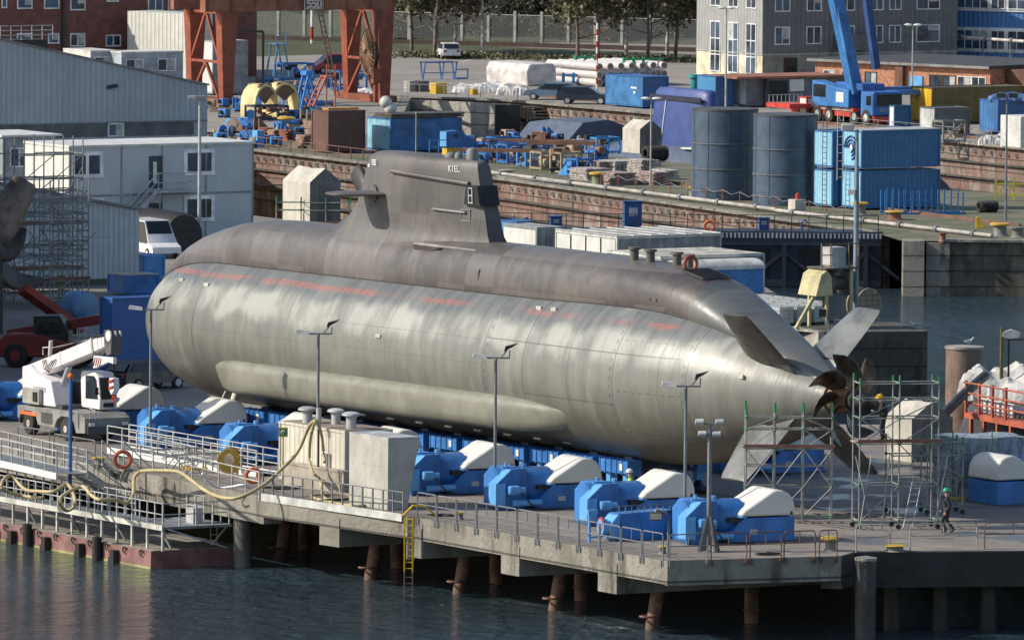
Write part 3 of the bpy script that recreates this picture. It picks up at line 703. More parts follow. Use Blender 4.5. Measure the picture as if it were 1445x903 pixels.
GLASS = mat('dark_glass', (.012,.018,.022), .08, grime=0, var=.1)
RED = mat('red_paint', (.42,.04,.025), .5)
def make_winch(label):
    t = thing('winch', label, 'winch', group='covered winches along the pier')
    mb = MB(); mb.lathe([(.02,.35),(.80,.35),(.82,.4),(.82,2.85),(.80,2.9),(.02,2.9)], 32, (0,1.15,.93), 'x'); mb.build('drum_housing', BLUE, t, smooth=40)
    mb = MB(); mb.prism([(.1,.15),(.1,1.1),(.7,1.74),(1.15,1.78),(1.15,.02),(.45,.02)], .04, .16, 'y'); mb.build('cheek_plate', BLUE, t, bevel=.01)
    mb = MB(); mb.prism([(.42,.02),(.42,1.35),(.75,1.74),(1.5,1.76),(1.5,.02)], .165, 2.2, 'y'); mb.build('drum_case', BLUE, t, bevel=.04)
    mb = MB(); mb.box(-.03,.44,-.02,.72,.22,1.16); mb.prism([(.02,1.17),(.68,1.74),(.72,1.70),(.08,1.13)], .0, .7, 'y'); mb.build('end_box', BLUEL, t, bevel=.02)
    mb = MB()
    for x in (.05,.28): mb.box(x, x+.1, .0, .12, 0, .22)
    mb.build('foot', BLUE, t)
    mb = MB(); mb.lathe([(.02,.5),(.17,.5),(.19,.55),(.19,.95),(.14,1.0),(.14,1.25),(.02,1.27)], 14, (0,-.18,.88), 'x')
    for k in range(8): a = k*math.pi/4; mb.bar((.56,-.18+.195*math.cos(a),.88+.195*math.sin(a)),(.92,-.18+.195*math.cos(a),.88+.195*math.sin(a)),.03)
    mb.build('motor', BLUEL, t, smooth=40)
    mb = MB(); mb.tube((.75,-.12,.32),(2.05,-.12,.32),.145,14); mb.build('pipe', BLUEL, t, smooth=40)
    mb = MB(); mb.prism([(1.9,.02),(1.92,.14),(2.5,.84),(2.66,1.02),(4.95,1.02),(4.95,.02)], 0, 2.25, 'y'); mb.prism([(1.86,.14),(2.46,.86),(2.5,.84),(1.92,.12)], -.03, 2.2, 'y'); mb.build('base_frame', BLUE, t, bevel=.015)
    mb = MB(); mb.torus((3.3,-.005,.72),.17,.02,'y',18,5); mb.build('ring_mark', BLUE, t)
    mb = MB(); mb.box(2.0,2.62,.1,2.1,.85,1.04); mb.build('shadow_gap', BLACK, t)
    mb = MB(); mb.box(2.46,2.72,-.06,2.2,1.025,1.075); mb.build('drip_edge', BLUEL, t)
    mb = MB(); pr = [(2.5,1.08),(2.54,1.2),(2.72,1.36),(3.92,2.07),(4.1,2.13),(4.42,2.10),(4.70,1.97),(4.88,1.72),(4.96,1.42),(4.99,1.08)]
    mb.prism(pr, -.03, 2.2, 'y'); mb.build('hood', HOOD, t, bevel=.09, smooth=28)
    mb = MB(); mb.box(4.75,4.82,-.06,-.02,1.1,1.24); mb.build('latch', BLACK, t)
    mb = MB(); mb.path([(1.0,-.2,.9),(1.25,-.3,.55),(1.6,-.3,.15),(2.2,-.35,.03),(3.0,-.3,.03)], .03, 5); mb.build('power_cable', BLACK, t)
    mb = MB(); mb.box(2.9,3.25,-.012,-.003,.35,.55); mb.build('type_plate', mat('plate_pale', (.45,.47,.48)), t)
    mb = MB(); mb.tube((.9,1.0,1.7),(.9,1.0,1.95),.06,8); mb.bar((.5,.6,1.78),(1.4,.6,1.78),.08); mb.tube((1.75,1.1,1.7),(1.75,1.1,1.88),.12,10); mb.build('lifting_eye', BLUEL, t)
    mb = MB(); mb.box(.2,5.05,-.06,2.28,-.0,.05); mb.build('base_plate', mat('base_grime', (.07,.08,.09), .8), t)
    return t
WL = [((207,627),'blue winch with cream hood standing behind the pier railings beside the white crane'),
      ((324,650),'blue winch partly hidden by the beige machine container'),
      ((449,671),'blue winch whose hood shows just behind the grey steel cabinet'),
      ((579,693),'blue winch with cream hood right of the grey steel cabinet'),
      ((700,714),'blue winch with cream hood between the two middle lamp posts'),
      ((829,736),'blue winch with cream hood directly behind the small blue winch'),
      ((968,762),'rightmost blue winch with cream hood of the front row, near the pier corner'),
      ((92,607),'blue winch with cream hood half hidden by the white mobile crane'),
      ((-42,588),'blue winch at the far left edge behind the crane'),
      ]
WY = PHI-.10
w0 = make_winch(WL[0][1]); w0.scale = (1.04,1.04,1.04); w0.location = G(WL[0][0][0], WL[0][0][1]+7); w0.rotation_euler.z = WY
for p, lb in WL[1:]: copy_tree(w0, loc=G(p[0], p[1]+7), rz=WY, label=lb)
copy_tree(w0, loc=G(1030,672), rz=PHI, label='blue winch in the shadow below the stern, behind the left scaffold')
# right hand winch (other way round, shaded long side to the camera)
t = copy_tree(w0, loc=G(1540,716), rz=PHI+math.pi, label='blue winch with cream hood at the right edge before the plastic sheeted enclosure'); t.location = G(1406,714)+(VD*5-AD*2.25)*1.04
# small winch
t = thing('small_winch', 'small blue winch without hood standing before the big winches at the railing', 'winch', G(851,764), WY)
mb = MB(); mb.prism([(.6,0),(.6,.9),(.75,1.15),(3.3,1.25),(3.45,1.1),(3.45,0)], .1, 1.0, 'y'); mb.build('gear_case', BLUE, t, bevel=.03)
mb = MB(); mb.prism([(.35,.1),(.35,.75),(.65,1.1),(.78,1.1),(.7,.1)], -.05, .9, 'y'); mb.lathe([(.02,.0),(.36,.0),(.36,.3),(.02,.3)], 20, (0,.3,.6), 'x'); mb.build('end_plate', BLUEL, t, bevel=.02)
mb = MB(); mb.torus((.05,.3,.72),.26,.06,'x',20,6); mb.build('hand_wheel', RED, t, smooth=50)
mb = MB()
for k in range(9): mb.tube((.8+k*.3,.12,1.2),(.8+k*.3,.12,1.5),.025,5)
mb.tube((.8,.12,1.48),(3.2,.12,1.5),.02,5); mb.build('guard_rail', STEELG, t)
mb = MB()
for x in (.7,2.0,3.2): mb.torus((x,.09,.62),.2,.02,'y',14,5)
mb.build('cover_ring', BLUE, t)
mb = MB(); mb.path([(3.1,.1,1.2),(3.6,.0,1.1),(3.9,-.1,.7),(3.7,-.2,.3),(3.4,-.3,.05)], .025, 5); mb.build('cable', BLACK, t)
mb = MB(); mb.tube((-.65,.0,0),(-.65,.0,1.35),.07,8); mb.box(-.75,-.3,-.1,.1,1.2,1.38); mb.bar((-.6,0,.2),(.5,.2,.25),.08); mb.build('stanchion', BLUEL, t)
# ---------------------------------------------------------------- lamp posts
def lamp_post(px, py, ztop, label, r=.075, head=True):
    b = G(px, py); t = thing('lamp_post', label, 'lamp post', b, 0, 'twin floodlight posts on the pier')
    mb = MB(); mb.lathe([(r*1.6,0),(r*1.6,.05),(r,.08),(r*.85,ztop)], 10); mb.build('pole', STEELG, t, smooth=50)
    mb = MB(); mb.bar((-.45,0,ztop),(.62,0,ztop),.07); mb.bar((.60,0,ztop),(.62,0,ztop+.35),.05); mb.build('crossarm', STEELG, t)
    mb = MB(); v = [(-1.05,-.16,ztop+.02),(-.38,-.16,ztop-.04),(-.38,.16,ztop-.04),(-1.05,.16,ztop+.02),(-1.0,-.13,ztop+.2),(-.4,-.10,ztop+.12),(-.4,.10,ztop+.12),(-1.0,.13,ztop+.2)]
    mb.add(v, [(0,3,2,1),(4,5,6,7),(0,1,5,4),(1,2,6,5),(2,3,7,6),(3,0,4,7)]); mb.build('lamp_head', mat('lamp_grey', (.50,.49,.47), .45), t, bevel=.02)
    mb = MB(); P = [Vector(q) for q in ((.35,-.15,ztop+.28),(.75,-.15,ztop+.5),(.75,.15,ztop+.5),(.35,.15,ztop+.28),(.42,-.18,ztop+.52),(.98,-.18,ztop+.66),(.98,.18,ztop+.66),(.42,.18,ztop+.52))]
    mb.add(P, [(0,3,2,1),(4,5,6,7),(0,1,5,4),(1,2,6,5),(2,3,7,6),(3,0,4,7)]); mb.build('floodlight', mat('flood_dark', (.05,.04,.04), .4), t, bevel=.02)
    mb = MB(); mb.bar((.25,0,ztop+.05),(.5,0,ztop+.35),.05); mb.build('bracket', STEELG, t)
    return t
def zfor(px, py, ty): return ZT(G(px, py), ty)
for (px, py, ty, lb) in ((212,641,437,'twin floodlight post nearest the bow of the submarine'),(448,683,471,'twin floodlight post behind the beige machine container'),(698,716,505,'twin floodlight post between the second and third cream hoods right of the container'),(966,760,545,'twin floodlight post right of the small blue winch')):
    t = lamp_post(px, py, zfor(px,py,ty), lb)
# slimmer mast with four spotlights on a tripod foot
b = G(1000,778); t = thing('light_mast', 'light mast with four small spotlights on a flared steel foot at the pier corner', 'light mast', b)
zt = ZT(b, 598)
mb = MB(); mb.lathe([(.10,.3),(.09,zt)], 10); mb.build('pole', STEELG, t, smooth=50)
mb = MB()
for k in range(4):
    a = k*math.pi/2+.5; mb.add([(.09*math.cos(a),.09*math.sin(a),1.6),(.10*math.cos(a),.10*math.sin(a),.05),(.52*math.cos(a),.52*math.sin(a),0),(.42*math.cos(a),.42*math.sin(a),.05)], [(0,1,2,3)]); mb.bar((.1*math.cos(a),.1*math.sin(a),1.5),(.5*math.cos(a),.5*math.sin(a),.03),.09)
mb.build('foot', STEELG, t)
mb = MB(); mb.bar((-.4,0,zt),(.4,0,zt),.06); mb.bar((-.3,0,zt-.5),(.3,0,zt-.5),.06); mb.build('crossarm', STEELG, t)
for (x,z) in ((-.42,.08),(.42,.08),(-.3,-.42),(.3,-.42)):
    mb = MB(); mb.lathe([(.05,-.2),(.12,-.18),(.14,.15),(.02,.16)], 12, (x,0,zt+z), 'x'); mb.build('spotlight', GALV, t, smooth=50)
# small flood on bent post at railing
b = G(943,786); t = thing('bent_floodlight', 'single floodlight hanging from a bent grey post at the railing corner', 'floodlight', b)
z1 = ZT(b, 722)
mb = MB(); mb.path([(0,0,-.2),(0,0,z1-.3),(-.12,0,z1-.05),(-.5,0,z1+.12),(-.55,0,z1)], .06, 8); mb.build('post', STEELG, t, smooth=50)
mb = MB(); mb.box(-.8,-.25,-.14,.14,z1-.35,z1-.02); mb.build('lamp_head', mat('flood_dark', (.05,.04,.04)), t, bevel=.03)
mb = MB(); mb.box(-.76,-.29,-.15,-.142,z1-.31,z1-.06); mb.build('lens', mat('lens', (.35,.33,.28), .2), t)
# ---------------------------------------------------------------- railings
ORD = ['first','second','third','fourth','fifth','sixth','seventh','eighth','ninth','tenth','eleventh','twelfth','thirteenth','fourteenth']
def rail_panel(name, A, B, m, label, group, h=1.1, mid=.6, drop=.25, r=.03, nmid=1, hooks=True):
    A = Vector(A); B = Vector(B); d = B-A; L = d.length; rz = math.atan2(d.y, d.x)
    mb = MB(); c_ = .12
    sl_ = d.z/L if L else 0
    mb.path([(0,0,-drop),(0,0,h-c_),(c_*.3,0,h-c_*.3),(c_,0,h),(L-c_,0,h),(L-c_*.3,0,h-c_*.3),(L,0,h-c_),(L,0,-drop)], r, 6)
    mb.tube((0,0,mid),(L,0,mid),r*.85,6)
    for k in range(nmid): x = L*(k+1)/(nmid+1); mb.tube((x,0,mid),(x,0,h),r*.7,5)
    if hooks:
        for x in (.0,L): mb.bar((x+.09*(1 if x==0 else -1),-.03,-drop-.05),(x+.09*(1 if x==0 else -1),-.03,-.02),.045)
    o = mb.build(name, m, loc=A, rz=rz); return tag(o, label, 'railing', group)
def along(P, Q, n): return [P.lerp(Q, k/n) for k in range(n+1)]
A = G(590,729.5); B = G(938,790)
pts = along(A, B, 12); d = (B-A).normalized()
nr = Vector((d.y,-d.x,0))*.06
for k in range(12):
    rail_panel('railing_panel', pts[k]+nr+d*.05, pts[k+1]+nr-d*.05, STEELG, f'{ORD[k]} grey tubular railing panel right of the yellow ladder', 'grey railing panels along the pier edge')
A = G(945,791); B = G(1180,784)
xs = [(945,998),(1003,1053),(1058,1102),(1106,1150),(1156,1181)]
for k, (a, b_) in enumerate(xs):
    q0 = A.lerp(B, (a-945)/235); q1 = A.lerp(B, (b_-945)/235); rail_panel('railing_panel', q0+Vector((0,-.06,0)), q1+Vector((0,-.06,0)), STEELG if k == 0 else RUSTR, ['grey railing panel at the pier corner below the light mast','rusty red railing panel behind which the light mast stands','rusty red railing panel before the rightmost front winch','rusty red railing panel left of the yellow capped bollard','short rusty railing panel beside the yellow capped bollard'][k], 'railing panels on the short pier edge', nmid=1)
A = G(1208,778.5); B = G(1452,773)
for k, (a, b_) in enumerate([(1208,1256),(1284,1378),(1389,1470)]):
    q0 = A.lerp(B, (a-1208)/244); q1 = A.lerp(B, (b_-1208)/244); rail_panel('railing_panel', q0, q1, mat('pale_rail', (.36,.33,.30)) if k<2 else RUSTR, ['pale weathered railing panel left of the low yellow drum','pale weathered railing panel before the walking man','brownish railing panel at the right picture edge'][k], 'railing panels at the right quay edge', h=1.12, mid=.62, nmid=1 if k else 0, hooks=False)
# left edge railing along the machine container: two rails and many posts on a kerb of galvanised plates
def post_rail(name, label, P, Q, n, m, h=1.05, group=None, kerb=None, rails=(1.05,.62), r=.03, cat='railing', low=-.25):
    d = Q-P; L = math.hypot(d.x, d.y); t = thing(name, label, cat, P, math.atan2(d.y, d.x), group); dz = d.z
    mb = MB()
    for z in rails: mb.tube((0,0,z),(L,0,z+dz),r,6)
    mb.build('rail', m, t)
    for k in range(n+1):
        x = L*k/n; mb = MB(); mb.box(x-r, x+r, -r, r, low+dz*k/n, h+dz*k/n); mb.build('post', m, t)
    if kerb: mb = MB(); mb.box(0,L,-.09,-.035,-.22,.12); mb.build('toe_board', kerb, t)
    return t
post_rail('edge_railing', 'grey railing with pale toe board before the beige machine container', G(371,699.5), G(569,728.5), 14, STEELG, kerb=mat('toe', (.50,.50,.47)), h=1.05)
# ---------------------------------------------------------------- machine container, cabinet
BEIGE = mat('container_beige', (.60,.56,.46), .55, var=.08, grime=.3, corr=(1,.42))
b = G(486,694); t = thing('machine_container', 'beige corrugated machine container with three mushroom vents on its roof', 'container', b, PHI)
def container_body(t, L, W, H, m, my=None, z0=.12, frame=None):
    "local x 0..W, y 0..L"
    mb = MB(); mb.box(.05,W-.05,.05,L-.05,z0+.05,H-.05); o = mb.build('body', m, t)
    mb = MB(); f = frame or m
    for x in (0,W-.12):
        for y in (0,L-.12): mb.box(x,x+.12,y,y+.12,z0,H)
    for z in (z0,H-.12):
        for x in (0.004,W-.124): mb.box(x,x+.12,.12,L-.12,z,z+.116)
        for y in (.004,L-.124): mb.box(.12,W-.12,y,y+.12,z,z+.116)
    mb.build('corner_frame', f, t)
container_body(t, 6.06, 2.5, 2.75, BEIGE)
mb = MB(); mb.box(.15,2.35,.15,5.9,2.751,2.775); mb.build('roof', mat('roof_rust', (.26,.20,.165), .8, rust=.3), t)
for (x, y, h, r) in ((.5,4.3,.78,.23),(1.35,3.2,.75,.21),(.75,.75,.8,.23)):
    mb = MB(); mb.lathe([(r,2.75),(r,2.75+h*.62),(r*1.15,2.75+h*.64),(r*1.15,2.75+h*.70),(r*1.9,2.75+h*.78),(r*1.8,2.75+h*.88),(r*1.1,2.75+h*.97),(.02,2.75+h)], 20, (x,y,0)); mb.build('mushroom_vent', GALV, t, smooth=40)
mb = MB(); mb.box(-.62,-.05,-1.0,4.6,0,1.0); mb.box(-.66,-.62,-1.1,4.7,.95,1.05); mb.build('plinth', mat('plinth', (.34,.30,.24)), t)
mb = MB(); mb.box(-.012,.03,1.3,1.75,1.0,1.6); mb.build('shutter', mat('shutter_grey', (.20,.20,.19)), t)
b = G(547,720); t = thing('steel_cabinet', 'tall plain grey sheet metal cabinet tapering at its foot next to the container', 'cabinet', b, PHI)
mb = MB(); y0, y1 = 0, 3.45
v = [(0,y0,0),(1.0,y0,0),(1.0,y1,0),(0,y1,0),(0,y0,3.15),(1.62,y0,3.15),(1.62,y1,3.15),(0,y1,3.15)]
mb.add(v, [(0,3,2,1),(4,5,6,7),(0,1,5,4),(1,2,6,5),(2,3,7,6),(3,0,4,7)]); mb.build('cabinet_body', mat('cabinet_grey', (.43,.41,.36), .5, var=.1, grime=.3), t, bevel=.02)
mb = MB(); mb.box(-.012,.0,.1,3.3,1.9,1.93); mb.box(.0,1.64,-.02,3.47,3.15,3.2); mb.build('seam', GALV, t)
# sign on yellow post
b = G(399,697); t = thing('safety_sign', 'square yellow sign with green emblem on a thin yellow post before the container', 'sign', b)
zt = ZT(b, 603)
mb = MB(); mb.tube((0,0,0),(0,0,zt-.3),.035,6); mb.build('post', mat('sign_post', (.38,.34,.12)), t)
mb = MB(); mb.box(-.21,.21,-.03,.0,zt-.42,zt); mb.build('panel', mat('sign_yellow', (.45,.36,.05), grime=.1), t)
mb = MB(); mb.box(-.15,.15,-.036,-.031,zt-.36,zt-.06); mb.build('green_field', mat('sign_green', (.03,.20,.11), grime=.1), t)
mb = MB(); mb.torus((0,-.04,zt-.21),.08,.018,'y',14,4,.8); mb.bar((-.03,-.04,zt-.21),(.06,-.04,zt-.15),.03); mb.build('symbol', WHITE, t)
# hoses
def hose(label, pts, r, m, name='hose'):
    P = [G(*p) for p in pts]; out = []
    for i in range(len(P)-1):                     # catmull-rom
        p0 = P[max(i-1,0)]; p1 = P[i]; p2 = P[i+1]; p3 = P[min(i+2,len(P)-1)]
        for k in range(6):
            s = k/6; out.append(.5*((2*p1)+(p2-p0)*s+(2*p0-5*p1+4*p2-p3)*s*s+(3*p1-p0-3*p2+p3)*s**3))
    out.append(P[-1]); o = P[0].copy(); mb = MB(); mb.path([q-o for q in out], r, 8)
    return tag(mb.build(name, m, loc=o, smooth=60), label, 'hose')
hose('thick tan hose slung from the post by the container down to the pontoon walkway', [(447,594,3.4),(437,600,3.1),(420,637,1.9),(400,659,1.25),(372,684,.6),(339,701,.1),(314,702,.0),(290,692,.1),(271,678,.35),(254,666.5,.6),(236,664,.6),(205,664,.45),(195,667,.2),(189,676,-.1),(188,697,-.5),(178,710,-.8),(164.6,705,-.6),(141,705,-.5),(128,697.5,-.4),(120,688,-.2),(112,687,-.2),(93,696,-.4),(84,707,-.7),(93,720,-1.2),(106,712,-.9),(102,693,-.5),(93,683,-.3),(77,693,-.5),(53,693,-.6),(35,690,-.6),(16,672,-.1),(5,677,-.2),(4,690,-.6),(30,699,-1.0),(60,703,-1.0)], .085, TAN)
hose('tan hose looping from the post and coiled on deck before the cabinet', [(444,596,3.3),(438,620,2.4),(437,650,1.4),(443,668,.9),(452,677,.5),(456,700,.08),(470,705,.05),(500,703,.05),(520,709,.05),(505,714,.06),(470,709,.06),(440,701,.06),(455,697,.12),(492,698,.12),(500,706,.15),(530,714,.06)], .07, TAN)
hose('short tan hose end dangling beside the pole with a black nozzle', [(446,593,3.4),(453,610,2.8),(457,640,1.8),(458,652,1.5)], .07, TAN)
t = thing('hose_post', 'dark post with grey box on top carrying the tan hoses', 'post', G(449,690))
z1 = ZT(G(449,690), 576); mb = MB(); mb.tube((0,0,0),(0,0,z1-.8),.05,8); mb.build('pole', BLACK, t); mb = MB(); mb.lathe([(.12,z1-.95),(.12,z1),(.02,z1)],12); mb.build('head', GALV, t, smooth=40)
t = hose('white hose slung along the pier edge behind the pontoon walkway', [(285,668,.9),(300,684,.35),(312,688,.2),(330,686,.3),(345,684,.4),(360,692,.1)], .05, WHITE)
# lifebuoys
def buoy(px, py, z, label, tilt=0, R=.30, m=None):
    t = MB(); t.torus((0,0,0), R, .09, 'y', 24, 8); 
    return tag(t.build('lifebuoy', m or ORANGE, loc=G(px,py,z), smooth=60, rz=tilt), label, 'lifebuoy', 'orange lifebuoys on the railings')
buoy(357,671,.75,'bright orange lifebuoy on the railing left of the machine container'); buoy(173,648,.9,'faded red and white lifebuoy on the stair railing by the crane', R=.36, m=ORANGE2)
buoy(1001,319,1.2,'orange lifebuoy on the dock gate railing'); buoy(0,0,0,'x') if False else None
# yellow ladder
b = G(571,730); t = thing('ladder', 'yellow ladder going down the pier edge into the water', 'ladder', b)
mb = MB()
for x in (0,.36): mb.box(x-.035,x+.035,-.3,-.23,-2.35,.02)
for k in range(9): mb.tube((0,-.265,-2.2+k*.27),(.36,-.265,-2.2+k*.27),.025,6)
mb.build('upper_part', mat('ladder_yellow', (.75,.48,.02), .5, grime=.1), t)
mb = MB()
for x in (0,.36): mb.box(x-.03,x+.03,-.3,-.23,-4.2,-2.35)
for k in range(4): mb.tube((0,-.265,-3.4+k*.27),(.36,-.265,-3.4+k*.27),.025,6)
mb.build('lower_part', mat('ladder_rust', (.20,.13,.11)), t)
mb = MB(); mb.path([(-.1,.2,.05),(.35,.3,.5),(.9,.4,.45),(1.3,.5,.1)], .05, 6); mb.build('grab_rail', mat('ladder_yellow', (.75,.48,.02)), t)
# bollards etc on the pier
def bollard(px, py, label, r=.3, h=.45, capc=None, m=None, z=0.0, flare=1.0, group=None):
    t = thing('bollard', label, 'bollard', G(px,py,z), 0, group)
    mb = MB(); mb.lathe([(r*1.35*flare,0),(r*1.2*flare,.06),(r,.2*h),(r*.95,h*.78)], 18); mb.build('post', m or mat('bollard_grey', (.18,.165,.15), rust=.15), t, smooth=40)
    mb = MB(); mb.lathe([(r*.95,h*.78),(r*1.45,h*.84),(r*1.45,h*.94),(r*1.1,h),(.02,h)], 18); mb.build('cap', capc or YEL, t, smooth=40); return t
bollard(1171,777,'bollard with tilted yellow cap between the rusty railing panels', .27, .6)
bollard(1263,777.5,'low wide yellow drum at the right quay edge', .36, .28)
bollard(649,733,'small yellow mooring cleat by the railing near the ladder', .14, .34)
bollard(935,781,'small yellow mooring cleat by the railing near the bent floodlight', .14, .34)
def rope_pile(px, py, label, m=BLACK, s=1.0):
    mb = MB(); rr = random.Random(px)
    P = [(rr.uniform(-.6,.6)*s, rr.uniform(-.35,.35)*s, .03+.02*k/3) for k in range(14)]; 
    mb.path(P, .035, 5); return tag(mb.build('rope_coil', m, loc=G(px,py)), label, 'rope')
rope_pile(622,728,'tangled black cable on the deck right of the yellow grab rail'); rope_pile(1085,783,'black cable on the deck before the rightmost winch'); rope_pile(400,690,'dark cables tangled on the deck before the machine container',s=1.6)
rope_pile(500,706,'black cables under the coiled tan hose', s=2.2)
# ---------------------------------------------------------------- carriages under the submarine
def carriage(t, L=2.2):
    mb = MB(); mb.box(-L/2,L/2,-.35,.35,1.05,1.62)
    for k in range(6): x = -L/2+k*L/5; mb.box(x-.03,x+.03,-.39,.39,1.0,1.66)
    mb.build('beam', BLUE, t, bevel=.01)
    for s in (-1,1):
        mb = MB(); mb.box(s*L*.3-.16,s*L*.3+.16,-.2,.2,.62,1.05); mb.build('jack', BLUEL, t)
        mb = MB(); mb.bar((s*L*.3-.1,0,.65),(s*L*.48,0,.2),.16); mb.bar((s*L*.3+.1,0,.65),(s*L*.1,0,.2),.16); mb.box(s*L*.3-.45,s*L*.3+.45,-.2,.2,.12,.36); mb.build('bogie', mat('bogie_navy', (.02,.05,.13)), t)
        for x in (-.3,.3): mb = MB(); mb.lathe([(.02,-.12),(.17,-.12),(.17,.12),(.02,.12)], 14, (s*L*.3+x,-.02,.17), 'y'); mb.build('wheel', BLACK, t, smooth=40)
c0_ = thing('hull_carriage', 'blue wheeled carriage under the bow, leftmost of the near row', 'carriage', SW(12,-1.9), SYAW, 'blue transport carriages under the hull'); carriage(c0_)
mb = MB(); mb.box(.5,.72,-.40,-.36,1.2,1.5); mb.build('number_plate', WHITE, c0_)
for k in range(11):
    u = 14.9+k*2.95
    copy_tree(c0_, loc=SW(u,-1.9), rz=SYAW, label=f'blue wheeled carriage under the hull, {ORD[k+1]} from the bow in the near row')
for k in range(12):
    copy_tree(c0_, loc=SW(12+k*2.95,1.9), rz=SYAW, label='blue wheeled carriage in the shaded far row under the hull')
for k in range(12):
    mb = MB(); mb.box(-.3,.3,-1.5,1.5,1.1,1.75); mb.box(-.25,.25,-.4,.4,.1,1.1); o = mb.build('keel_block', mat('keel_dark', (.03,.045,.08)), loc=SW(12+k*2.95,0), rz=SYAW); tag(o, 'dark steel keel cradle beam across under the hull', 'keel block', 'keel cradle beams under the hull')
for s in (-1,1):
    mb = MB()
    for dy in (-.3,.3): mb.box(-9,60,s*1.9+dy-.05,s*1.9+dy+.05,.004,.03)
    tag(mb.build('rail_track', mat('rail_dark', (.09,.075,.07)), loc=SW(0,0), rz=SYAW), ['far','','near'][1-s] + ' pair of steel rails set in the concrete under the hull', 'rails')
# ---------------------------------------------------------------- white mobile crane
near = G(66,617.5); org = near + VD*1.2 + AD*.4
t = thing('mobile_crane', 'white two axle mobile crane with raised telescopic boom on the left of the pier', 'mobile crane', org, AYAW)
CG = mat('carrier_grey', (.24,.235,.215), .55, grime=.5); WC = mat('crane_white', (.72,.68,.68), .4, var=.05, grime=.2)
mb = MB(); mb.prism([(-3.4,.75),(-3.4,1.35),(-.2,1.42),(3.0,1.4),(3.5,1.2),(3.5,.5),(2.6,.45),(2.35,.95),(1.9,1.15),(1.1,1.15),(.65,.95),(.4,.55),(-1.3,.55),(-1.5,.95),(-1.95,1.15),(-2.65,1.15),(-3.1,.95),(-3.2,.75)], -1.22, 1.22, 'y'); mb.build('carrier', CG, t, bevel=.02)
for x in (-2.3,1.5):
    for y in (-1.02,1.02):
        mb = MB(); mb.lathe([(.2,-.2),(.5,-.2),(.56,-.12),(.56,.12),(.5,.2),(.2,.2)], 24, (x,y,.56), 'y'); wh = mb.build('wheel', mat('tyre', (.03,.028,.026), .8), t, smooth=40)
        mb = MB(); mb.lathe([(.02,-.19),(.1,-.22),(.27,-.17),(.27,.17),(.02,.17)] if y < 0 else [(.02,-.17),(.27,-.17),(.27,.17),(.1,.22),(.02,.19)], 16, (x,y,.56), 'y'); mb.build('rim', mat('rim_pale', (.45,.42,.35)), wh, smooth=40)
for bx__ in ((-3.5,-3.38,-1.1,1.1,.5,.85),(3.5,3.6,-1.1,1.1,.45,.8)): mb = MB(); mb.box(*bx__); mb.build('bumper', mat('dark_grey', (.07,.07,.068)), t)
mb = MB(); mb.box(-.9,.2,-1.25,-1.2,.7,1.2); mb.build('tool_box', mat('dark_grey', (.07,.07,.068)), t)
mb = MB(); mb.prism([(-3.3,1.45),(-3.35,3.2),(-2.6,3.35),(-1.7,2.9),(-.4,2.7),(.1,1.5)], -1.0, -.05, 'y'); mb.build('superstructure', WC, t, bevel=.04)
mb = MB(); mb.box(-3.3,-.4,.55,1.1,1.45,2.6); mb.box(-3.1,.6,-.9,1.0,1.42,1.6); mb.build('machinery', mat('dark_grey', (.07,.07,.068)), t)
mb = MB(); mb.box(-2.9,-1.2,-1.22,-1.02,1.5,2.25); mb.build('engine_box', mat('engine_grey', (.36,.35,.32)), t, bevel=.03)
mb = MB(); mb.box(-1.75,-1.35,-1.27,-1.22,1.65,2.1); mb.build('grille', BLACK, t)
mb = MB(); cabp = [(.55,1.5),(.45,3.05),(.6,3.25),(1.95,3.25),(2.25,3.05),(2.45,1.95),(2.4,1.5)]
mb.prism(cabp, .15, 1.1, 'y'); cb = mb.build('cab', WC, t, bevel=.05)
mb = MB(); mb.prism([(1.0,1.95),(1.0,3.05),(1.85,3.08),(2.12,2.9),(2.25,1.98)], .142, .15, 'y'); mb.build('side_window', GLASS, cb)
mb = MB(); mb.add([(2.27,.22,3.02),(2.27,1.03,3.02),(2.47,1.03,2.0),(2.47,.22,2.0)], [(0,1,2,3)]); mb.build('windscreen', GLASS, cb)
mb = MB(); mb.box(2.43,2.46,.35,.9,1.62,1.82); mb.build('front_grille', BLACK, cb)
# boom
B0 = Vector((-2.9,-.35,3.0)); B1 = Vector((4.9,-.35,5.05))
dB = (B1-B0).normalized(); upB = Vector((-dB.z,0,dB.x))
def boomsec(a, b, w, h, m, nm, par):
    mb = MB(); 
    P = B0+dB*a; Q = B0+dB*b
    rings = [[p+Vector((0,sx*w/2,0))+upB*sz*h/2 for sx, sz in ((-1,-.7),(-.6,-1),(.6,-1),(1,-.7),(1,1),(-1,1))] for p in (P, Q)]
    mb.loft(rings); return mb.build(nm, m, par, bevel=.02)
bm = boomsec(-.4, 6.3, .62, .74, WC, 'boom', t)
for i, (a, b_) in enumerate(((6.3,6.75),(6.75,7.15),(7.15,7.5))): boomsec(a, b_, .56-.05*i, .66-.06*i, WC, 'boom_section', bm)
boomsec(6.15,6.32,.70,.84,mat('collar', (.55,.50,.48)),'collar',bm); boomsec(2.9,3.0,.66,.8,mat('collar', (.55,.50,.48)),'collar',bm)
mb = MB(); P = B0+dB*7.75
mb.prism([(P.x-.35,P.z+.5),(P.x+.2,P.z+.55),(P.x+.45,P.z+.2),(P.x+.35,P.z-.6),(P.x-.1,P.z-.7),(P.x-.3,P.z-.2)], -.62, -.08, 'y'); mb.build('boom_head', mat('head_dark', (.10,.09,.10)), bm)
for y in (-.62,-.35,-.1): mb = MB(); mb.lathe([(.02,-.04),(.26,-.04),(.26,.04),(.02,.04)], 16, (P.x+.15,y,P.z+.25), 'y'); mb.build('sheave', WC, bm, smooth=40)
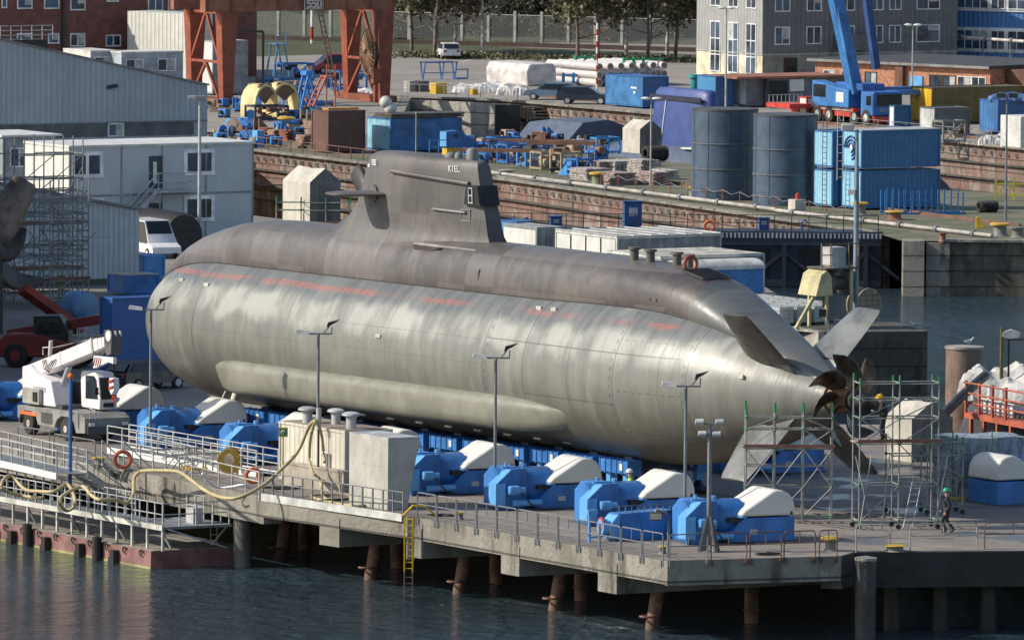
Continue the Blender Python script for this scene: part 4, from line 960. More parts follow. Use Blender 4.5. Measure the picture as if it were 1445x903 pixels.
mb = MB(); mb.tube((P.x+.2,-.35,P.z-.3),(P.x+.2,-.35,P.z-1.7),.03,6); mb.build('hoist_rope', BLACK, bm)
mb = MB(); mb.prism([(P.x+.0,P.z-1.75),(P.x+.4,P.z-1.75),(P.x+.45,P.z-2.3),(P.x+.2,P.z-2.55),(P.x-.02,P.z-2.3)], -.5,-.2,'y'); hk = mb.build('hook_block', WC, bm)
mb = MB()
for k in range(2): mb.bar((P.x-.0,-.51,P.z-1.95-k*.3),(P.x+.42,-.51,P.z-1.85-k*.3),.1)
mb.torus((P.x+.2,-.35,P.z-2.75),.13,.045,'y',12,6,.8); mb.build('stripes', RED, hk)
mb = MB(); mb.prism([(P.x-.75,P.z-.75),(P.x-.8,P.z-1.35),(P.x-.5,P.z-1.3),(P.x+.7,P.z-.95),(P.x+1.2,P.z-1.0),(P.x+1.2,P.z-.7)], -.95, -.75, 'y'); fj = mb.build('jib_adapter', WC, bm, bevel=.02)
mb = MB()
for k in range(4): mb.bar((P.x-.72+k*.2,-.955,P.z-1.22),(P.x-.55+k*.2,-.955,P.z-.8),.08,.01)
mb.build('stripes', RED, fj)
mb = MB()
for k in range(3): mb.bar((-3.36,-.95,1.9+k*.45),(-3.36,-.75,2.1+k*.45),.1)
mb.build('stripes', mat('stripe_orange', (.65,.16,.05)), t)
mb = MB(); q = B0+dB*1.9+upB*.37; mb.path([q+Vector((-.9,-.2,.0)),q+Vector((-.9,-.2,.35)),q+Vector((-.1,-.2,.42)),q+Vector((-.1,-.2,.05))], .03, 5); mb.tube(q+Vector((0,-.3,0)),q+Vector((.1,-.3,.75)),.1,8); mb.tube(q+Vector((.1,-.3,.4)),B0+dB*6.2+upB*.42,.015,4); mb.build('boom_fittings', mat('collar', (.55,.50,.48)), bm)
mb = MB(); mb.tube((-1.0,-.35,1.7),B0+dB*3.2-upB*.35,.14,10); mb.build('lift_ram', GALV, t, smooth=40)
mb = MB(); mb.path([(2.2,-1.25,.4),(2.2,-1.25,1.3),(2.5,-1.25,1.5),(2.9,-1.25,1.45),(2.9,-1.25,.7)], .03, 5); mb.path([(3.6,-1.0,1.2),(3.6,-1.0,1.7),(4.2,-1.0,1.6),(4.2,-1.0,1.2)], .03, 5); mb.build('grab_handle', GALV, t)
mb = MB(); mb.path([B0+dB*.3+upB*.4+Vector((0,-.2,0)),B0+dB*2.5+upB*.62+Vector((0,-.2,0)),B0+dB*5.5+upB*.5+Vector((0,-.2,0)),B0+dB*7.5+upB*.4+Vector((0,-.2,0))], .02, 4); mb.path([B0+dB*.3+upB*.3+Vector((0,.1,0)),B0+dB*7.6+upB*.5+Vector((0,.1,0))], .02, 4); mb.build('boom_cable', BLACK, bm)
for k_ in range(3):
    mb = MB(); mb.path([B0+dB*(1.2+k_*.15)+upB*.3+Vector((0,-.36,0)),B0+dB*(1.4+k_*.2)-upB*(.2+.1*k_)+Vector((0,-.42,0)),B0+dB*(2.2+k_*.2)+upB*.1+Vector((0,-.36,0))], .025, 5); mb.build('hydraulic_hose', BLACK, bm)
mb = MB(); mb.tube((2.45,.15,2.2),(2.7,-.1,2.4),.02,4); mb.box(2.62,2.68,-.25,-.05,2.25,2.6); mb.build('mirror', BLACK, cb)
for y_ in (-.9,.9): mb = MB(); mb.box(3.6,3.64,y_-.15,y_+.15,.85,1.0); mb.build('headlight', WHITE, t)
mb = MB(); mb.box(-3.1,-1.4,-1.235,-1.225,.95,1.12); mb.build('reflector_strip', mat('stripe_orange', (.65,.16,.05)), t)
mb = MB(); mb.box(-2.2,-.9,-1.0-.012,-1.0-.004,2.1,2.35); mb.build('decal', mat('decal_grey', (.30,.30,.32)), t)
# blue pole in front of the crane
t = thing('blue_post', 'thin blue post with an orange beacon before the white crane', 'post', G(99,668)); z1 = ZT(G(99,668), 532)
mb = MB(); mb.tube((0,0,-.6),(0,0,z1),.085,8); mb.build('post', mat('post_blue', (.03,.12,.36)), t); mb = MB(); mb.sphere((0,0,z1+.05),.14); mb.build('beacon', mat('beacon_orange', (.75,.15,.03)), t, smooth=60)
# ---------------------------------------------------------------- people
SKIN = mat('skin', (.45,.27,.20), .55, grime=0, var=.05)
def person(label, loc, rz, jacket, trousers, helmet, joints=None, top=1.06):
    J = dict(pel=(0,0,.95), chest=(0,0,1.28), neck=(0,0,1.47), head0=(.01,0,1.56), head=(.03,0,1.68),
        hl=(0,.10,.92), kl=(.16,.10,.52), al=(.02,.10,.10), tl=(.20,.10,.04), hr=(0,-.10,.92), kr=(.02,-.10,.50), ar=(-.26,-.10,.14), tr=(-.10,-.10,.03),
        sl=(0,.19,1.40), el=(-.12,.25,1.13), wl=(.02,.26,.90), fl=(.06,.25,.80), sr=(0,-.19,1.40), er=(.05,-.25,1.12), wr=(.22,-.24,.92), fr=(.27,-.23,.83))
    J.update(joints or {}); names = list(J)
    ed = [('pel','chest'),('chest','neck'),('neck','head0'),('head0','head'),('pel','hl'),('hl','kl'),('kl','al'),('al','tl'),('pel','hr'),('hr','kr'),('kr','ar'),('ar','tr'),('chest','sl'),('sl','el'),('el','wl'),('wl','fl'),('chest','sr'),('sr','er'),('er','wr'),('wr','fr')]
    rad = dict(pel=.18,chest=.20,neck=.07,head0=.085,head=.095,hl=.11,kl=.075,al=.055,tl=.045,hr=.11,kr=.075,ar=.055,tr=.045,sl=.08,el=.055,wl=.04,fl=.035,sr=.08,er=.055,wr=.04,fr=.035)
    me = bpy.data.meshes.new('b'); me.from_pydata([J[n] for n in names], [(names.index(a), names.index(b)) for a, b in ed], [])
    o = bpy.data.objects.new('tmp', me); C.objects.link(o); md = o.modifiers.new('s', 'SKIN')
    for i, n in enumerate(names): me.skin_vertices[0].data[i].radius = (rad[n], rad[n]*(.8 if n in ('pel','chest') else 1)); me.skin_vertices[0].data[i].use_root = (n == 'pel')
    o.modifiers.new('u', 'SUBSURF').levels = 2
    dg = bpy.context.evaluated_depsgraph_get(); bm_ = bpy.data.meshes.new_from_object(o.evaluated_get(dg)); bpy.data.objects.remove(o)
    for m_ in (jacket, trousers, SKIN, mat('boot', (.02,.018,.016))): bm_.materials.append(m_)
    H = Vector(J['head']); hz = J['neck'][2]
    for p in bm_.polygons:
        c_ = p.center; i = 0
        if c_.z < J['pel'][2]-.02: i = 1
        if c_.z > hz+.02: i = 2
        for f in ('fl','fr'):
            if (c_-Vector(J[f])).length < .085: i = 2
        for f in ('tl','tr','al','ar'):
            if (c_-Vector(J[f])).length < .11: i = 3
        p.material_index = i; p.use_smooth = True
    t = thing('person', label, 'person', loc, rz); t.scale = (top*1.12,top*1.12,top)
    b_ = bpy.data.objects.new('body', bm_); C.objects.link(b_); b_.parent = t
    mb = MB(); mb.lathe([(.135,-.01),(.135,.0),(.13,.06),(.10,.12),(.05,.15),(.01,.155)], 16, (H.x,H.y,H.z+.03)); mb.box(H.x+.08,H.x+.19,H.y-.07,H.y+.07,H.z+.022,H.z+.04); mb.build('helmet', helmet, t, smooth=50)
    mb = MB(); mb.sphere((H.x+.115,H.y,H.z-.03),.025,(1,.7,1.3),8); mb.build('nose', SKIN, b_)
    return t
DK = mat('work_navy', (.022,.026,.035), .8, grime=.1); DK2 = mat('work_black', (.016,.018,.022), .8, grime=.1)
person('man in dark work clothes and green helmet walking along the right quay', G(1336,752), math.pi*.96, DK, DK2, mat('helmet_green', (.02,.40,.20), .4))
person('worker in yellow hi-vis vest and white helmet between winch and hull', G(889,724), math.pi*1.0, mat('hivis', (.45,.75,.06), .6), DK, WHITE)
person('worker with yellow helmet behind the cream hood, right of the hi-vis worker', G(916,728), math.pi*.2, DK, DK, mat('helmet_yellow', (.85,.52,.02), .4))
# ---------------------------------------------------------------- scaffolds at the stern
SCG = mat('scaffold_galv', (.27,.27,.255), .5, grime=.3); PLK = mat('plank_red', (.22,.10,.07), .7, grime=.3); PLW = mat('plank_grey', (.33,.31,.28), .7)
def scaffold(name, label, loc, rz, nx, ny, sx, sy, zs, top, planks=(), cat='scaffold', r=.036, green=True, brace=True, castor=False, skip=0.0, seed=1, rails=(), plank_m=None):
    rr = random.Random(seed); t = thing(name, label, cat, loc, rz)
    for i in range(nx+1):
        for j in range(ny+1):
            mb = MB(); h = top+rr.uniform(-.1,.1); mb.tube((i*sx,j*sy,.12 if castor else 0),(i*sx,j*sy,h),r,6); o = mb.build('upright', SCG, t)
            if green:
                mb = MB()
                for z in zs: mb.tube((i*sx,j*sy,z-.06),(i*sx,j*sy,z+.06),r*1.7,6)
                mb.tube((i*sx,j*sy,h-.4),(i*sx,j*sy,h+.02),r*1.25,6); mb.build('coupling', GREEN, o)
            if castor: mb = MB(); mb.lathe([(.02,-.05),(.11,-.05),(.11,.05),(.02,.05)],12,(i*sx,j*sy,.11),'y'); mb.build('castor', BLACK, o)
    mb = MB()
    for z in list(zs)+list(rails):
        for j in range(ny+1):
            for i in range(nx):
                if rr.random() >= skip: mb.tube((i*sx,j*sy,z),((i+1)*sx,j*sy,z+rr.uniform(-.02,.02)),r*.85,5)
        for i in range(nx+1):
            for j in range(ny):
                if rr.random() >= skip: mb.tube((i*sx,j*sy,z+.03),(i*sx,(j+1)*sy,z+.03),r*.85,5)
    mb.build('ledgers', SCG, t)
    if brace:
        mb = MB()
        for i in range(nx):
            for a, b_ in zip(zs[:-1], zs[1:]):
                if rr.random() < .75: mb.tube((i*sx,-.04,a),((i+1)*sx,-.04,b_),r*.7,5)
                if rr.random() < .4: mb.tube(((i+1)*sx,-.06,a),(i*sx,-.06,b_),r*.7,5)
        mb.build('braces', SCG, t)
    for z in planks:
        for j in range(ny):
            for q in range(3):
                mb = MB(); y = j*sy+.06+q*(sy-.1)/3; mb.box(-.15,nx*sx+.15,y,y+(sy-.1)/3-.03,z+.04,z+.09); mb.build('plank', plank_m or (PLW if q else PLK), t)
        mb = MB(); mb.box(-.1,nx*sx+.1,-.07,-.03,z+.05,z+.2); mb.build('toe_board', PLK, t)
    return t
s1 = scaffold('scaffold', 'low scaffold with red brown platform under the lower left rudder', G(1052,738), PHI-.5, 3, 1, 1.25, .85, (.3,1.6,3.25,4.1,4.6), 5.2, (3.25,), rails=(2.5,))
s2 = scaffold('scaffold', 'tall wheeled scaffold tower right of the propeller with a ladder', G(1212,747), PHI-.35, 2, 1, 1.75, 1.3, (.35,1.9,3.7,4.8,5.6), 6.6, (3.7,), castor=True, rails=(6.3,))
mb = MB()
for x in (0,.4): mb.tube((1.9+x,-.3,.1),(2.5+x,.4,2.3),.025,5)
for k in range(8): q = k/8; mb.tube((1.9+q*.6,-.3+q*.7,.1+q*2.2),(2.3+q*.6,-.3+q*.7,.1+q*2.2),.02,5)
mb.build('ladder', GALV, s2)
mb = MB()
for x0, x1 in ((-.1,.5),(.5,-.2),(.9,1.3),(3.2,3.9)): mb.tube((x0,-.5,0),(x1,-.1,3.2),.03,5)
mb.build('raking_tubes', SCG, s2)
person('worker in dark overalls and yellow helmet on the scaffold beside the propeller hub', G(1246,622,3.8), math.pi*.95, DK2, DK2, mat('helmet_yellow', (.85,.52,.02), .4), dict(head0=(.07,0,1.54),head=(.13,0,1.63),neck=(.05,0,1.46),wl=(.30,.2,1.15),fl=(.40,.18,1.2),el=(.1,.27,1.12),wr=(.30,-.2,1.1),fr=(.4,-.18,1.12),kl=(.05,.1,.5),al=(.02,.1,.1),tl=(.15,.1,.03),ar=(-.03,-.1,.1),tr=(.1,-.1,.03)), 1.12)
s3 = scaffold('scaffold', 'long low scaffold frame in shadow between tower and plastic enclosure', G(1258,726), PHI-.35, 2, 1, 1.6, 1.2, (.35,1.6,2.6), 3.4, (), castor=True, rails=(3.2,))
# timber strips & plates
mb = MB()
for k in range(10): mb.box(k*.42,k*.42+.3,-.12,.12,.0,.09)
tag(mb.build('timber_strip', mat('timber_tan', (.33,.22,.16), .8), loc=G(1148,727), rz=-.35), 'row of short tan timber blocks on the deck before the scaffold', 'timber')
# tent with person, enclosure
TARP = mat('tarp_beige', (.50,.47,.40), .75, var=.08, scale=.7, grime=.25, bump=.5); TARPD = mat('tarp_grey', (.17,.165,.155), .75, bump=.4)
def tent(label, loc, rz, L, W, H, E, m1, m2, sag=.06, seed=3):
    "gable tent: local x 0..W (gable end faces -y), y 0..L"
    t = thing('frame_tent', label, 'tent', loc, rz); rr = random.Random(seed)
    n = 6; mb = MB(); g = {}
    prof = [(0,0),(0,E*.5),(0,E),(W*.25,(E+H)/2+.02),(W/2,H),(W*.75,(E+H)/2+.02),(W,E),(W,E*.5),(W,0)]
    rings = [[(x+(rr.uniform(-sag,sag) if 0<i<n else 0), L*i/n, z+(rr.uniform(-sag,sag)-sag*.5 if 0<i<n and z>.1 else 0)) for x, z in prof] for i in range(n+1)]
    mb.loft(rings, cap=False, close=False); mb.build('cover', m1, t, fix=False)
    mb = MB(); mb.add([(x,.02,z) for x, z in prof], [tuple(range(9))]); mb.add([(x,L-.02,z) for x, z in prof], [tuple(range(9))]); mb.build('end_sheet', m2, t, fix=False)
    mb = MB(); mb.box(W*.3,W*.68,-.012,.012,0,E*.95); mb.build('door_flap', mat('flap_grey', (.12,.118,.11)), t); return t
tent('beige frame tent with grey end sheet standing behind the stern scaffold', G(1286,652), PHI, 2.3, 2.3, 2.8, 2.0, TARP, TARPD)
PL = NT('plastic_sheet'); cpl = PL.mix(PL.noise(1.2, (2,2,.8), detail=8, rough=.8, lo=.4, hi=.65), (.15,.18,.22), (.42,.45,.48)); PL.bump(PL.noise(2.5, detail=6, lo=.2, hi=.8), .9, .12); M_PLAST = PL.out(cpl, .3)
b = G(1345,705); t = thing('plastic_enclosure', 'scaffold enclosure wrapped in translucent plastic sheeting behind the right winch', 'enclosure', b, PHI-.2)
mb = MB(); n = 10; rr = random.Random(5)
for face in range(2):
    for i in range(n):
        for j in range(8):
            pass
gx, gy, gz = 3.6, 2.6, 2.75
def wr(p): return (p[0]+.06*math.sin(p[2]*5+p[1]*3), p[1]+.06*math.sin(p[0]*4+p[2]*3), p[2]+.03*math.sin(p[0]*3+p[1]*2))
for (o_, u_, v_) in (((0,0,0),(gx,0,0),(0,0,gz)),((0,0,0),(0,gy,0),(0,0,gz)),((0,0,gz),(gx,0,0),(0,gy,0)),((gx,0,0),(0,gy,0),(0,0,gz))):
    o_, u_, v_ = Vector(o_), Vector(u_), Vector(v_); vs = [wr(o_+u_*i/10+v_*j/10) for j in range(11) for i in range(11)]
    mb.add(vs, [(j*11+i, j*11+i+1, (j+1)*11+i+1, (j+1)*11+i) for j in range(10) for i in range(10)])
mb.build('sheeting', M_PLAST, t, smooth=80)
for x, y in ((-.08,-.08),(gx/2,-.1),(gx+.08,-.08),(-.08,gy)):
    mb = MB(); mb.tube((x,y,0),(x,y,gz+.35),.035,6); mb.build('upright', GREEN, t)
mb = MB(); mb.box(-.5,1.2,-.35,-.25,.05,.15); mb.build('yellow_board', YEL, t)
# ---------------------------------------------------------------- second submarine at the right edge
o2 = G(1400,712); t = thing('second_submarine', 'dark sail and hull of another submarine cut off by the right picture edge', 'submarine', AX(1352,447), AYAW-.15)
M_S2 = mat('sub2_dark', (.055,.05,.05), .45, var=.2)
mb = MB(); mb.lathe([(.05,-9),(1.2,-8.3),(2.2,-6),(2.9,-2),(3.1,24),(2.5,30),(1,36)], 40, (2,0,-4.6), 'x'); mb.build('hull', M_S2, t, smooth=50)
mb = MB(); rings = []
for z, a, b_, wd in ((-2.4,-.6,14,1.5),(-1.2,0,14,1.15),(.6,1.3,14,1.0),(1.5,2.0,14,.9),(1.75,2.4,14,.7)):
    rings.append([( (a+b_)/2+(b_-a)/2*math.cos(q), wd*math.copysign(abs(math.sin(q))**.6, math.sin(q)), z) for q in [2*math.pi*k/32 for k in range(32)]])
mb.loft(rings); mb.build('sail', M_S2, t, smooth=50)
mb = MB(); foil(mb, (3.2,-.8,-.1), (2.9,-3.4,-.1), 2.6, 1.3, .3); mb.build('bow_plane', mat('plane_pale', (.20,.19,.19), .4), t, smooth=60)
b = AX(1352,447); t = thing('sail_scaffold', 'orange red working platform with railing around the second submarine sail', 'scaffold', b, AYAW-.15)
RO = mat('red_oxide', (.42,.10,.05), .6, rust=.2)
mb = MB(); mb.box(4.9,12,-1.9,-1.0,1.15,1.42); mb.build('platform', RO, t)
for x in (5.1,6.6,8.1,9.6):
    mb = MB(); mb.box(x-.07,x+.07,-1.95,-1.84,1.42,2.95); mb.build('post', RO, t)
    mb = MB(); mb.box(x-.09+.5,x+.09+.5,-1.92,-1.75,.1,1.15); mb.build('hanger', RO, t)
mb = MB()
for z in (1.9,2.35,2.85): mb.tube((4.9,-1.93,z),(12,-1.93,z),.05,6)
mb.build('rail', RO, t)
mb = MB()
for k in range(9): mb.box(5.2+k*.5,5.5+k*.5,-1.5,-1.42,1.5,2.1)
mb.tube((5.0,-1.46,2.1),(9.8,-1.46,2.1),.04,5); mb.build('barrier', WHITE, t)
t = thing('floodlight', 'pale floodlight on a short dark post above the white tarpaulin', 'floodlight', AX(1424,446)); mb = MB(); mb.tube((0,0,0),(0,0,4.6),.05,6); mb.bar((-.1,0,4.6),(.8,0,4.6),.06); mb.build('post', BLACK, t); mb = MB(); mb.prism([(-.35,4.75),(-.3,4.95),(.1,5.1),(.55,4.95),(.5,4.7),(0,4.65)],-.2,.2,'y'); mb.build('lamp_head', mat('lamp_grey', (.50,.49,.47)), t)
t = thing('post', 'slim olive post standing above the white tarpaulin at the right', 'post', AX(1414,446)); mb = MB(); mb.tube((0,0,1),(0,0,5.2),.09,6); mb.build('shaft', mat('olive', (.10,.09,.03)), t)
def cloth_blob(name, label, loc, sx, sy, sz, m, seed=1, cat='tarpaulin', n=26, rz=0):
    rr = random.Random(seed); mb = MB(); vs = []
    for j in range(n+1):
        for i in range(n+1):
            x = i/n*2-1; y = j/n*2-1; q = max(0, 1-max(abs(x)**4, abs(y)**4))
            h = sz*(q**.45)*(.70+.2*math.sin(3.1*x+seed)*math.cos(2.7*y+seed*2)-.13*abs(math.sin(4.6*x+2.7*y+seed))-.10*abs(math.sin(6.3*y-5.1*x+seed*1.7))+.12) + rr.uniform(-.02,.02)*sz
            vs.append((x*sx*(1+.05*rr.uniform(-1,1)), y*sy*(1+.05*rr.uniform(-1,1)), max(0, h)))
    mb.add(vs, [(j*(n+1)+i, j*(n+1)+i+1, (j+1)*(n+1)+i+1, (j+1)*(n+1)+i) for j in range(n) for i in range(n)])
    return tag(mb.build(name, m, loc=loc, rz=rz, smooth=22), label, cat)
WT = mat('white_tarp', (.60,.58,.55), .6, var=.1, grime=.2, bump=.6)
p_ = AX(1420,446.5); p_.z = 1.6
cloth_blob('white_tarpaulin', 'crumpled white tarpaulin over the top of the second submarine sail', p_, 2.1, 1.1, 2.0, WT, 4, rz=-.35)
hose('thick dark ventilation pipe rising from the scaffold to the second sail', [(1262,622,.6),(1300,604,1.1),(1330,585,1.5),(1360,556,2.3),(1390,530,3.0)], .24, mat('pipe_dark', (.035,.04,.038), .5), 'ventilation_pipe')
# ---------------------------------------------------------------- pontoon, walkway, stairs
PZ = -2.7
fl = G(-260,690,PZ); fr = G(213,778,PZ); dR = (fr-fl).normalized(); nP = Vector((-dR.y,dR.x,0))
ang = math.atan2(dR.y, dR.x); Lp = (fr-fl).length
t = thing('pontoon', 'dull red floating pontoon with rubber fenders moored at the left pier', 'pontoon', fr, ang)
M_PONT = mat('pontoon_red', (.235,.115,.105), .7, var=.2, grime=.5, gcol=(.10,.07,.05))
mb = MB(); mb.box(-Lp,0,0,5.0,-2.0,0); mb.build('hull', M_PONT, t)
mb = MB(); mb.box(-Lp,0,0.1,4.9,.004,.03); mb.build('deck', mat('pontoon_deck', (.26,.23,.20), .85, grime=.5), t)
mb = MB(); mb.box(-Lp,-.01,-.02,-.004,-.86,-.70); mb.build('waterline', mat('slime', (.30,.29,.12)), t)
s_ = 31.4
def px_to_l(px): 
    best = min(range(801), key=lambda k: abs(CX + (fr-dR*(k*.05)).x/(fr-dR*(k*.05)).y*F - px)); return -best*.05
for px, tall in ((20,0),(44,1),(68,0),(116,0),(143,1),(165,0),(-5,0)):
    mb = MB(); x = px_to_l(px)
    if tall: mb.lathe([(.22,-1.5),(.22,.25),(.02,.3)], 12, (x,-.22,0))
    else: mb.prism([(x-.25,-1.5),(x-.25,-.55),(x-.12,-.55),(x-.12,-.2),(x+.25,-.2),(x+.25,-1.5)], -.32, -.02, 'y')
    mb.build('fender', BLACK, t)
for px in (9,33,57,81,105,129,153,178,202):
    mb = MB(); x = px_to_l(px); mb.torus((x,-.1,-.12),.13,.04,'y',12,5,.75); mb.build('hook', BLACK, t)
# walkway on posts
WZ = 1.12
tw = thing('walkway', 'galvanised raised walkway with railings standing on the pontoon', 'walkway', fr + Vector((0,0,0)), ang)
x0 = px_to_l(226) if False else .45
mb = MB(); mb.box(-Lp,x0,.35,1.95,WZ-.12,WZ); mb.box(-3.6,x0,1.95,3.9,WZ-.12,WZ-.004); mb.build('deck', mat('grating', (.20,.215,.22), .6), tw)
mb = MB(); mb.box(-Lp,x0+.02,.30,.345,WZ-.16,WZ+.08); mb.build('fascia', mat('fascia_pale', (.52,.51,.45)), tw)
for k in range(12):
    x = x0-.1-k*1.45; mb = MB(); mb.box(x-.05,x+.05,.36,.46,.03,WZ-.12); mb.build('leg', mat('fascia_pale', (.52,.51,.45)), tw)
    if k % 3 == 0: mb = MB(); mb.bar((x-.1,.9,.1),(x-1.2,.9,WZ-.15),.07); mb.build('brace', STEELG, tw)
for k in range(26):
    x = x0-.08-k*.72; mb = MB(); mb.box(x-.03,x+.03,.36,.42,WZ,WZ+1.05); mb.build('post', GALV, tw)
mb = MB()
for z in (.55,1.05): mb.tube((-Lp,.39,WZ+z),(x0-.05,.39,WZ+z),.028,6)
for z in (.55,1.05): mb.tube((x0-.05,.39,WZ+z),(x0-.05,3.8,WZ+z),.028,6); mb.tube((x0-.05,3.8,WZ+z),(x0-4,3.8,WZ+z),.028,6)
for z in (.55,1.05): mb.tube((-Lp,1.9,WZ+z),(-5,1.9,WZ+z),.028,6)
mb.build('rail', GALV, tw)
for k in range(5): 
    mb = MB(); y = .39+k*.85; mb.box(x0-.08,x0-.02,y-.03,y+.03,WZ,WZ+1.05); mb.build('post', GALV, tw)
for k in range(6):
    mb = MB(); x = x0-.05-k*.8; mb.box(x-.03,x+.03,3.77,3.83,WZ,WZ+1.05); mb.build('post', GALV, tw)
for k in range(16):
    mb = MB(); x = -5-k*.9; mb.box(x-.03,x+.03,1.87,1.93,WZ,WZ+1.05); mb.build('post', GALV, tw)
mb = MB(); mb.box(x0-1.6,x0-.9,2.4,2.9,WZ,WZ+.7); mb.build('locker', mat('locker', (.42,.42,.40)), tw)
mb = MB(); mb.bar((x0-.1,3.7,.05),(x0+.0,.6,WZ-.1),.07); mb.bar((x0-1.5,3.7,.05),(x0-.1,3.7,WZ-.1),.07); mb.build('brace', GALV, tw)
# ladder on pontoon end
t = thing('pontoon_ladder', 'short pale ladder at the end of the red pontoon', 'ladder', G(297,768,PZ))
mb = MB()
for x in (0,.3): mb.tube((x,0,-.1),(x,0,.95),.025,5)
for k in range(3): mb.tube((0,0,.1+k*.35),(.3,0,.1+k*.35),.02,5)
mb.build('frame', mat('fascia_pale', (.52,.51,.45)), t)
# stairs: from pier level down towards the right onto the walkway
def stair(label, top, bot, w, n, par_name='gangway_stair'):
    d = bot-top; L = math.hypot(d.x, d.y); t = thing(par_name, label, 'stairs', top, math.atan2(d.y, d.x)); dz = d.z
    mb = MB()
    for y in (0,w): mb.bar((0,y,0),(L,y,dz),.06,.22)
    mb.build('stringer', RAILW, t)
    mb = MB()
    for k in range(n): q = (k+.5)/n; mb.box(L*q-.1,L*q+.1,.03,w-.03,dz*q+.02,dz*q+.05)
    mb.build('tread', mat('grating', (.20,.215,.22)), t)
    mb = MB()
    for y in (0,w):
        for z in (.55,1.05): mb.tube((0,y,z),(L,y,dz+z),.03,6)
        for k in range(5): q = k/4; mb.tube((L*q,y,dz*q),(L*q,y,dz*q+1.05),.028,5)
    mb.build('handrail', RAILW, t); return t
stair('steep galvanised stairs from the pier down to the pontoon walkway', G(122,668,.05), G(186,712,-1.5), 1.3, 11)
stair('second flight of galvanised stairs half hidden behind the tan hose', G(175,655,.3), G(222,700,-1.5), 1.1, 10)
# gangway left: white girder
def gangway(label, P, Q, w=1.4, h=1.05, n=8, m=None):
    d = Q-P; L = math.hypot(d.x, d.y); t = thing('gangway', label, 'gangway', P, math.atan2(d.y, d.x)); dz = d.z
    mb = MB(); mb.bar((0,0,-.1),(L,0,dz-.1),.08,.3); mb.bar((0,w,-.1),(L,w,dz-.1),.08,.3); mb.build('girder', m or WHITE, t)
    mb = MB(); mb.add([(0,.04,.0),(L,.04,dz),(L,w-.04,dz),(0,w-.04,0)], [(0,1,2,3)]); mb.build('walk_surface', mat('grating', (.20,.215,.22)), t)
    for y in (0,w):
        mb = MB()
        for z in (.4,.72,h): mb.tube((0,y,z),(L,y,dz+z),.028,6)
        mb.build('handrail', RAILW, t)
        for k in range(n+1): q = k/n; mb = MB(); mb.box(L*q-.03,L*q+.03,y-.03,y+.03,dz*q,dz*q+h); mb.build('post', GALV, t)
    return t
gangway('white girder gangway with railings at the left edge before the crane', G(-60,637,.15), G(80,669,.1), 1.5, 1.05, 9)
gangway('long pale gangway with two handrails along the pier edge behind the stairs', G(152,632,.35), G(362,668,.15), 1.2, 1.05, 10)
rail_panel('railing_panel', G(25,634,0), G(70,641,0), STEELG, 'dark grey railing hoop beside the crane wheels', 'railings by the crane'); rail_panel('railing_panel', G(76,645,0), G(134,655,0), STEELG, 'grey railing hoop before the crane front', 'railings by the crane')
# yellow hose reels
t = thing('hose_reel', 'big yellow hose reel lying behind the pier railings', 'reel', G(325,668), PHI+1.0); t.scale = (.8,.8,.8)
mb = MB(); mb.lathe([(.02,-.5),(.72,-.5),(.74,-.4),(.3,-.36),(.3,.36),(.74,.4),(.72,.5),(.02,.5)], 24, (0,0,.74), 'x'); mb.build('drum', mat('reel_ochre', (.36,.24,.035), .6, rust=.2, grime=.5), t, smooth=40)
mb = MB(); mb.lathe([(.02,-.9),(.3,-.9),(.3,-.5),(.02,-.5)], 16, (-.3,0,.9), 'x'); mb.build('motor', mat('reel_tan', (.5,.42,.28)), t, smooth=40)
t = thing('hose_reel', 'low yellow cable tray behind the left gangway', 'reel', G(275,662), PHI)
mb = MB(); mb.lathe([(.6,.0),(.62,.12),(.5,.14),(.45,.03)], 20); mb.build('tray', YEL, t)
post_rail('edge_railing','pale pier edge railing behind the stairs and tan hose',G(198,659.5),G(366,699),9,RAILW,kerb=None)
post_rail('edge_railing','short pale railing across the pier before the long gangway',G(222,650),G(300,668),6,RAILW)
for k_,(px_,py_,lb_) in enumerate(((238,668,'grey raised pipe frame on the deck before the yellow tray'),(262,676,'second grey pipe frame beside the raised one'))):
    t = thing('pipe_stand',lb_,'pipe stand',G(px_,py_),PHI); mb = MB(); mb.bar((0,0,0),(1.0,0,1.1),.05); mb.bar((1.0,0,0),(0,0,1.1),.05); mb.bar((0,.6,0),(1.0,.6,1.1),.05); mb.bar((-.6,.3,1.1),(1.9,.3,1.1),.07); mb.bar((-.2,.3,.7),(1.5,.3,.9),.05); mb.build('frame', RAILW, t)
bollard(140,655,'yellow capped bollard beside the stair railing at the crane', .25, .35)
# ------------------------------------------------------------------ middle ground
def cont(label, px, py, L, W, H, m, name='container', cat='container', roof=None, frame=None, z=0.0, group=None, doors=False, rz=PHI, lit=None):
    t = thing(name, label, cat, G(px,py) + Vector((0,0,z)), rz, group); container_body(t, L, W, H, m, frame=frame)
    if roof: mb = MB(); mb.box(.02,W-.02,.02,L-.02,H+.001,H+.04); mb.build('roof', roof, t)
    if lit: mb = MB(); mb.box(-.006,.0,.13,L-.13,.25,H-.13); mb.build('lit_panel', lit, t)  # paler panel puts the sunlit side into the colour
    return t
CW = mat('cont_white', (.60,.59,.55), .5, var=.08, grime=.25); CG2 = mat('cont_grey', (.27,.29,.30), .6, corr=(0,.9))  # the grey paints the shaded sides of the white containers
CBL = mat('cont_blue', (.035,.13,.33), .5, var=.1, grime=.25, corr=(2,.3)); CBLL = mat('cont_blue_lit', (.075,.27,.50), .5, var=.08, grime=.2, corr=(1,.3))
RIB = mat('ribbed_roof', (.34,.34,.32), .6, corr=(0,1.2), grime=.4)
t = cont('long white office container block with grey ribbed roof behind the submarine', 870, 397, 7.2, 7.4, 2.65, CG2, roof=RIB, frame=mat('frame_w', (.55,.55,.52)))
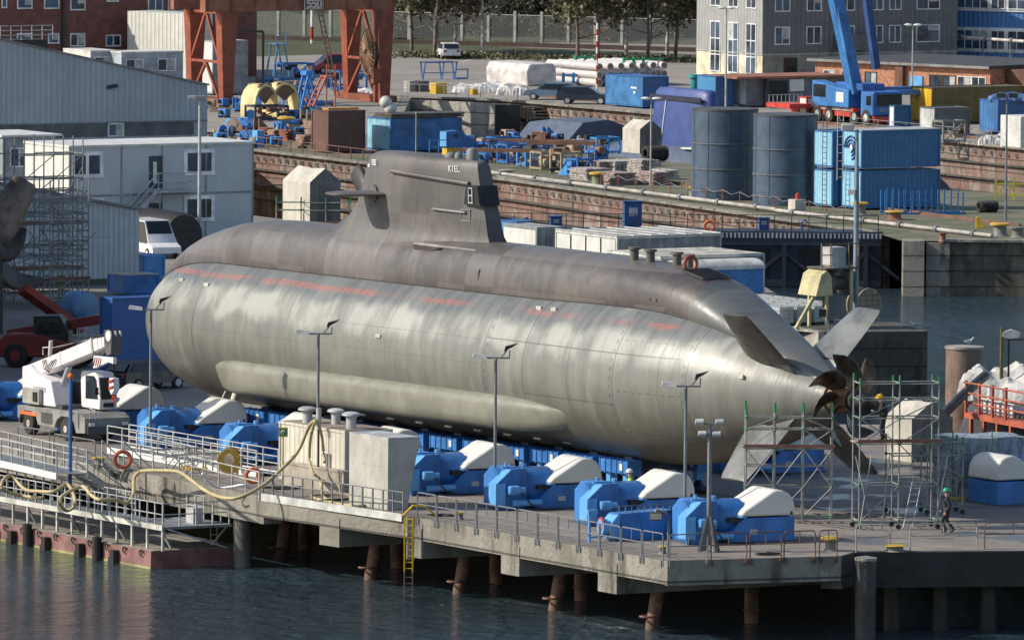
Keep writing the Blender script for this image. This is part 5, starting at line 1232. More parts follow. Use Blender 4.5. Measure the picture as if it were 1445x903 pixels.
for k in range(4): mb = MB(); mb.box(-.03,-.005,.15+k*1.75,1.7+k*1.75,.3,2.5); mb.build('wall_panel', CW, t)
for k in range(7): mb = MB(); mb.box(.0+k*1.22,.08+k*1.22,0,7.2,2.69,2.76); mb.build('roof_rib', mat('rib_g', (.42,.42,.40)), t)
t = cont('lower white container with stained flat roof between white block and blue hut', 931, 427, 6.0, 7.2, 2.65, CG2, roof=mat('dirty_roof', (.44,.42,.36), .8, var=.3, grime=.8), frame=mat('frame_w', (.55,.55,.52)))
for k in range(3): mb = MB(); mb.box(-.03,-.005,.15+k*2.0,1.9+k*2.0,.3,2.5); mb.build('wall_panel', CW, t)
t = cont('short white container with lettered door left of the long white block', 757, 383, 4.0, 1.9, 2.65, CG2, roof=RIB)
mb = MB(); mb.box(-.03,-.005,.1,3.9,.2,2.5); mb.build('wall_panel', CW, t)
t = cont('open topped white crate container between the two white containers', 768, 385, 2.2, 2.2, 2.2, mat('cont_white_corr', (.55,.54,.50), .6, corr=(1,.3)))
t.location = G(785,383)
cont('small bright blue container behind the end of the sail', 729, 372, 2.5, 1.2, 2.6, CBL, lit=CBLL)
t = thing('site_hut', 'blue site hut with curved white roof beside the white plastic tanks', 'hut', G(967,431), PHI)
mb = MB(); mb.box(0,5.3,0,2.3,.3,2.0); mb.build('wall', mat('hut_blue', (.04,.19,.46), .5, grime=.2), t)
mb = MB(); mb.prism([(-.12,2.0)]+[(1.15-1.27*math.cos(math.pi*k/10), 2.0+.55*math.sin(math.pi*k/10)) for k in range(11)], -.1, 5.4, 'x')
mb2 = MB(); mb2.v = [(v[0], v[1], v[2]) for v in mb.v]; mb2.f = mb.f; mb2.build('roof', mat('hut_roof', (.50,.49,.46), .5, grime=.4), t, smooth=30)
mb = MB(); mb.box(2.0,2.5,-.03,-.005,1.2,1.75); w_ = mb.build('window', WHITE, t); mb = MB(); mb.box(2.07,2.43,-.035,-.031,1.27,1.68); mb.build('pane', GLASS, w_)
mb = MB(); mb.box(1.95,2.4,-.03,-.005,.75,1.1); mb.build('notice', mat('notice', (.5,.52,.52)), t)
# IBC tanks
IBCM = mat('ibc_white', (.52,.62,.60), .35, var=.08, grime=.15); CAGE = mat('cage', (.32,.35,.35), .4)
def make_ibc(label):
    t = thing('tank_container', label, 'plastic tank', group='caged white plastic tanks')
    mb = MB(); mb.box(.04,1.0,.04,1.16,.16,1.1); mb.build('bottle', IBCM, t, bevel=.06)
    mb = MB(); mb.box(0,1.04,0,1.2,.0,.05); mb.box(0,1.04,0,.12,.05,.14); mb.box(0,1.04,1.08,1.2,.05,.14); mb.build('pallet', BLACK, t)
    mb = MB()
    for k in range(7): x = k*1.04/6; mb.tube((x,-.01,.14),(x,-.01,1.13),.011,4); mb.tube((x,-.01,1.13),(x,1.21,1.13),.011,4)
    for k in range(7): y = k*1.2/6; mb.tube((-.01,y,.14),(-.01,y,1.13),.011,4)
    for k in range(5): z = .2+k*.23; mb.tube((0,-.015,z),(1.04,-.015,z),.011,4); mb.tube((-.015,0,z),(-.015,1.2,z),.011,4)
    mb.build('cage', CAGE, t)
    mb = MB(); mb.lathe([(.11,1.1),(.11,1.15),(.02,1.16)], 10, (.52,.6,0)); mb.build('lid', RED, t); return t
i0 = make_ibc('caged white plastic tank at the front corner of the tank group by the mole')
base = G(1100,461); i0.location = base; i0.rotation_euler.z = PHI
rr = random.Random(11)
for j in range(7):
    for i in range(4):
        if (i, j) == (0, 0) or (i == 3 and j == 0): continue
        p = base + VD*(1.16*i) - AD*(1.32*j) + Vector((rr.uniform(-.05,.05), rr.uniform(-.05,.05), 0))
        copy_tree(i0, loc=p, rz=PHI+rr.uniform(-.05,.05), label='caged white plastic tank among the rows between blue hut and mole')
mb = MB(); mb.prism([(0,0),(2.2,.2),(2.3,1.0),(.2,.9)], 0, .08); tag(mb.build('board', mat('board_tan', (.42,.24,.09)), loc=base - AD*8.2 + Vector((0,0,1.25)), rz=PHI), 'tan board lying on the rear row of plastic tanks', 'board')
# winch tower on the mole
CRM = mat('cream_steel', (.50,.44,.24), .6, rust=.2, grime=.4)
b = G(1170,465); t = thing('winch_tower', 'cream steel winch tower with grey box on top standing on the mole', 'winch tower', b, PHI)
mb = MB(); mb.bar((-2.0,.3,.1),(-.6,.3,2.2),.18); mb.bar((-.3,-.2,.1),(-.3,-.2,2.2),.16); mb.bar((-.3,1.6,.1),(-.3,1.6,2.2),.16); mb.bar((1.3,-.2,.1),(1.3,-.2,3.6),.14); mb.build('legs', CRM, t)
mb = MB(); mb.prism([(-1.1,1.9),(-.75,3.1),(-.35,3.35),(-.05,3.0),(.05,1.9)], -.3, 1.6, 'y'); mb.build('gear_case', CRM, t, bevel=.04)
mb = MB(); mb.lathe([(.02,.1),(.75,.1),(.75,.35),(.4,.4),(.4,1.2),(.75,1.25),(.75,1.5),(.02,1.5)], 20, (0,.6,2.55), 'x'); mb.build('drum', mat('drum_dark', (.10,.09,.075)), t, smooth=40)
mb = MB(); mb.box(-.5,1.7,-.4,1.6,3.38,3.46); mb.build('platform', mat('drum_dark', (.10,.09,.075)), t)
mb = MB(); mb.box(.0,.95,-.2,.8,3.6,4.6); mb.prism([(0,3.6),(.2,3.35),(.75,3.35),(.95,3.6)],-.2,.8,'y'); mb.build('grey_box', GALV, t)
mb = MB()
for x in (-.8,-.2,1.0,1.65): mb.bar((x,-.4,3.4),(x,-.4,4.85),.07)
mb.tube((-.8,-.4,4.8),(1.7,-.4,4.8),.03,5); mb.tube((-.8,-.4,4.2),(0,-.4,4.2),.03,5); mb.build('railing', mat('rail_rust', (.22,.14,.08)), t)
mb = MB(); mb.box(-.1,.9,-.2,.6,.6,1.9); mb.build('motor', mat('motor_grey', (.13,.15,.16)), t)
t = thing('floodlight', 'small dark floodlight on a thin post on the mole edge', 'floodlight', G(1169,470)); mb = MB(); mb.tube((0,-.3,-1.5),(0,-.3,1.3),.04,6); mb.bar((-.5,-.3,.9),(.6,-.3,.9),.05); mb.build('post', STEELG, t); mb = MB(); mb.box(-.55,-.15,-.45,-.15,.95,1.35); mb.build('lamp_head', BLACK, t)
# reel
t = thing('cable_reel', 'big wooden cable reel standing on the mole behind the rudder tip', 'reel', G(1226,455), PHI+.15)
WD = mat('reel_wood', (.27,.22,.165), .8, grime=.4, scale=3)
mb = MB(); mb.lathe([(.02,-.05),(.98,-.05),(.98,.05),(.02,.05)], 28, (0,0,.98), 'y'); mb.lathe([(.02,.75),(.98,.75),(.98,.85),(.02,.85)], 28, (0,0,.98), 'y'); mb.build('flange', WD, t, smooth=30)
mb = MB(); mb.lathe([(.45,.05),(.45,.75)], 16, (0,0,.98), 'y'); mb.build('core', WD, t, smooth=30)
mb = MB()
for k in range(5): mb.bar((-.85,-.06,.35+k*.3),(.85,-.06,.35+k*.3),.02,.02)
mb.build('board_gap', BLACK, t)
# gulls
GUL = mat('gull_white', (.75,.75,.74), grime=0); GUG = mat('gull_grey', (.33,.35,.38), grime=0)
def gull(label, loc, rz):
    t = thing('gull', label, 'gull', loc, rz)
    mb = MB(); mb.loft([[(x, r*math.cos(a), z+r*1.05*math.sin(a)) for a in [2*math.pi*k/10 for k in range(10)]] for x, z, r in ((-.28,.15,.01),(-.2,.155,.035),(-.08,.16,.075),(.04,.18,.085),(.12,.22,.06),(.15,.29,.04),(.17,.34,.045),(.21,.35,.035),(.25,.34,.008))]); b_ = mb.build('body', GUL, t, smooth=60)
    for s in (-1,1): mb = MB(); mb.loft([[(x, s*.075+r*.3*math.cos(a), .19+r*math.sin(a)) for a in [2*math.pi*k/8 for k in range(8)]] for x, r in ((-.3,.01),(-.12,.05),(.04,.06),(.1,.01))]); mb.build('wing', GUG, t, smooth=60)
    mb = MB(); mb.tube((.24,0,.345),(.30,0,.335),.012,5); mb.build('beak', YEL, t)
    for s in (-.03,.03): mb = MB(); mb.tube((0,s,0),(0,s,.12),.008,4); mb.build('leg', YEL, t)
gull('white gull standing on the top corner of the dark mole', G(1291,463,.06), math.pi)
pb = G(1361,489,2.6); gull('grey winged gull resting on the tall rusty pile', pb+Vector((.25,.1,.1)), 0)
# tall pole on the mole
b = G(1207,462); t = thing('lamp_mast', 'tall slim grey lamp mast standing on the mole', 'lamp mast', b); zt = ZT(b, 183)
mb = MB(); mb.lathe([(.16,0),(.15,zt*.6),(.07,zt)], 10); mb.build('pole', mat('mast_bluegrey', (.22,.26,.30), .45), t, smooth=50)
mb = MB(); mb.box(-.9,-.2,-.3,.3,zt-.1,zt+.3); mb.build('lamp_head', GALV, t, bevel=.05)
for zz in (222,): mb = MB(); z = ZT(b, 275); mb.box(-.5,-.1,-.2,.2,z,z+.3); mb.build('camera_box', WHITE, t)
# gate fittings
def on_gate(px, dy=1.5): return AX(px, GY+dy, .12)
A = on_gate(700,.3); B = AX(1238, GY+.3, .12)
post_rail('gate_railing', 'thin dark railing along the top of the dock gate', A, B, 22, mat('rail_black', (.035,.03,.035)), rails=(1.05,.55), h=1.05, low=0, r=.028)
def kiosk(px, w, h, label, dy=1.2, m=None):
    t = thing('control_box', label, 'control box', on_gate(px, dy), PHI-.4); mb = MB(); mb.box(0,w,0,w*.8,0,h); mb.build('housing', m or mat('kiosk_blue', (.03,.10,.27), .5), t, bevel=.02)
    mb = MB(); mb.box(-.08,w+.08,-.08,w*.8+.08,h,h+.08); mb.build('roof', mat('kiosk_blue', (.03,.10,.27)), t); mb = MB(); mb.box(w*.25,w*.75,-.02,-.003,h*.5,h*.8); mb.build('window', mat('notice', (.5,.52,.52)), t)
kiosk(880, 1.15, 1.75, 'tall blue control kiosk on the dock gate walkway'); kiosk(776, .75, .75, 'small blue switch box on the left of the dock gate'); kiosk(1070, .65, .75, 'small blue switch box on the right of the dock gate')
for px, lb in ((737,'blue curved vent pipe on the gate left of the blue switch box'),(1130,'blue curved vent pipe at the right end of the dock gate')):
    mb = MB(); mb.path([(0,0,0),(0,0,.5),(.1,0,.68),(.25,0,.7),(.33,0,.55)], .07, 8); tag(mb.build('vent_pipe', mat('kiosk_blue', (.03,.10,.27)), loc=on_gate(px,1), smooth=50), lb, 'vent pipe')
# strip: pipe, rails, chain posts, bollards
def line_on(p, q, name, label, cat, r, z, m, n=1, wob=0, joints=0):
    A = G(*p); B = G(*q); t = thing(name, label, cat, A); mb = MB(); mb.tube((0,0,z),(B-A)+Vector((0,0,z)),r,8); mb.build('run', m, t, smooth=50)
    for k in range(joints): mb = MB(); c_ = (B-A)*((k+.5)/joints); d = (B-A).normalized(); mb.tube(c_-d*.18+Vector((0,0,z)), c_+d*.18+Vector((0,0,z)), r*1.7, 10); mb.build('flange', STEELG, t)
    return t
line_on((683,247),(1095,301),'water_pipe','long pale pipe along the edge of the near dry dock','pipe',.13,.25,mat('pipe_pale',(.38,.35,.31)), joints=8)
line_on((1095,301),(1400,337),'water_pipe','pale pipe continuing along the quay edge to the right basin','pipe',.13,.2,mat('pipe_pale',(.38,.35,.31)), joints=6)
def crane_rail(p, q, label):
    A = G(*p); B = G(*q); d = (B-A).normalized(); nr = Vector((-d.y,d.x,0)); mb = MB()
    mb.bar(A+Vector((0,0,.05)),B+Vector((0,0,.05)),.35,.1); mb.bar(A+Vector((0,0,.14)),B+Vector((0,0,.14)),.09,.14); return tag(mb.build('crane_rail', mat('rail_rusty', (.16,.085,.06), .8, rust=.4)), label, 'crane rail')
crane_rail((683,226),(965,262),'rusty crane rail through the grass behind the submarine sail'); crane_rail((965,262),(1440,320),'rusty crane rail past the dark tanks toward the right quay'); crane_rail((700,131),(1445,203),'rusty rail along the top of the far dock wall'); crane_rail((330,185),(560,215),'rusty rail in front of the brown container')
t = thing('chain_fence', 'row of thin red posts with chain along the dock edge grass', 'fence', G(848,262)); A0 = G(848,262)
P = [G(848+k*24.5, 263+k*3.35) for k in range(15)]
for k, p in enumerate(P):
    mb = MB(); mb.tube(p-A0, p-A0+Vector((0,0,1.0)), .035, 5); mb.build('post', mat('post_red', (.25,.07,.05)), t)
    if k: mb = MB(); q = P[k-1]; mb.path([q-A0+Vector((0,0,.9)), (q+p)/2-A0+Vector((0,0,.65)), p-A0+Vector((0,0,.9))], .02, 4); mb.build('chain', mat('rail_pale', (.22,.21,.21)), t)
for args in ((843,262,'tall green stained bollard with yellow cap before the timber stacks',.42,.95,None,mat('boll_green',(.16,.19,.10))),(979,279,'bollard with yellow cap left of the dark blue tanks',.36,.75),(1117,284,'bollard with yellow cap in front of the gap between tank and blue tower',.42,.7),(1213,303,'dark bollard with yellow cap before the blue container stack',.42,.85),(1262,310,'rusty bollard with bright yellow cap by the blue rack',.45,.6,None,mat('boll_rust',(.22,.10,.06),rust=.3)),(1411,333,'dark bollard with yellow cap at the right quay edge',.45,.85),(1330,341,'small rusty bollard on the quay edge above the pillar',.22,.6,mat('boll_rust',(.22,.10,.06)),mat('boll_rust',(.22,.10,.06))),(1436,335,'grey square bollard at the right picture edge of the quay',.4,.7,mat('bollard_grey',(.18,.165,.15))),(481,214,'yellow topped bollard beside the brown container',.45,.6),(404,183,'round yellow mushroom bollard left of the blue frames',.5,1.0),(715,250,'pale stone bollard on the grass behind the sail',.45,.55,mat('stone_pale',(.33,.30,.25)),mat('stone_pale',(.33,.30,.25)))):
    bollard(args[0],args[1],args[2],args[3],args[4],args[5] if len(args)>5 else None,args[6] if len(args)>6 else None)
t = thing('meter_cabinet', 'white weathered concrete block with a red lamp by the tanks', 'cabinet', G(1122,302), PHI); mb = MB(); mb.box(0,.9,0,.9,0,.95); mb.build('block', mat('block_white',(.50,.46,.40)), t, bevel=.03); mb = MB(); mb.lathe([(.16,.95),(.16,1.3),(.02,1.4)],10,(.45,.4,0)); mb.build('lamp', RED, t)
t = thing('blue_post_box','tall light blue switch cabinet by the brick stacks on the left','cabinet', G(363,208), PHI); mb = MB(); mb.box(0,.6,0,.8,0,1.25); mb.build('housing', BLUEL, t, bevel=.02)
# tanks
def tank(label, pxl, pxr, ytop, ybase):
    b = G((pxl+pxr)/2, ybase); s = F/b.y; r = (pxr-pxl)/2/s; b = b + Vector((0, r*.9, 0)); h = ZT(b, ytop+3)
    t = thing('storage_tank', label, 'tank', b, .4, 'dark blue storage tanks'); M_T = mat('tank_blue', (.062,.095,.145), .45, var=.12, grime=.3, gcol=(.03,.045,.065))
    mb = MB(); mb.lathe([(r,0),(r,h-.1)], 64); mb.build('shell', M_T, t, smooth=40)
    mb = MB(); mb.lathe([(r+.03,h-.12),(r+.03,h),(.02,h+.05)], 48); mb.build('roof', mat('tank_roof', (.06,.065,.07)), t)
    for q in (.62,.34,.1):
        mb = MB(); mb.lathe([(r+.005,h*q-.04),(r+.06,h*q-.03),(r+.06,h*q+.03),(r+.005,h*q+.04)], 64); mb.build('hoop', mat('hoop', (.14,.15,.16)), t)
    for k in range(10): a = k*math.pi/5; mb = MB(); mb.tube((r*math.cos(a),r*math.sin(a),.1),(r*math.cos(a),r*math.sin(a),h-.1),.025,4); mb.build('seam', mat('seam_tank', (.03,.035,.045)), t)
    return t
tank('left dark blue cylindrical tank beside the submarine in the far dock', 976, 1070, 150, 283); tank('right dark blue cylindrical tank beside the light blue tower', 1063, 1154, 158, 291)
t = thing('access_ladder','pale vertical ladder cage between tank and blue container stack','ladder', G(1184,296)); z1=ZT(G(1184,296),160)
mb = MB()
for x in (-.15,.25): mb.tube((x,0,2.0),(x,0,z1),.035,5)
for k in range(9): mb.tube((-.15,0,2.2+k*.55),(.25,0,2.2+k*.55),.025,5)
mb.build('frame', mat('ladder_pale',(.45,.43,.37)), t)
for k, (px, z0) in enumerate(((1163,.0),(1196,.0))):
    t = thing('access_ladder', ['dark ladder on the lit side of the narrow blue container stack','galvanised ladder at the foot of the emblem container'][k],'ladder', G(px,297)); mb = MB()
    for x in (-.14,.14): mb.tube((x,0,0),(x,0,6.6 if k==0 else 3.0),.03,5)
    for j in range(16 if k==0 else 8): mb.tube((-.14,0,.3+j*.36),(.14,0,.3+j*.36),.02,5)
    mb.build('frame', mat('ladder_dark',(.07,.08,.10)) if k==0 else GALV, t)
# blue stacked containers
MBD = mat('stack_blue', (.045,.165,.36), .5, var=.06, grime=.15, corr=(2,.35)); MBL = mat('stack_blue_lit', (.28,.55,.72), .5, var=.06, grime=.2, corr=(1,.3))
for z, nm in ((0,'lower'),(2.72,'upper')):
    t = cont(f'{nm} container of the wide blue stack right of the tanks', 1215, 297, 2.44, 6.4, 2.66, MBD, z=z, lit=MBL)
    if z:
        o_ = MB(); cx_, cz_ = 1.3, 1.45
        for a0 in range(3): o_.torus((-.02,cx_,cz_),.78-.24*a0,.085,'x',22,4,.72)
        o_.build('emblem', mat('emblem_navy',(.03,.09,.28)), t)
        o_ = MB(); o_.sphere((-.03,cx_-.05,cz_+.1),.16,(.1,1,1.6)); o_.build('emblem_core', WHITE, t)
        mb = MB(); mb.box(-.01,6.42,-.03,2.47,2.66,2.72); mb.build('roof_edge', GALV, t)
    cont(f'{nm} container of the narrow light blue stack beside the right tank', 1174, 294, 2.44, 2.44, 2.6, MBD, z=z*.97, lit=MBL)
t = thing('post_rack','blue steel rack with many upright posts before the blue container stack','rack', G(1250,303), PHI-.32); RB = mat('rack_blue',(.04,.20,.50),.45)
mb = MB(); mb.box(0,5.6,0,.12,0,.12); mb.box(0,5.6,1.6,1.72,0,.12); mb.build('base_frame', RB, t)
rr = random.Random(3)
for k in range(26):
    mb = MB(); x = .02+(k%13)*.45+rr.uniform(-.1,.1); y = .06 if k<13 else 1.66; mb.box(x-.04,x+.04,y-.04,y+.04,.12,1.55+rr.uniform(-.05,.12)); mb.build('upright', RB, t)
mb = MB(); mb.box(1.2,3.2,.1,.16,.9,.98); mb.build('crossbar', RB, t)
t = thing('chock','yellow steel wedge chock on the quay right of the blue rack','chock', G(1377,322)); mb = MB(); mb.prism([(0,0),(0,.75),(.2,.75),(.6,.1),(.6,0)],-.2,.2,'y'); mb.build('wedge', YEL, t, bevel=.02)
t = thing('hook_rack','yellow steel rack with curved hooks at the right edge beside the far dock','rack', G(1405,283), -.1); YG = mat('yellow_green',(.50,.46,.06),.5)
mb = MB()
for x in (0,1.25,2.5): mb.box(x-.07,x+.07,-.07,.07,0,1.6)
mb.box(0,2.6,-.06,.06,1.1,1.22); mb.box(0,2.6,-.06,.06,.35,.47); mb.torus((.5,0,.75),.2,.05,'y',12,5,.6); mb.torus((1.0,0,.75),.2,.05,'y',12,5,.6); mb.build('frame', YG, t)
def tyres(px, py, label, n, r=.48, rz=PHI):
    for k in range(n):
        mb = MB(); mb.torus((0,0,r*.95), r*.72, r*.27, 'x', 20, 8); tag(mb.build('tyre_fender', mat('tyre',(.03,.028,.026),.8), loc=G(px,py)+VD*(k*.3), rz=rz+.1*math.sin(k*3), smooth=60), label, 'tyre', label.split(',')[0])
tyres(912,228,'big black tyres standing in a row on the timber stacks, before the far submarine',6,.6)
tyres(1383,300,'black tyre fenders beside the yellow rack at the right edge, on the quay',5,.42)
# light poles in the strip
def street_light(px, py, ytop, label, r=.06, head=(.6,.3), m=None):
    b = G(px,py); z = ZT(b,ytop); t = thing('street_lamp', label, 'street lamp', b)
    mb = MB(); mb.lathe([(r*1.4,0),(r,z*.5),(r*.8,z)],8); mb.build('pole', m or mat('pole_lt',(.36,.37,.36)), t, smooth=50)
    for s in (-1,1): mb = MB(); mb.loft([[(s*x, r_*math.cos(a), z+.02+.02*x+r_*.6*math.sin(a)) for a in [2*math.pi*k/8 for k in range(8)]] for x, r_ in ((.05,.05),(.15,.16),(.5,.2),(.75,.04))]); mb.build('lamp_head', WHITE, t, smooth=60)
    return t
street_light(918,262,140,'twin headed street lamp before the far submarine sail'); street_light(1024,158,12,'twin headed street lamp before the grey building gable',.07); street_light(1287,150,36,'twin headed street lamp rising behind the blue mobile crane',.06)
b = G(1419,312); t = thing('thin_mast','thin grey mast with two small lamps at the right quay','lamp mast', b); zt = ZT(b,135)
mb = MB(); mb.lathe([(.09,0),(.05,zt)],8); mb.build('pole', STEELG, t); mb = MB(); mb.box(-.7,-.1,-.15,.15,zt-.15,zt+.15); mb.box(.1,.7,-.15,.15,zt-.15,zt+.15); mb.build('lamp_head', mat('flood_dark',(.05,.04,.04)), t)
b = G(281,345); t = thing('lamp_mast','tall slim grey lamp mast with floodlights before the office containers','lamp mast', b); zt = ZT(b,140)
mb = MB(); mb.lathe([(.13,0),(.09,zt)],10); mb.build('pole', GALV, t, smooth=50); mb = MB(); mb.box(-.3,.35,-.3,.3,zt-.1,zt+.2); mb.build('lamp_head', STEELG, t, bevel=.03); mb = MB(); mb.box(-.75,-.3,-.2,.2,zt+.02,zt+.2); mb.build('floodlight', GALV, t, bevel=.03)
# timber / plate stacks
STK = [mat('stack_a',(.38,.34,.31),.8,var=.3,scale=4,grime=.6),mat('stack_b',(.34,.25,.23),.8,var=.3,scale=4,grime=.6),mat('stack_c',(.42,.40,.36),.8,var=.3,scale=4,grime=.6)]
def stack(px, py, w, l, h, label, m, rz=PHI, group=None, name='plank_stack'):
    t = thing(name, label, 'stack', G(px,py), rz, group); n = max(2, int(h/.12)); rr = random.Random(px*7+py)
    for k in range(n):
        mb = MB(); z = h*k/n; dx = rr.uniform(-.06,.06)
        for q in range(3): mb.box(dx+w*q/3, dx+w*(q+1)/3-.03, rr.uniform(-.12,.12), l+rr.uniform(-.12,.12), z, z+h/n*.78)
        mb.build('layer', m, t)
    return t
q = [(828,255,2.0,2.4,.85),(866,262,1.9,2.4,.9),(868,243,1.7,2.4,.8),(893,236,2.4,2.4,.5),(923,262,1.2,2.2,.95),(938,254,1.3,2.2,.7),(905,249,1.2,2.0,1.2),(846,246,1.2,2.0,.9)]
LB = ['leftmost pink grey plank bundle on the grass strip','front pink grey plank bundle beside the tall green bollard','plank bundle standing behind the front pink grey bundle','flat plank bundle under the black tyres','front right plank bundle left of the dark tanks','rear right plank bundle by the dark tanks','plank bundle between lamp post and pink grey stacks','tall plank bundle behind the leftmost bundle']
for k, (px,py,w_,l_,h_) in enumerate(q): stack(px,py,w_,l_,h_,LB[k],STK[k%3],group='plank bundles on the grass strip')
BR = [mat('brickred',(.24,.08,.05),.8,var=.3,scale=3),mat('bricktan',(.32,.20,.14),.8,var=.3,scale=3)]
for k,(px,py,w_,l_,h_,lb) in enumerate([(405,200,.6,1.2,.9,'tall red brick stack in the dark gap'),(428,205,.7,1.2,.75,'small red brick stack nearest the grass'),(440,196,.8,1.2,1.3,'tan brick stack left of the brown container'),(452,207,.5,1.0,.7,'low tan brick pile at the brown container'),(388,198,.8,1.2,.8,'dark red brick stack behind the blue cabinet'),(375,195,.7,1.2,.8,'leftmost brick stack beside the blue cabinet')]): stack(px,py,w_,l_,h_,lb,BR[(k+ (k>1))%2],group='brick stacks beside the brown container')
# brown and blue containers with things on top
BRN = mat('cont_brown',(.125,.06,.045),.65,var=.1,grime=.3); BRNL = mat('cont_brown_lit',(.30,.14,.08),.6)
t = cont('matt brown steel container beside the light blue container',464,222,2.6,3.2,3.2,BRN); t.location = G(463,217)
t = cont('blue container with peeling paint and boards on its roof',551,216,3.6,6.2,2.55,mat('cont_blue_old',(.045,.15,.36),.6,var=.2,grime=.4,rust=.1),lit=mat('cont_blue_pale',(.24,.48,.60),.6,grime=.2))
stack(549,190,6.4,2.6,.35,'loose dark boards lying on the roof of the blue container',mat('boards_dark',(.09,.075,.06)),name='board_pile').location = G(551,216)+Vector((0,0,2.6))
mb = MB(); mb.box(.0,2.6,0,.9,0,.15); tag(mb.build('orange_board', mat('board_orange',(.55,.24,.05)), loc=G(463,217)+Vector((0,0,3.25)), rz=PHI),'orange board lying on the roof of the brown container','board')
for k,(dx,dz,lb) in enumerate(((.15,.75,'upper pale grey radome ball above the containers'),(.5,.3,'lower pale grey radome ball half hidden behind the boards'))):
    mb = MB(); mb.sphere((0,0,0),.48,n=20); tag(mb.build('radome', mat('radome',(.50,.48,.45),grime=.1), loc=G(548,216)+Vector((dx-.4,2.0,2.95+dz)), smooth=80), lb, 'radome')
# clutter frames
def girder_frame(px, py, label, m, w=2.0, l=1.6, h=1.4, seed=0, name='machine_trolley', rz=PHI, n=7):
    t = thing(name, label, 'machine', G(px,py), rz, None); rr = random.Random(seed)
    mb = MB()
    for x in (0,w):
        for y in (0,l): mb.bar((x,y,0),(x,y,h),.13)
    for z in (.15,h):
        mb.bar((0,0,z),(w,0,z),.14); mb.bar((0,l,z),(w,l,z),.14); mb.bar((0,0,z),(0,l,z),.14); mb.bar((w,0,z),(w,l,z),.14)
    mb.bar((0,0,.15),(w,0,h),.09); mb.build('frame', m, t)
    for k in range(n):
        mb = MB(); x = rr.uniform(0,w); y = rr.uniform(0,l); z = rr.uniform(0,h); s_ = rr.uniform(.15,.45)
        if rr.random() < .5: mb.box(x-s_,x+s_,y-s_*.6,y+s_*.6,z,z+s_*rr.uniform(.5,1.2))
        else: mb.lathe([(.02,-s_),(s_*.7,-s_),(s_*.7,s_),(.02,s_)], 12, (x,y,z+s_*.5), rr.choice('xy'))
        mb.build('fitting', rr.choice([m, m, BLACK, mat('rust_brown',(.20,.10,.06),rust=.4), mat('tan_mach',(.33,.26,.18))]), t)
    return t
DB = mat('mach_blue',(.035,.15,.40),.5,grime=.3); LBm = mat('mach_blue_lt',(.06,.28,.62),.45,grime=.2); TANM = mat('tan_mach',(.33,.26,.18),.7,grime=.4)
for k,(px,py,m_,w_,l_,h_,lb) in enumerate([(690,226,DB,1.6,1.4,1.2,'blue steel bogie frame right behind the sail'),(716,232,DB,1.8,1.4,1.4,'blue steel bogie frame with rusty disc behind the sail'),(742,236,LBm,1.4,1.2,1.1,'bright blue bogie frame between the darker ones'),(764,241,TANM,2.0,1.5,1.3,'tan machine frame with spoked wheel on the crane rail'),(792,246,TANM,1.7,1.5,1.5,'tall tan machine frame with cream hydraulic housing'),(815,249,DB,1.2,1.4,1.2,'dark blue bogie frame left of the pink grey planks'),(842,218,LBm,2.0,1.6,1.2,'bright blue lattice frame before the grey hull in the far dock'),(668,222,DB,1.2,1.4,1.1,'dark blue frame partly hidden by the sail top'),(700,212,DB,2.2,1.4,.9,'low dark blue trolley behind the bogie frames'),(740,218,DB,2.4,1.4,.7,'low blue beam trolley at the dock edge'),(780,226,TANM,2.4,1.4,.6,'low rusty tan trolley near the dock stairs'),(398,190,DB,1.5,1.2,.9,'dark blue trolley before the cream shell pieces'),(440,168,LBm,2.0,1.4,.8,'bright blue low frame left of the brown container'),(458,178,DB,1.6,1.6,.9,'blue trolley with pipes left of the brown container'),(425,150,DB,1.4,1.5,1.6,'tall blue frame behind the A frame trestle'),(480,128,DB,2.6,1.5,1.6,'blue frame under the gantry crane leg'),(400,115,DB,3.0,1.5,1.5,'dark blue frame row beyond the cream shells'),(360,172,mat('dk_blue',(.02,.035,.07)),3.0,1.6,1.2,'dark blue trailer with pale crates at the hall corner'),(840,232,DB,1.0,1.0,1.0,'blue pump frame at the left of the tyres')]):
    girder_frame(px,py,lb,m_,w_,l_,h_,seed=k*5+1)
for k,(px,py,w_,d_,lb) in enumerate([(640,236,6.5,.25,'rusty steel beam lying on blue trolleys behind the sail'),(700,222,7.0,.22,'long rusty girder resting on the bogie frames'),(745,226,5.0,.3,'brown girder resting on the tan machine frames')]):
    mb = MB(); mb.box(0,w_,0,.35,0,d_); tag(mb.build('steel_beam', mat('rust_brown',(.20,.10,.06),rust=.4), loc=G(px,py)+Vector((0,0,1.15)), rz=PHI-.7), lb, 'steel beam')
# blue control cabin
t = thing('control_cabin','small bright blue control cabin with railing above the sail top','cabin',G(630,226),PHI)
mb = MB(); mb.prism([(0,.9),(0,2.1),(1.0,2.15),(2.6,1.3),(2.6,.9)],0,1.0,'y'); mb.build('cabin_body', DB, t, bevel=.03); mb = MB(); mb.box(-.02,-.002,.05,.95,.95,2.05); mb.build('end_panel', BLUEL, t)
mb = MB(); mb.lathe([(.02,-.03),(.16,-.03),(.16,.0),(.02,.0)],12,(.8,-.005,1.75),'y'); mb.build('porthole', BLACK, t); mb = MB(); mb.box(.1,.9,.1,.8,0,.9); mb.build('pedestal', YEL, t)
mb = MB()
for z in (1.0,1.5): mb.tube((-1.6,-.2,z),(0,-.2,z),.035,5); mb.tube((2.6,-.1,z+.1),(7.2,-.1,z-.5),.035,5)
for x in (-1.6,-.8): mb.tube((x,-.2,.3),(x,-.2,1.5),.035,5)
mb.build('railing', LBm, t)
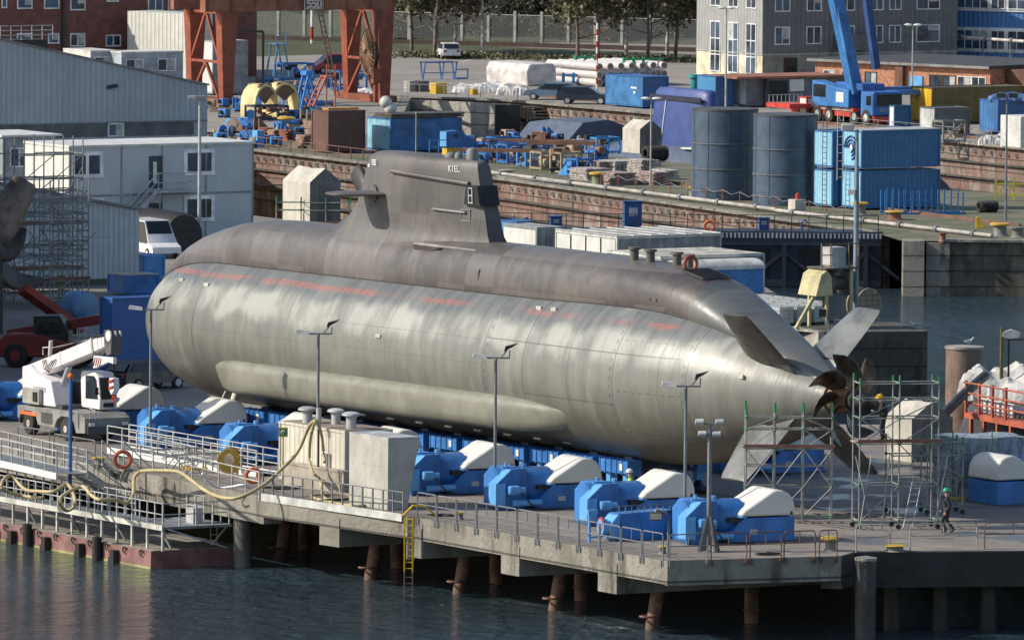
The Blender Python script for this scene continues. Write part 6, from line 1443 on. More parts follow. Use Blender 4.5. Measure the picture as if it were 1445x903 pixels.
# blue A-frame trestle, red trestle, cream shells, lattice pipes
t = thing('trestle','blue A frame trestle left of the brown container','trestle',G(424,156),PHI)
mb = MB()
for y in (0,.9): mb.bar((0,y,0),(.75,y,2.9),.16); mb.bar((1.6,y,0),(.85,y,2.9),.16); mb.bar((.2,y,.5),(1.4,y,.5),.12)
mb.box(.5,1.1,-.05,.95,2.85,3.2); mb.build('frame', mat('trestle_blue',(.035,.20,.55),.45), t)
t = thing('trestle','thin blue trestle with open top far left of the red van','trestle',G(385,112),PHI)
mb = MB()
for y in (0,1.2): mb.bar((0,y,0),(.45,y,3.0),.12); mb.bar((1.7,y,0),(1.15,y,3.0),.12)
mb.box(.2,1.4,-.1,1.3,3.0,3.1); 
for x in (.3,1.3): mb.bar((x,0,3.1),(x,0,4.0),.06)
mb.bar((.3,0,4.0),(1.3,0,4.0),.06); mb.build('frame', mat('trestle_teal',(.10,.25,.38),.45), t)
t = thing('trestle','light blue steel trestle table standing on the car park edge','trestle',G(600,113),PHI)
mb = MB()
for x in (0,1.9,3.2):
    mb.bar((x-.25,0,0),(x,0,1.5),.1); mb.bar((x+.3,1.0,0),(x+.1,1.0,1.5),.1)
mb.bar((0,0,1.5),(3.3,0,1.5),.1); mb.bar((0,1.0,1.5),(3.3,1.0,1.5),.1); mb.bar((-.1,0,.6),(3.2,0,.6),.08); mb.box(3.2,4.3,0,.8,.0,.12); mb.bar((4.3,0,0),(4.3,0,.9),.1); mb.bar((3.2,0,.85),(4.3,0,.85),.1); mb.build('frame', mat('trestle_blue2',(.06,.17,.40),.45), t)
t = thing('stair_frame','red steel stair frame leaning beside the gantry crane leg','stairs',G(438,160),PHI)
mb = MB(); mb.bar((0,0,0),(1.5,0,3.0),.13); mb.bar((0,.8,0),(1.5,.8,3.0),.13); mb.box(1.4,2.3,-.1,.9,2.9,3.0)
for k in range(7): mb.bar((.2*k+.15,0,.4*k+.3),(.2*k+.15,.8,.4*k+.3),.07)
for x in (1.5,2.3): mb.bar((x,0,0),(x,0,3.9),.08)
mb.build('frame', mat('stair_red',(.40,.09,.05),.6), t)
CRS = mat('cream_shell',(.62,.52,.24),.6,grime=.4)
def shell(px, py, label, rz, s=1.0):
    t = thing('hull_shell', label, 'steel shell', G(px,py), rz)
    mb = MB(); rings = []
    for i in range(9):
        a = math.pi*i/8; rings.append([( -math.cos(a)*1.35*s, 0, 1.1*s+math.sin(a)*1.7*s), (-math.cos(a)*1.35*s, 1.6*s, 1.1*s+math.sin(a)*1.7*s), (-math.cos(a)*1.15*s, 1.6*s, 1.1*s+math.sin(a)*1.5*s), (-math.cos(a)*1.15*s, 0, 1.1*s+math.sin(a)*1.5*s)])
    mb.loft(rings); mb.box(-1.35*s,-1.15*s,0,1.6*s,0,1.1*s); mb.box(1.15*s,1.35*s,0,1.6*s,0,1.1*s); mb.build('shell', CRS, t, smooth=40)
    mb = MB(); mb.bar((-1.0*s,.5,0),(1.0*s,.5,0.1),.3); mb.prism([(-.9*s,2.0*s),(0,1.2*s),(.9*s,2.0*s),(.7*s,2.8*s),(-.7*s,2.8*s)],.1,.3,'y'); mb.build('inner_frame', mat('rust_brown',(.20,.10,.06)), t)
shell(376,168,'cream yellow arched shell with rusty inside near the hall corner',PHI+.3); shell(403,163,'second cream yellow arched shell behind the first',PHI,.95)
# lattice/pipes left portal (dark goal post) beside crane leg
t = thing('dark_portal','thin black steel portal post beside the white container','post',G(371,122)); z1 = ZT(G(371,122),45)
mb = MB(); mb.bar((0,0,0),(0,0,z1),.2); mb.bar((0,0,z1),(-3.2,0,z1+.1),.2); mb.build('frame', BLACK, t)
# gantry crane
GR = mat('crane_red',(.25,.062,.03),.55,var=.15,grime=.35); GRD = mat('crane_red_dark',(.22,.06,.03),.6)
gb = G(322,149); t = thing('gantry_crane','red brown gantry crane with tapering legs and number sign 550','gantry crane',gb,PHI)
S0 = gb.y/F
zt = ZT(gb,17); 
def leg(x, y, w0, w1, d, nm='leg'):
    mb = MB(); mb.loft([[(x+.0-w0/2,y,0),(x+w0/2,y,0),(x+w0/2,y+d,0),(x-w0/2,y+d,0)],[(x-w1/2,y-.15,zt),(x+w1/2,y-.15,zt),(x+w1/2,y+d+.15,zt),(x-w1/2,y+d+.15,zt)]]); return mb.build(nm, GR, t, bevel=.03)
WX = 14.9
for x in (0,WX):
    for y in (0,5.4): leg(x+(.0), y, .9, 1.55, .8)
    mb = MB()
    for (a, b_) in (((0,.8,.6),(0,3.0,zt*.45)),((0,5.4,.6),(0,3.0,zt*.45)),((0,.8,zt*.5),(0,3.0,zt)),((0,5.4,zt*.5),(0,3.0,zt)),((0,.6,zt*.46),(0,5.6,zt*.46)),((0,.5,zt-.1),(0,5.7,zt-.1))):
        mb.bar((x-.45,a[1],a[2]),(x-.45,b_[1],b_[2]),.22)
    mb.build('bracing', GR, t)
    mb = MB(); mb.box(x-.7,x+.7,-.8,7.0,.0,.55); mb.build('bogie_beam', GRD, t)
mb = MB(); mb.box(-2.2,WX+.9,.0,.9,zt,zt+1.5); mb.build('girder', mat('girder_red',(.27,.10,.055),.6,grime=.4), t)
mb = MB(); mb.box(-2.2,WX+.9,5.4,6.0,zt,zt+.8); mb.build('girder', mat('girder_red',(.27,.10,.055),.6), t)
for k in range(9): mb = MB(); mb.box(-2+k*2.2,-1.9+k*2.2,-.06,-.004,zt,zt+1.5); mb.build('stiffener', GRD, t)
mb = MB(); mb.box(7.1,8.9,-.09,-.06,zt+.1,zt+1.02); mb.build('number_sign', WHITE, t); mb = MB(); mb.box(7.16,8.84,-.105,-.091,zt+.16,zt+.96); mb.build('number_field', GRD, t)
mb = MB(); text_strokes(mb,'550',(7.38,-.12,zt+.28),(1,0,0),(0,0,1),.56,.22,1.8); mb.build('number_lettering', WHITE, t, fix=False)
mb = MB(); mb.tube((8.2,-.4,zt),(9.9,-.4,.6),.06,5); mb.tube((8.6,-.4,zt),(10.3,-.4,.6),.06,5)
for k in range(16): q = k/16; mb.tube((8.2+1.7*q,-.4,zt*(1-q)+.6*q),(8.6+1.7*q,-.4,zt*(1-q)+.6*q),.04,4)
mb.build('access_ladder', mat('rust_brown',(.20,.10,.06)), t)
mb = MB()
for k in range(28): a = 2*math.pi*k/28; mb.tube((12.7,-.6+.25*math.cos(a),zt*.55+.25*math.sin(a)),(12.9,-.6+1.25*math.cos(a),zt*.55+1.9*math.sin(a)),.045,4)
for q in (.6,1.0): 
    pts = [(12.85,-.6+1.25*q*math.cos(2*math.pi*k/24),zt*.55+1.9*q*math.sin(2*math.pi*k/24)) for k in range(25)]; mb.path(pts,.05,4)
mb.build('cable_drum', mat('drum_rust',(.30,.17,.09),rust=.3), t)
mb = MB(); mb.lathe([(.02,0),(1.1,0),(1.1,.25),(.02,.25)],20,(13.1,-.6,zt*.52),'x'); mb.build('drum_core', BLACK, t)
mb = MB(); mb.box(13.6,13.9,-.6,-.3,0,zt); mb.box(13.4,14.1,-.7,-.2,1.6,2.8); mb.build('cable_mast', GRD, t)
# submarine in the far dock
HB = mat('hull_bluegrey',(.085,.105,.15),.5,var=.12,grime=.3); SB = mat('sail_ultramarine',(.045,.075,.24),.5,var=.1,grime=.2)
b = G(960,201,-1.4); t = thing('docked_submarine','blue grey submarine with ultramarine sail lying in the far dry dock','submarine',(b.x,b.y,-4.6),AYAW)
mb = MB(); mb.lathe([(.05,-13),(1.6,-12),(2.6,-10.5),(3.2,-7),(3.3,30),(2.5,36)], 40, (0,0,0), 'x'); mb.build('hull', HB, t, smooth=50)
mb = MB(); rings = []
for z, a, b_, wd in ((2.4,-4.2,5.4,1.15),(3.4,-3.9,5.3,1.1),(6.3,-3.4,5.1,.95),(7.2,-3.2,5.0,.85),(7.5,-2.8,4.7,.6)):
    rings.append([((a+b_)/2+(b_-a)/2*math.copysign(abs(math.cos(q))**.6,math.cos(q)), wd*math.copysign(abs(math.sin(q))**.7,math.sin(q)), z) for q in [2*math.pi*k/28 for k in range(28)]])
mb.loft(rings); mb.build('sail', SB, t, smooth=50)
mb = MB(); mb.box(-3.0,4.6,-1.02,-.9,6.55,6.95); mb.build('sail_band', mat('band_dark',(.02,.022,.05)), t)
mb = MB(); mb.tube((-1.2,-1.16,2.6),(-.6,-.95,6.9),.05,5); mb.build('white_line', WHITE, t)
mb = MB(); mb.box(3.3,4.9,-2.0,-1.0,2.9,3.0); mb.build('deck_patch', WHITE, t)
t = thing('hull_section','dark grey cut hull section with flat top left of the docked submarine','hull section',G(800,214,-3.0)+Vector((0,0,0)),AYAW)
mb = MB(); mb.loft([[(x, y*s, z*s2) for y, z in ((-3,-1),(-2.6,1.2),(-1.2,2.6),(1.2,2.8),(3,2.2),(3,-1))] for x, s, s2 in ((-4.5,.8,.85),(0,1,1),(4.5,1,1.0))]); mb.build('shell', HB, t, bevel=.1)
tent('small beige frame tent at the edge of the far dock', G(903,190,-.0)+Vector((0,0,-1.5)), PHI, 2.6, 2.0, 2.6, 1.9, TARP, TARPD, seed=8)
t = tent('tall beige frame tent on the dock edge behind the casing', G(437,325), PHI, 3.6, 2.3, 4.0, 3.1, TARP, TARPD, seed=9)
t = scaffold('scaffold','low scaffold railing in front of the tall beige tent',G(390,325),PHI-.5,3,1,1.6,.8,(.4,1.3),2.1,(.4,),rails=(1.8,),brace=False)
mb = MB(); mb.tube((0,0,0),(0,0,0),.1); 
t = thing('teal_pipe','short teal green pipe standing behind the ultramarine sail','pipe',G(981,148)); mb = MB(); mb.lathe([(.42,0),(.42,2.2),(.6,2.25),(.6,2.5),(.02,2.5)],16); mb.build('pipe', mat('teal',(.02,.27,.25),.5), t, smooth=40)
# ---------------------------------------------------------------- right background
t = cont('blue corrugated container standing at the edge of the far dock',907,154,6.0,2.5,2.65,CBL,lit=mat('blue_mid',(.05,.19,.42),.5,corr=(1,.3),grime=.2))
mb = MB(); mb.box(-.012,-.007,1.0,1.9,1.6,1.75); mb.box(-.012,-.007,1.2,1.5,1.2,1.4); mb.build('marking', WHITE, t)
cont('light blue corrugated container right of the ultramarine sail',1010,152,3.0,1.8,2.6,CBL,lit=CBLL)
cont('pale portable cabin beside the light blue container',1054,152,3.2,1.6,2.5,mat('cabin_grey',(.16,.165,.18),.5),lit=mat('cabin_pale',(.45,.55,.56),.5)); 
t = thing('shed','long low grey shed with red tiled roof edge before the grey building','shed',G(1085,152),PHI)
mb = MB(); mb.box(0,7.5,0,4.5,0,2.4); mb.build('wall', mat('shed_grey',(.13,.135,.15),.6), t); mb = MB(); mb.box(-3.4,7.6,-.4,4.8,2.42,2.6); mb.build('roof', mat('shed_roof',(.30,.12,.07),.7), t); mb = MB(); mb.box(2.0,3.4,-.06,-.004,1.3,2.3); mb.build('panel', WHITE, t)
mb = MB(); mb.box(.0,1.8,-.05,-.003,.3,2.2); mb.build('opening', mat('void', (.006,.007,.009)), t)
cont('white box with red frame on the ground right of the tanks',1138,170,1.2,1.2,1.9,WHITE,frame=RED)
t = thing('cage_pallet','galvanised mesh crates standing behind the tank roofs','crate',G(1085,162),PHI); mb = MB()
for k in range(9): mb.tube((k*.4,0,0),(k*.4,0,1.6),.03,4)
for z in (0,.5,1.0,1.6): mb.tube((0,0,z),(3.2,0,z),.03,4)
mb.build('mesh', GALV, t)
# windows helper for building faces
PANE = mat('pane_blue',(.055,.085,.13),.12,var=.5,scale=.35,grime=0); FRM = mat('win_white',(.68,.68,.66),.5,grime=.1)
CURT = mat('curtain',(.42,.42,.40),.7,var=.2,scale=2,grime=0)
def window(parent, face, a0, a1, z0, z1, nx=2, nz=1, fw=.09, depth=.05, frame=None, rr=random.Random(2), curtain=.35):
    "face: ('y', y) -> window on local plane y with normal -y ; ('x', x) -> plane x with normal -x"
    ax, c_ = face
    def B(mb, u0, u1, v0, v1, d0, d1):
        if ax == 'y': mb.box(u0,u1,c_-d1,c_-d0,v0,v1)
        else: mb.box(c_-d1,c_-d0,u0,u1,v0,v1)
    mb = MB(); B(mb,a0-fw,a1+fw,z0-fw,z0,.004,depth+.03); B(mb,a0-fw,a1+fw,z1,z1+fw,.004,depth)
    B(mb,a0-fw,a0,z0,z1,.004,depth); B(mb,a1,a1+fw,z0,z1,.004,depth)
    for k in range(1,nx): x = a0+(a1-a0)*k/nx; B(mb,x-fw*.45,x+fw*.45,z0,z1,.004,depth)
    for k in range(1,nz): z = z0+(z1-z0)*k/nz; B(mb,a0,a1,z-fw*.45,z+fw*.45,.005,depth-.003)
    o = mb.build('window', frame or FRM, parent)
    mb = MB(); B(mb,a0,a1,z0,z1,.004,.012); mb.build('pane', PANE, o)
    if rr.random() < curtain:
        mb = MB(); q = rr.uniform(.3,1); B(mb,a0+(a1-a0)*.5,a1,z0+(z1-z0)*(1-q),z1,.0125,.016); mb.build('blind', CURT, o)
    return o
# grey building
gb2 = G(1076,113); t = thing('grey_building','grey corrugated metal clad office building with cream ground floor gable','building',gb2,PHI)
s2 = F/gb2.y; WB = 20.5; LBd = 11.0
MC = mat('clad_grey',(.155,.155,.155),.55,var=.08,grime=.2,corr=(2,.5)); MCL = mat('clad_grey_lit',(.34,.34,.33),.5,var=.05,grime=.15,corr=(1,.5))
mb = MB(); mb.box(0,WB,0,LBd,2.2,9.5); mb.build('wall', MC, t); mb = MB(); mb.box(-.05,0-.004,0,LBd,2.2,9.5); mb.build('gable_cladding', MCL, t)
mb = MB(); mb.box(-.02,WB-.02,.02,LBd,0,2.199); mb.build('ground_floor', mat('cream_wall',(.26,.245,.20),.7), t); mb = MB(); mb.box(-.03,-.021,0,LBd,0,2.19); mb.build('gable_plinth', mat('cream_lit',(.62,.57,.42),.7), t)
mb = MB(); mb.box(-.1,WB,-.06,LBd,2.15,2.28); mb.build('ledge', mat('ledge',(.36,.36,.34)), t)
for k in range(3): 
    y0 = LBd*(.10+.27*k); window(t,('x',-.05),y0,y0+1.5,.5,4.8,2,3,.1)
    window(t,('x',-.05),y0,y0+1.5,6.3,8.6,2,1,.1)
xs_ = [(1.3,2.7),(4.6,6.0),(8.0,9.5),(11.3,12.5),(13.3,14.4),(16.2,18.5)]
for (a,b_) in xs_:
    window(t,('y',0),a,b_,3.15,4.55,2 if b_-a<2 else 1,1,.09); window(t,('y',0),a,b_,6.05,7.7,2,1,.09)
mb = MB(); mb.box(7.1,7.25,-.08,-.005,0,9.5); mb.build('downpipe', STEELG, t); mb = MB(); mb.box(2.2,3.6,-.05,-.003,.2,1.9); mb.build('gate', GLASS, t)
mb = MB(); mb.box(7.6,10.8,-.9,-.01,2.5,3.9); mb.build('porch', mat('porch',(.12,.12,.12)), t)
# blue building
bb = G(1345,104); t = thing('blue_building','blue clad building with white window bands at the top right','building',bb,-.42)
mb = MB(); mb.box(0,24,0,12,0,9); mb.build('wall', mat('clad_blue',(.07,.20,.46),.5,var=.05,grime=.1,corr=(2,.45)), t)
for z in (2.25,5.9):
    mb = MB(); mb.box(-.05,24,-.12,-.003,z-.25,z+1.95); mb.build('window_band', FRM, t)
    for (a,b_,n_) in ((.4,3.3,4),(3.7,4.9,2),(5.3,8.6,4),(9.0,12,4)): window(t,('y',-.12),a,b_,z+.05,z+1.65,n_,2,.08)
mb = MB(); mb.box(-.04,-.003,0,.4,0,9); mb.build('corner_strip', FRM, t)
# brick building low
A = G(1150,125); B = G(1397,137); d = (B-A).normalized(); ang = math.atan2(d.y,d.x); Lb = (B-A).length
t = thing('brick_building','low orange brick building with flat dark roof behind the blue mobile crane','building',A,ang)
BK = mat('brick_orange',(.42,.19,.11),.8,var=.2,scale=3,grime=.3)
hb = ZT(A, 86); mb = MB(); mb.box(0,Lb,0,14,0,hb); mb.build('wall', BK, t); mb = MB(); mb.box(-.5,Lb+.3,-.5,14.3,hb,hb+.25); mb.build('roof', mat('roof_dark',(.055,.055,.058),.8), t)
mb = MB(); mb.box(-.5,Lb+.3,-.56,-.5,hb-.02,hb+.2); mb.build('gutter', mat('gutter',(.22,.21,.20)), t)
mb = MB(); mb.box(Lb+.005,Lb+9,2,14,0,hb-.1); mb.build('annex', mat('brick_dark',(.13,.06,.04),.8), t)
for x,w_ in ((1.0,1.2),(3.0,1.2),(5.6,1.2),(Lb*.66,1.2),(Lb*.735,1.3),(Lb*.82,1.4),(Lb*.90,1.4)): window(t,('y',0),x,x+w_,hb-1.9,hb-.8,2,1,.07,frame=FRM if x<5 or x>Lb*.8 else BLACK,curtain=.8)
mb = MB(); mb.box(Lb*.475,Lb*.52,-.4,-.003,0,hb); mb.build('chimney_breast', mat('brick_dark',(.13,.06,.04)), t)
mb = MB(); mb.box(Lb*.55,Lb*.62,-.1,-.004,hb-2.1,hb-.9); mb.build('blue_panel', BLUEL, t)
t = line_on((1235,98),(1445,113),'pipe_bridge','pale overhead pipe line on posts above the brick building roof','pipe',.14,3.4,mat('pipe_white',(.55,.50,.45)),joints=6)
for k in range(6): mb = MB(); q = (G(1445,113)-G(1235,98))*(k/5.5); mb.tube(q,q+Vector((0,0,3.4)),.08,5); mb.build('support', STEELG, t)
# yellow container etc
cont('long yellow container with sunlit end and shaded side coloured in behind the grey cabin',1315,181,3.2,9.0,2.95,mat('cont_yellow_shaded',(.13,.085,.02),.5,grime=.2),lit=mat('cont_yellow_lit',(.78,.46,.02),.5,grime=.1)).location = G(1315,176)  # sun on the end and shade on the side painted into two yellows
t = cont('grey cabin with end wall coloured as sunlit in front of the yellow container',1319,192,2.2,3.3,2.2,mat('cabin_shaded',(.12,.125,.135),.5),lit=mat('cabin_lit',(.55,.56,.52),.5,corr=(1,.3)))  # end wall gets a much paler grey to paint the sun on it
girder_frame(1331,203,'grey pump unit in a white frame at the far dock edge',mat('pump_grey',(.22,.22,.20)),2.0,1.5,1.7,seed=77)
cloth_blob('white_tarpaulin','white tarpaulin heap on the far dock edge at the right',G(1400,205),1.1,.9,1.0,WT,6)
t = thing('wrapped_crate','tall white sheet wrapped crate at the right edge of the far dock','crate',G(1440,211),PHI); mb = MB(); mb.box(0,2,0,2.8,0,2.5); mb.build('wrap', WT, t, bevel=.05)
t = cont('open blue skip covered with a dark blue sheet at the right edge',1408,190,2.6,4.0,2.7,CBL,lit=mat('skip_blue',(.05,.17,.40),.5,corr=(1,.4)))
cloth_blob('blue_tarpaulin','blue and white sheet bulging over the open skip',G(1408,190)+VD*2+Vector((0,1.0,2.6)),2.4,1.4,.7,mat('tarp_blue',(.06,.11,.25),.5),9)
t = cont('blue and white chemical cabinet before the crane truck',1262,186,.8,1.6,1.9,mat('cab_blue',(.03,.12,.25),.5),lit=WHITE); t.location=G(1262,183)
# fence rail along the far dock
post_rail('dock_railing','thin wire railing along the far dock edge at the right',G(1200,186),G(1440,209),12,mat('rail_lt',(.28,.28,.27)),rails=(1.1,.75,.4),h=1.15,low=0,r=.02)
post_rail('dock_railing','thin railing with posts above the pale retaining wall',G(575,137),G(730,144),9,mat('rail_lt',(.28,.28,.27)),rails=(1.1,),h=1.15,low=0,r=.02)
# blue mobile crane
cb0 = G(1232,178); t = thing('crane_truck','blue and red heavy mobile crane with raised boom beside the grey building','mobile crane',cb0,PHI)
CBm = mat('crane_blue',(.03,.12,.38),.45,grime=.2); CBl = mat('crane_blue_lt',(.04,.17,.42),.45,grime=.3); CRd = mat('crane_redc',(.55,.05,.03),.45)
# truck faces AD: local y away, x width. cab at y 0..2
mb = MB(); mb.box(.0,2.8,.0,1.9,.75,2.7); cab_ = mb.build('cab', CBm, t, bevel=.12); mb = MB(); mb.box(-.015,.0,.1,1.8,.85,2.55); mb.build('door', CBl, cab_, bevel=.005)
mb = MB(); mb.box(.35,2.65,-.03,-.004,1.55,2.5); mb.build('windscreen', GLASS, cab_, bevel=.01); mb = MB(); mb.box(-.03,-.016,.3,1.0,1.6,2.35); mb.build('side_window', GLASS, cab_)
mb = MB(); text_strokes(mb,'SCHAFLER',(.65,-.012,1.12),(1,0,0),(0,0,1),.24,.2,1.3); mb.build('lettering', mat('letter_grey',(.35,.38,.45)), cab_, fix=False)
mb = MB(); mb.box(.0,2.8,-.15,.0,.25,.72); mb.build('bumper', CRd, t, bevel=.03); mb = MB(); mb.box(.1,2.7,.2,12.5,.55,.95); mb.build('chassis', CRd, t)
for y in (1.0,2.7,6.5,8.2,9.9):
    for x in (.15,2.65): mb = MB(); mb.lathe([(.02,-.22),(.62,-.22),(.62,.22),(.02,.22)],20,(x,y,.62),'x'); wh = mb.build('wheel', mat('tyre',(.03,.028,.026)), t, smooth=40); mb = MB(); mb.lathe([(.02,-.24),(.3,-.24),(.3,.24),(.02,.24)],12,(x,y,.62),'x'); mb.build('rim', GALV, wh)
for q_ in ((-.5,.6,2.2,2.5,1.0,1.3),(-2.2,-.1,9.0,12.5,1.0,1.35)): mb = MB(); mb.box(*q_); mb.build('outrigger', CRd, t)
mb = MB(); mb.box(.0,2.8,3.0,8.5,1.0,1.25); mb.build('deck', mat('deck_tan',(.42,.33,.27)), t)
mb = MB(); mb.prism([(3.2,1.3),(3.2,2.7),(5.5,2.9),(8.6,3.3),(8.6,1.6),(8.0,1.3)],-.3,.9,'x'); mb.build('upper_cab', CBl, t, bevel=.04)
mb = MB(); mb.box(-.33,-.305,6.6,8.4,2.0,3.0); mb.build('upper_window', GLASS, t); mb = MB(); mb.box(-.33,-.305,3.9,5.0,1.7,2.5); mb.build('white_panel', WHITE, t)
mb = MB(); mb.box(.9,2.9,2.8,7.0,1.3,3.2); mb.build('turntable_house', CBm, t, bevel=.05)
mb = MB(); mb.box(1.6,13.5,3.0,3.9,2.5,2.9); mb.box(2.6,14.5,1.8,2.7,2.3,2.7); mb.build('ballast_beam', mat('beam_blue',(.07,.20,.50),.45), t)
bA = Vector((1.2,4.5,2.6)); bB = Vector((-1.8,6.0,17.5))
def bsec(a, b_, w, nm, m, par):
    P = bA.lerp(bB,a); Q = bA.lerp(bB,b_); mb = MB(); mb.bar(P,Q,w,w*1.15); return mb.build(nm,m,par,bevel=.04)
bo = bsec(0,.62,.88,'boom',CBl,t); bsec(.62,.8,.75,'boom_section',CBl,bo); bsec(.8,1,.62,'boom_section',CBl,bo)
mb = MB(); mb.bar((.1,2.9,2.4),(-.35,4.9,9.5),.35); mb.build('lift_ram', CBl, t); mb = MB(); mb.bar((3.4,4.9,4.3),(1.6,5.5,17),.55); mb.build('folded_jib', mat('beam_navy',(.02,.06,.19)), t)
# ---------------------------------------------------------------- car park
def car(label, px, py, rz, m, L=4.3, W=1.75, H=1.45, estate=False, van=False, loc=None):
    "local x forward"
    t = thing('parked_car', label, 'car', loc if loc is not None else G(px,py), rz); 
    if van: side = [(-L/2,.35),(-L/2,1.2),(-L/2+.15,H),(L*.15,H),(L*.36,.95),(L/2-.05,.72),(L/2,.35)]
    elif estate: side = [(-L/2,.35),(-L/2,.85),(-L/2+.35,H-.05),(-L/2+.6,H),(L*.08,H),(L*.24,.92),(L/2-.15,.75),(L/2,.35)]
    else: side = [(-L/2,.35),(-L/2,.85),(-L/2+.12,1.0),(-L/2+.5,H-.02),(L*.05,H),(L*.24,.93),(L/2-.12,.72),(L/2,.35)]
    def wsc(z): return 1 if z < .95 else 1-.16*(z-.95)/(H-.95)
    mb = MB(); mb.loft([[(x, sgn*W/2*wsc(z)*k_, z) for x, z in side] for sgn, k_ in ((-1,.96),(-1,1),(1,1),(1,.96))]); b_ = mb.build('body', m, t, bevel=.05, smooth=40)
    zb = .93; x0 = side[2][0]+.12; 
    roofx = [p for p in side if p[1] >= H-.06]
    xa, xb = min(p[0] for p in roofx), max(p[0] for p in roofx)
    wx = L*.24 if not van else L*.34
    for sgn in (-1,1):
        mb = MB(); y = sgn*(W/2*.93); mb.add([(x0+.1,sgn*(W/2+.004),zb+.02),(wx-.12,sgn*(W/2+.004),zb+.02),(xb-.02,sgn*(W/2*wsc(H-.1)+.008),H-.1),(xa+.1,sgn*(W/2*wsc(H-.1)+.008),H-.1)],[(0,1,2,3)]); mb.build('side_window', GLASS, t)
    mb = MB(); mb.add([(wx-.02,-W/2*.86,zb+.03),(wx-.02,W/2*.86,zb+.03),(xb+.06,W/2*.78,H-.07),(xb+.06,-W/2*.78,H-.07)],[(0,1,2,3)]); 
    for v in range(4): p = mb.v[v]; mb.v[v] = (p[0]+.05,p[1],p[2]+.02)
    mb.build('windscreen', GLASS, t)
    rb = side[1]; mb = MB(); mb.add([(-L/2+.0 if van else rb[0]+.05,-W/2*.84,zb+.06),(-L/2+.0 if van else rb[0]+.05,W/2*.84,zb+.06),(xa-.06,W/2*.76,H-.10),(xa-.06,-W/2*.76,H-.10)],[(0,1,2,3)])
    for v in range(4): p = mb.v[v]; mb.v[v] = (p[0]-.05,p[1],p[2]+.02)
    mb.build('rear_window', GLASS, t)
    for x in (-L*.3,L*.31):
        for y in (-W/2+.1,W/2-.1): mb = MB(); mb.lathe([(.02,-.11),(.31,-.11),(.31,.11),(.02,.11)],18,(x,y,.31),'y'); wh = mb.build('wheel', mat('tyre',(.03,.028,.026)), t, smooth=40); mb = MB(); mb.lathe([(.02,-.115),(.2,-.12),(.2,.12),(.02,.115)],12,(x,y,.31),'y'); mb.build('rim', GALV, wh)
    for y in (-.62,.62):
        mb = MB(); mb.box(-L/2-.02,-L/2+.05,y*W/1.75-.12,y*W/1.75+.12,.68,.88); mb.build('tail_light', RED, t)
        mb = MB(); mb.box(L/2-.16,L/2-.02,y*W/1.75-.16,y*W/1.75+.16,.58,.72); mb.build('headlight', WHITE, t)
    mb = MB(); mb.box(-L/2-.03,-L/2-.003,-.26,.26,.48,.6); mb.build('number_plate', WHITE, t)
    return t
CWt = mat('car_white',(.62,.62,.62),.25,grime=0,var=.03); CRD = mat('car_red',(.42,.015,.02),.25,grime=0,var=.03); CGB = mat('car_bluegrey',(.12,.17,.24),.3,grime=0,var=.03); CDK = mat('car_navy',(.015,.02,.035),.25,grime=0,var=.03)
car('white hatchback parked at the back of the car park, seen from behind',633,83,math.pi/2+.15,CWt,3.9,1.7,1.5)
car('red van parked behind the gantry crane leg',472,104,math.pi+.35,CRD,4.4,1.8,1.75,van=True)
car('blue grey estate car at the left of the dark estate car',777,141,math.pi*.95+.0,CGB,4.4,1.75,1.45,estate=True); car('dark navy estate car left of the blue corrugated container',826,147,-.18,CDK,4.6,1.8,1.45,estate=True)
# covered pipes
PW = mat('pipe_wrap',(.56,.52,.50),.6,var=.08,grime=.15); PGR = mat('frame_green',(.02,.30,.12),.5)
for k in range(7):
    for row in range(3):
        if row == 0 and k > 2: continue
        p = G(846+k*15.2,123-k*.4)+Vector((0,0,[.35,1.0,1.72][row])); t = thing('wrapped_pipe', 'white wrapped pipe in the rack of pipes on the car park', 'pipe', p, PHI, 'white wrapped pipes racked on the car park')
        mb = MB(); mb.lathe([(.02,0),(.33,0),(.33,8.5),(.02,8.5)],14,(0,0,0),'y'); mb.build('wrap', PW, t, smooth=40)
        mb = MB(); mb.lathe([(.02,-.03),(.24,-.03),(.24,.0),(.02,.0)],14,(0,0,0),'y'); mb.build('end_face', mat('pipe_end',(.20,.15,.13)) , t, smooth=40)
for k in range(3):
    t = thing('pipe_rack',['bright blue rack frame at the left end of the wrapped pipes','green rack frame around the upper row of wrapped pipes','green rack frame at the right of the wrapped pipes'][k],'rack',G([795,812,880][k],[121,118,121][k]),PHI); m_ = [LBm,PGR,PGR][k]; mb = MB(); h0 = [0,1.35,1.35][k]
    for x in (0,1.0,2.0): mb.bar((x,0,h0),(x,0,h0+1.1),.2)
    for z in (h0+.2,h0+.9): mb.bar((0,0,z),(2.0 if k<2 else 4,0,z),.18)
    mb.build('frame', m_, t)
t = thing('covered_stack','pipe stack under a big white tarpaulin on the car park','covered stack',G(757,122),PHI)
mb = MB(); mb.prism([(-.9,0),(-1.0,1.3),(-.7,1.9),(1.7,1.95),(2.0,1.6),(2.1,0)],0,7.0,'y'); mb.build('tarpaulin', mat('tarp_white2',(.60,.56,.53),.6,bump=.7,grime=.2), t, bevel=.15)
for k,(px,py,sx,sz,lb) in enumerate([(672,130,2.0,.9,'left crumpled white tarpaulin heap on the far dock edge'),(700,128,1.6,.9,'middle crumpled white tarpaulin heap with a grey hose'),(724,134,1.4,1.1,'right hand white tarpaulin heap beside the lifebuoy post'),(602,128,1.4,.6,'low white sheet heap left of the yellow crates'),(520,133,1.2,.6,'small white sheet heap under the gantry crane')]): cloth_blob('white_tarpaulin', lb, G(px,py), sx, 1.3, sz, WT, k+20)
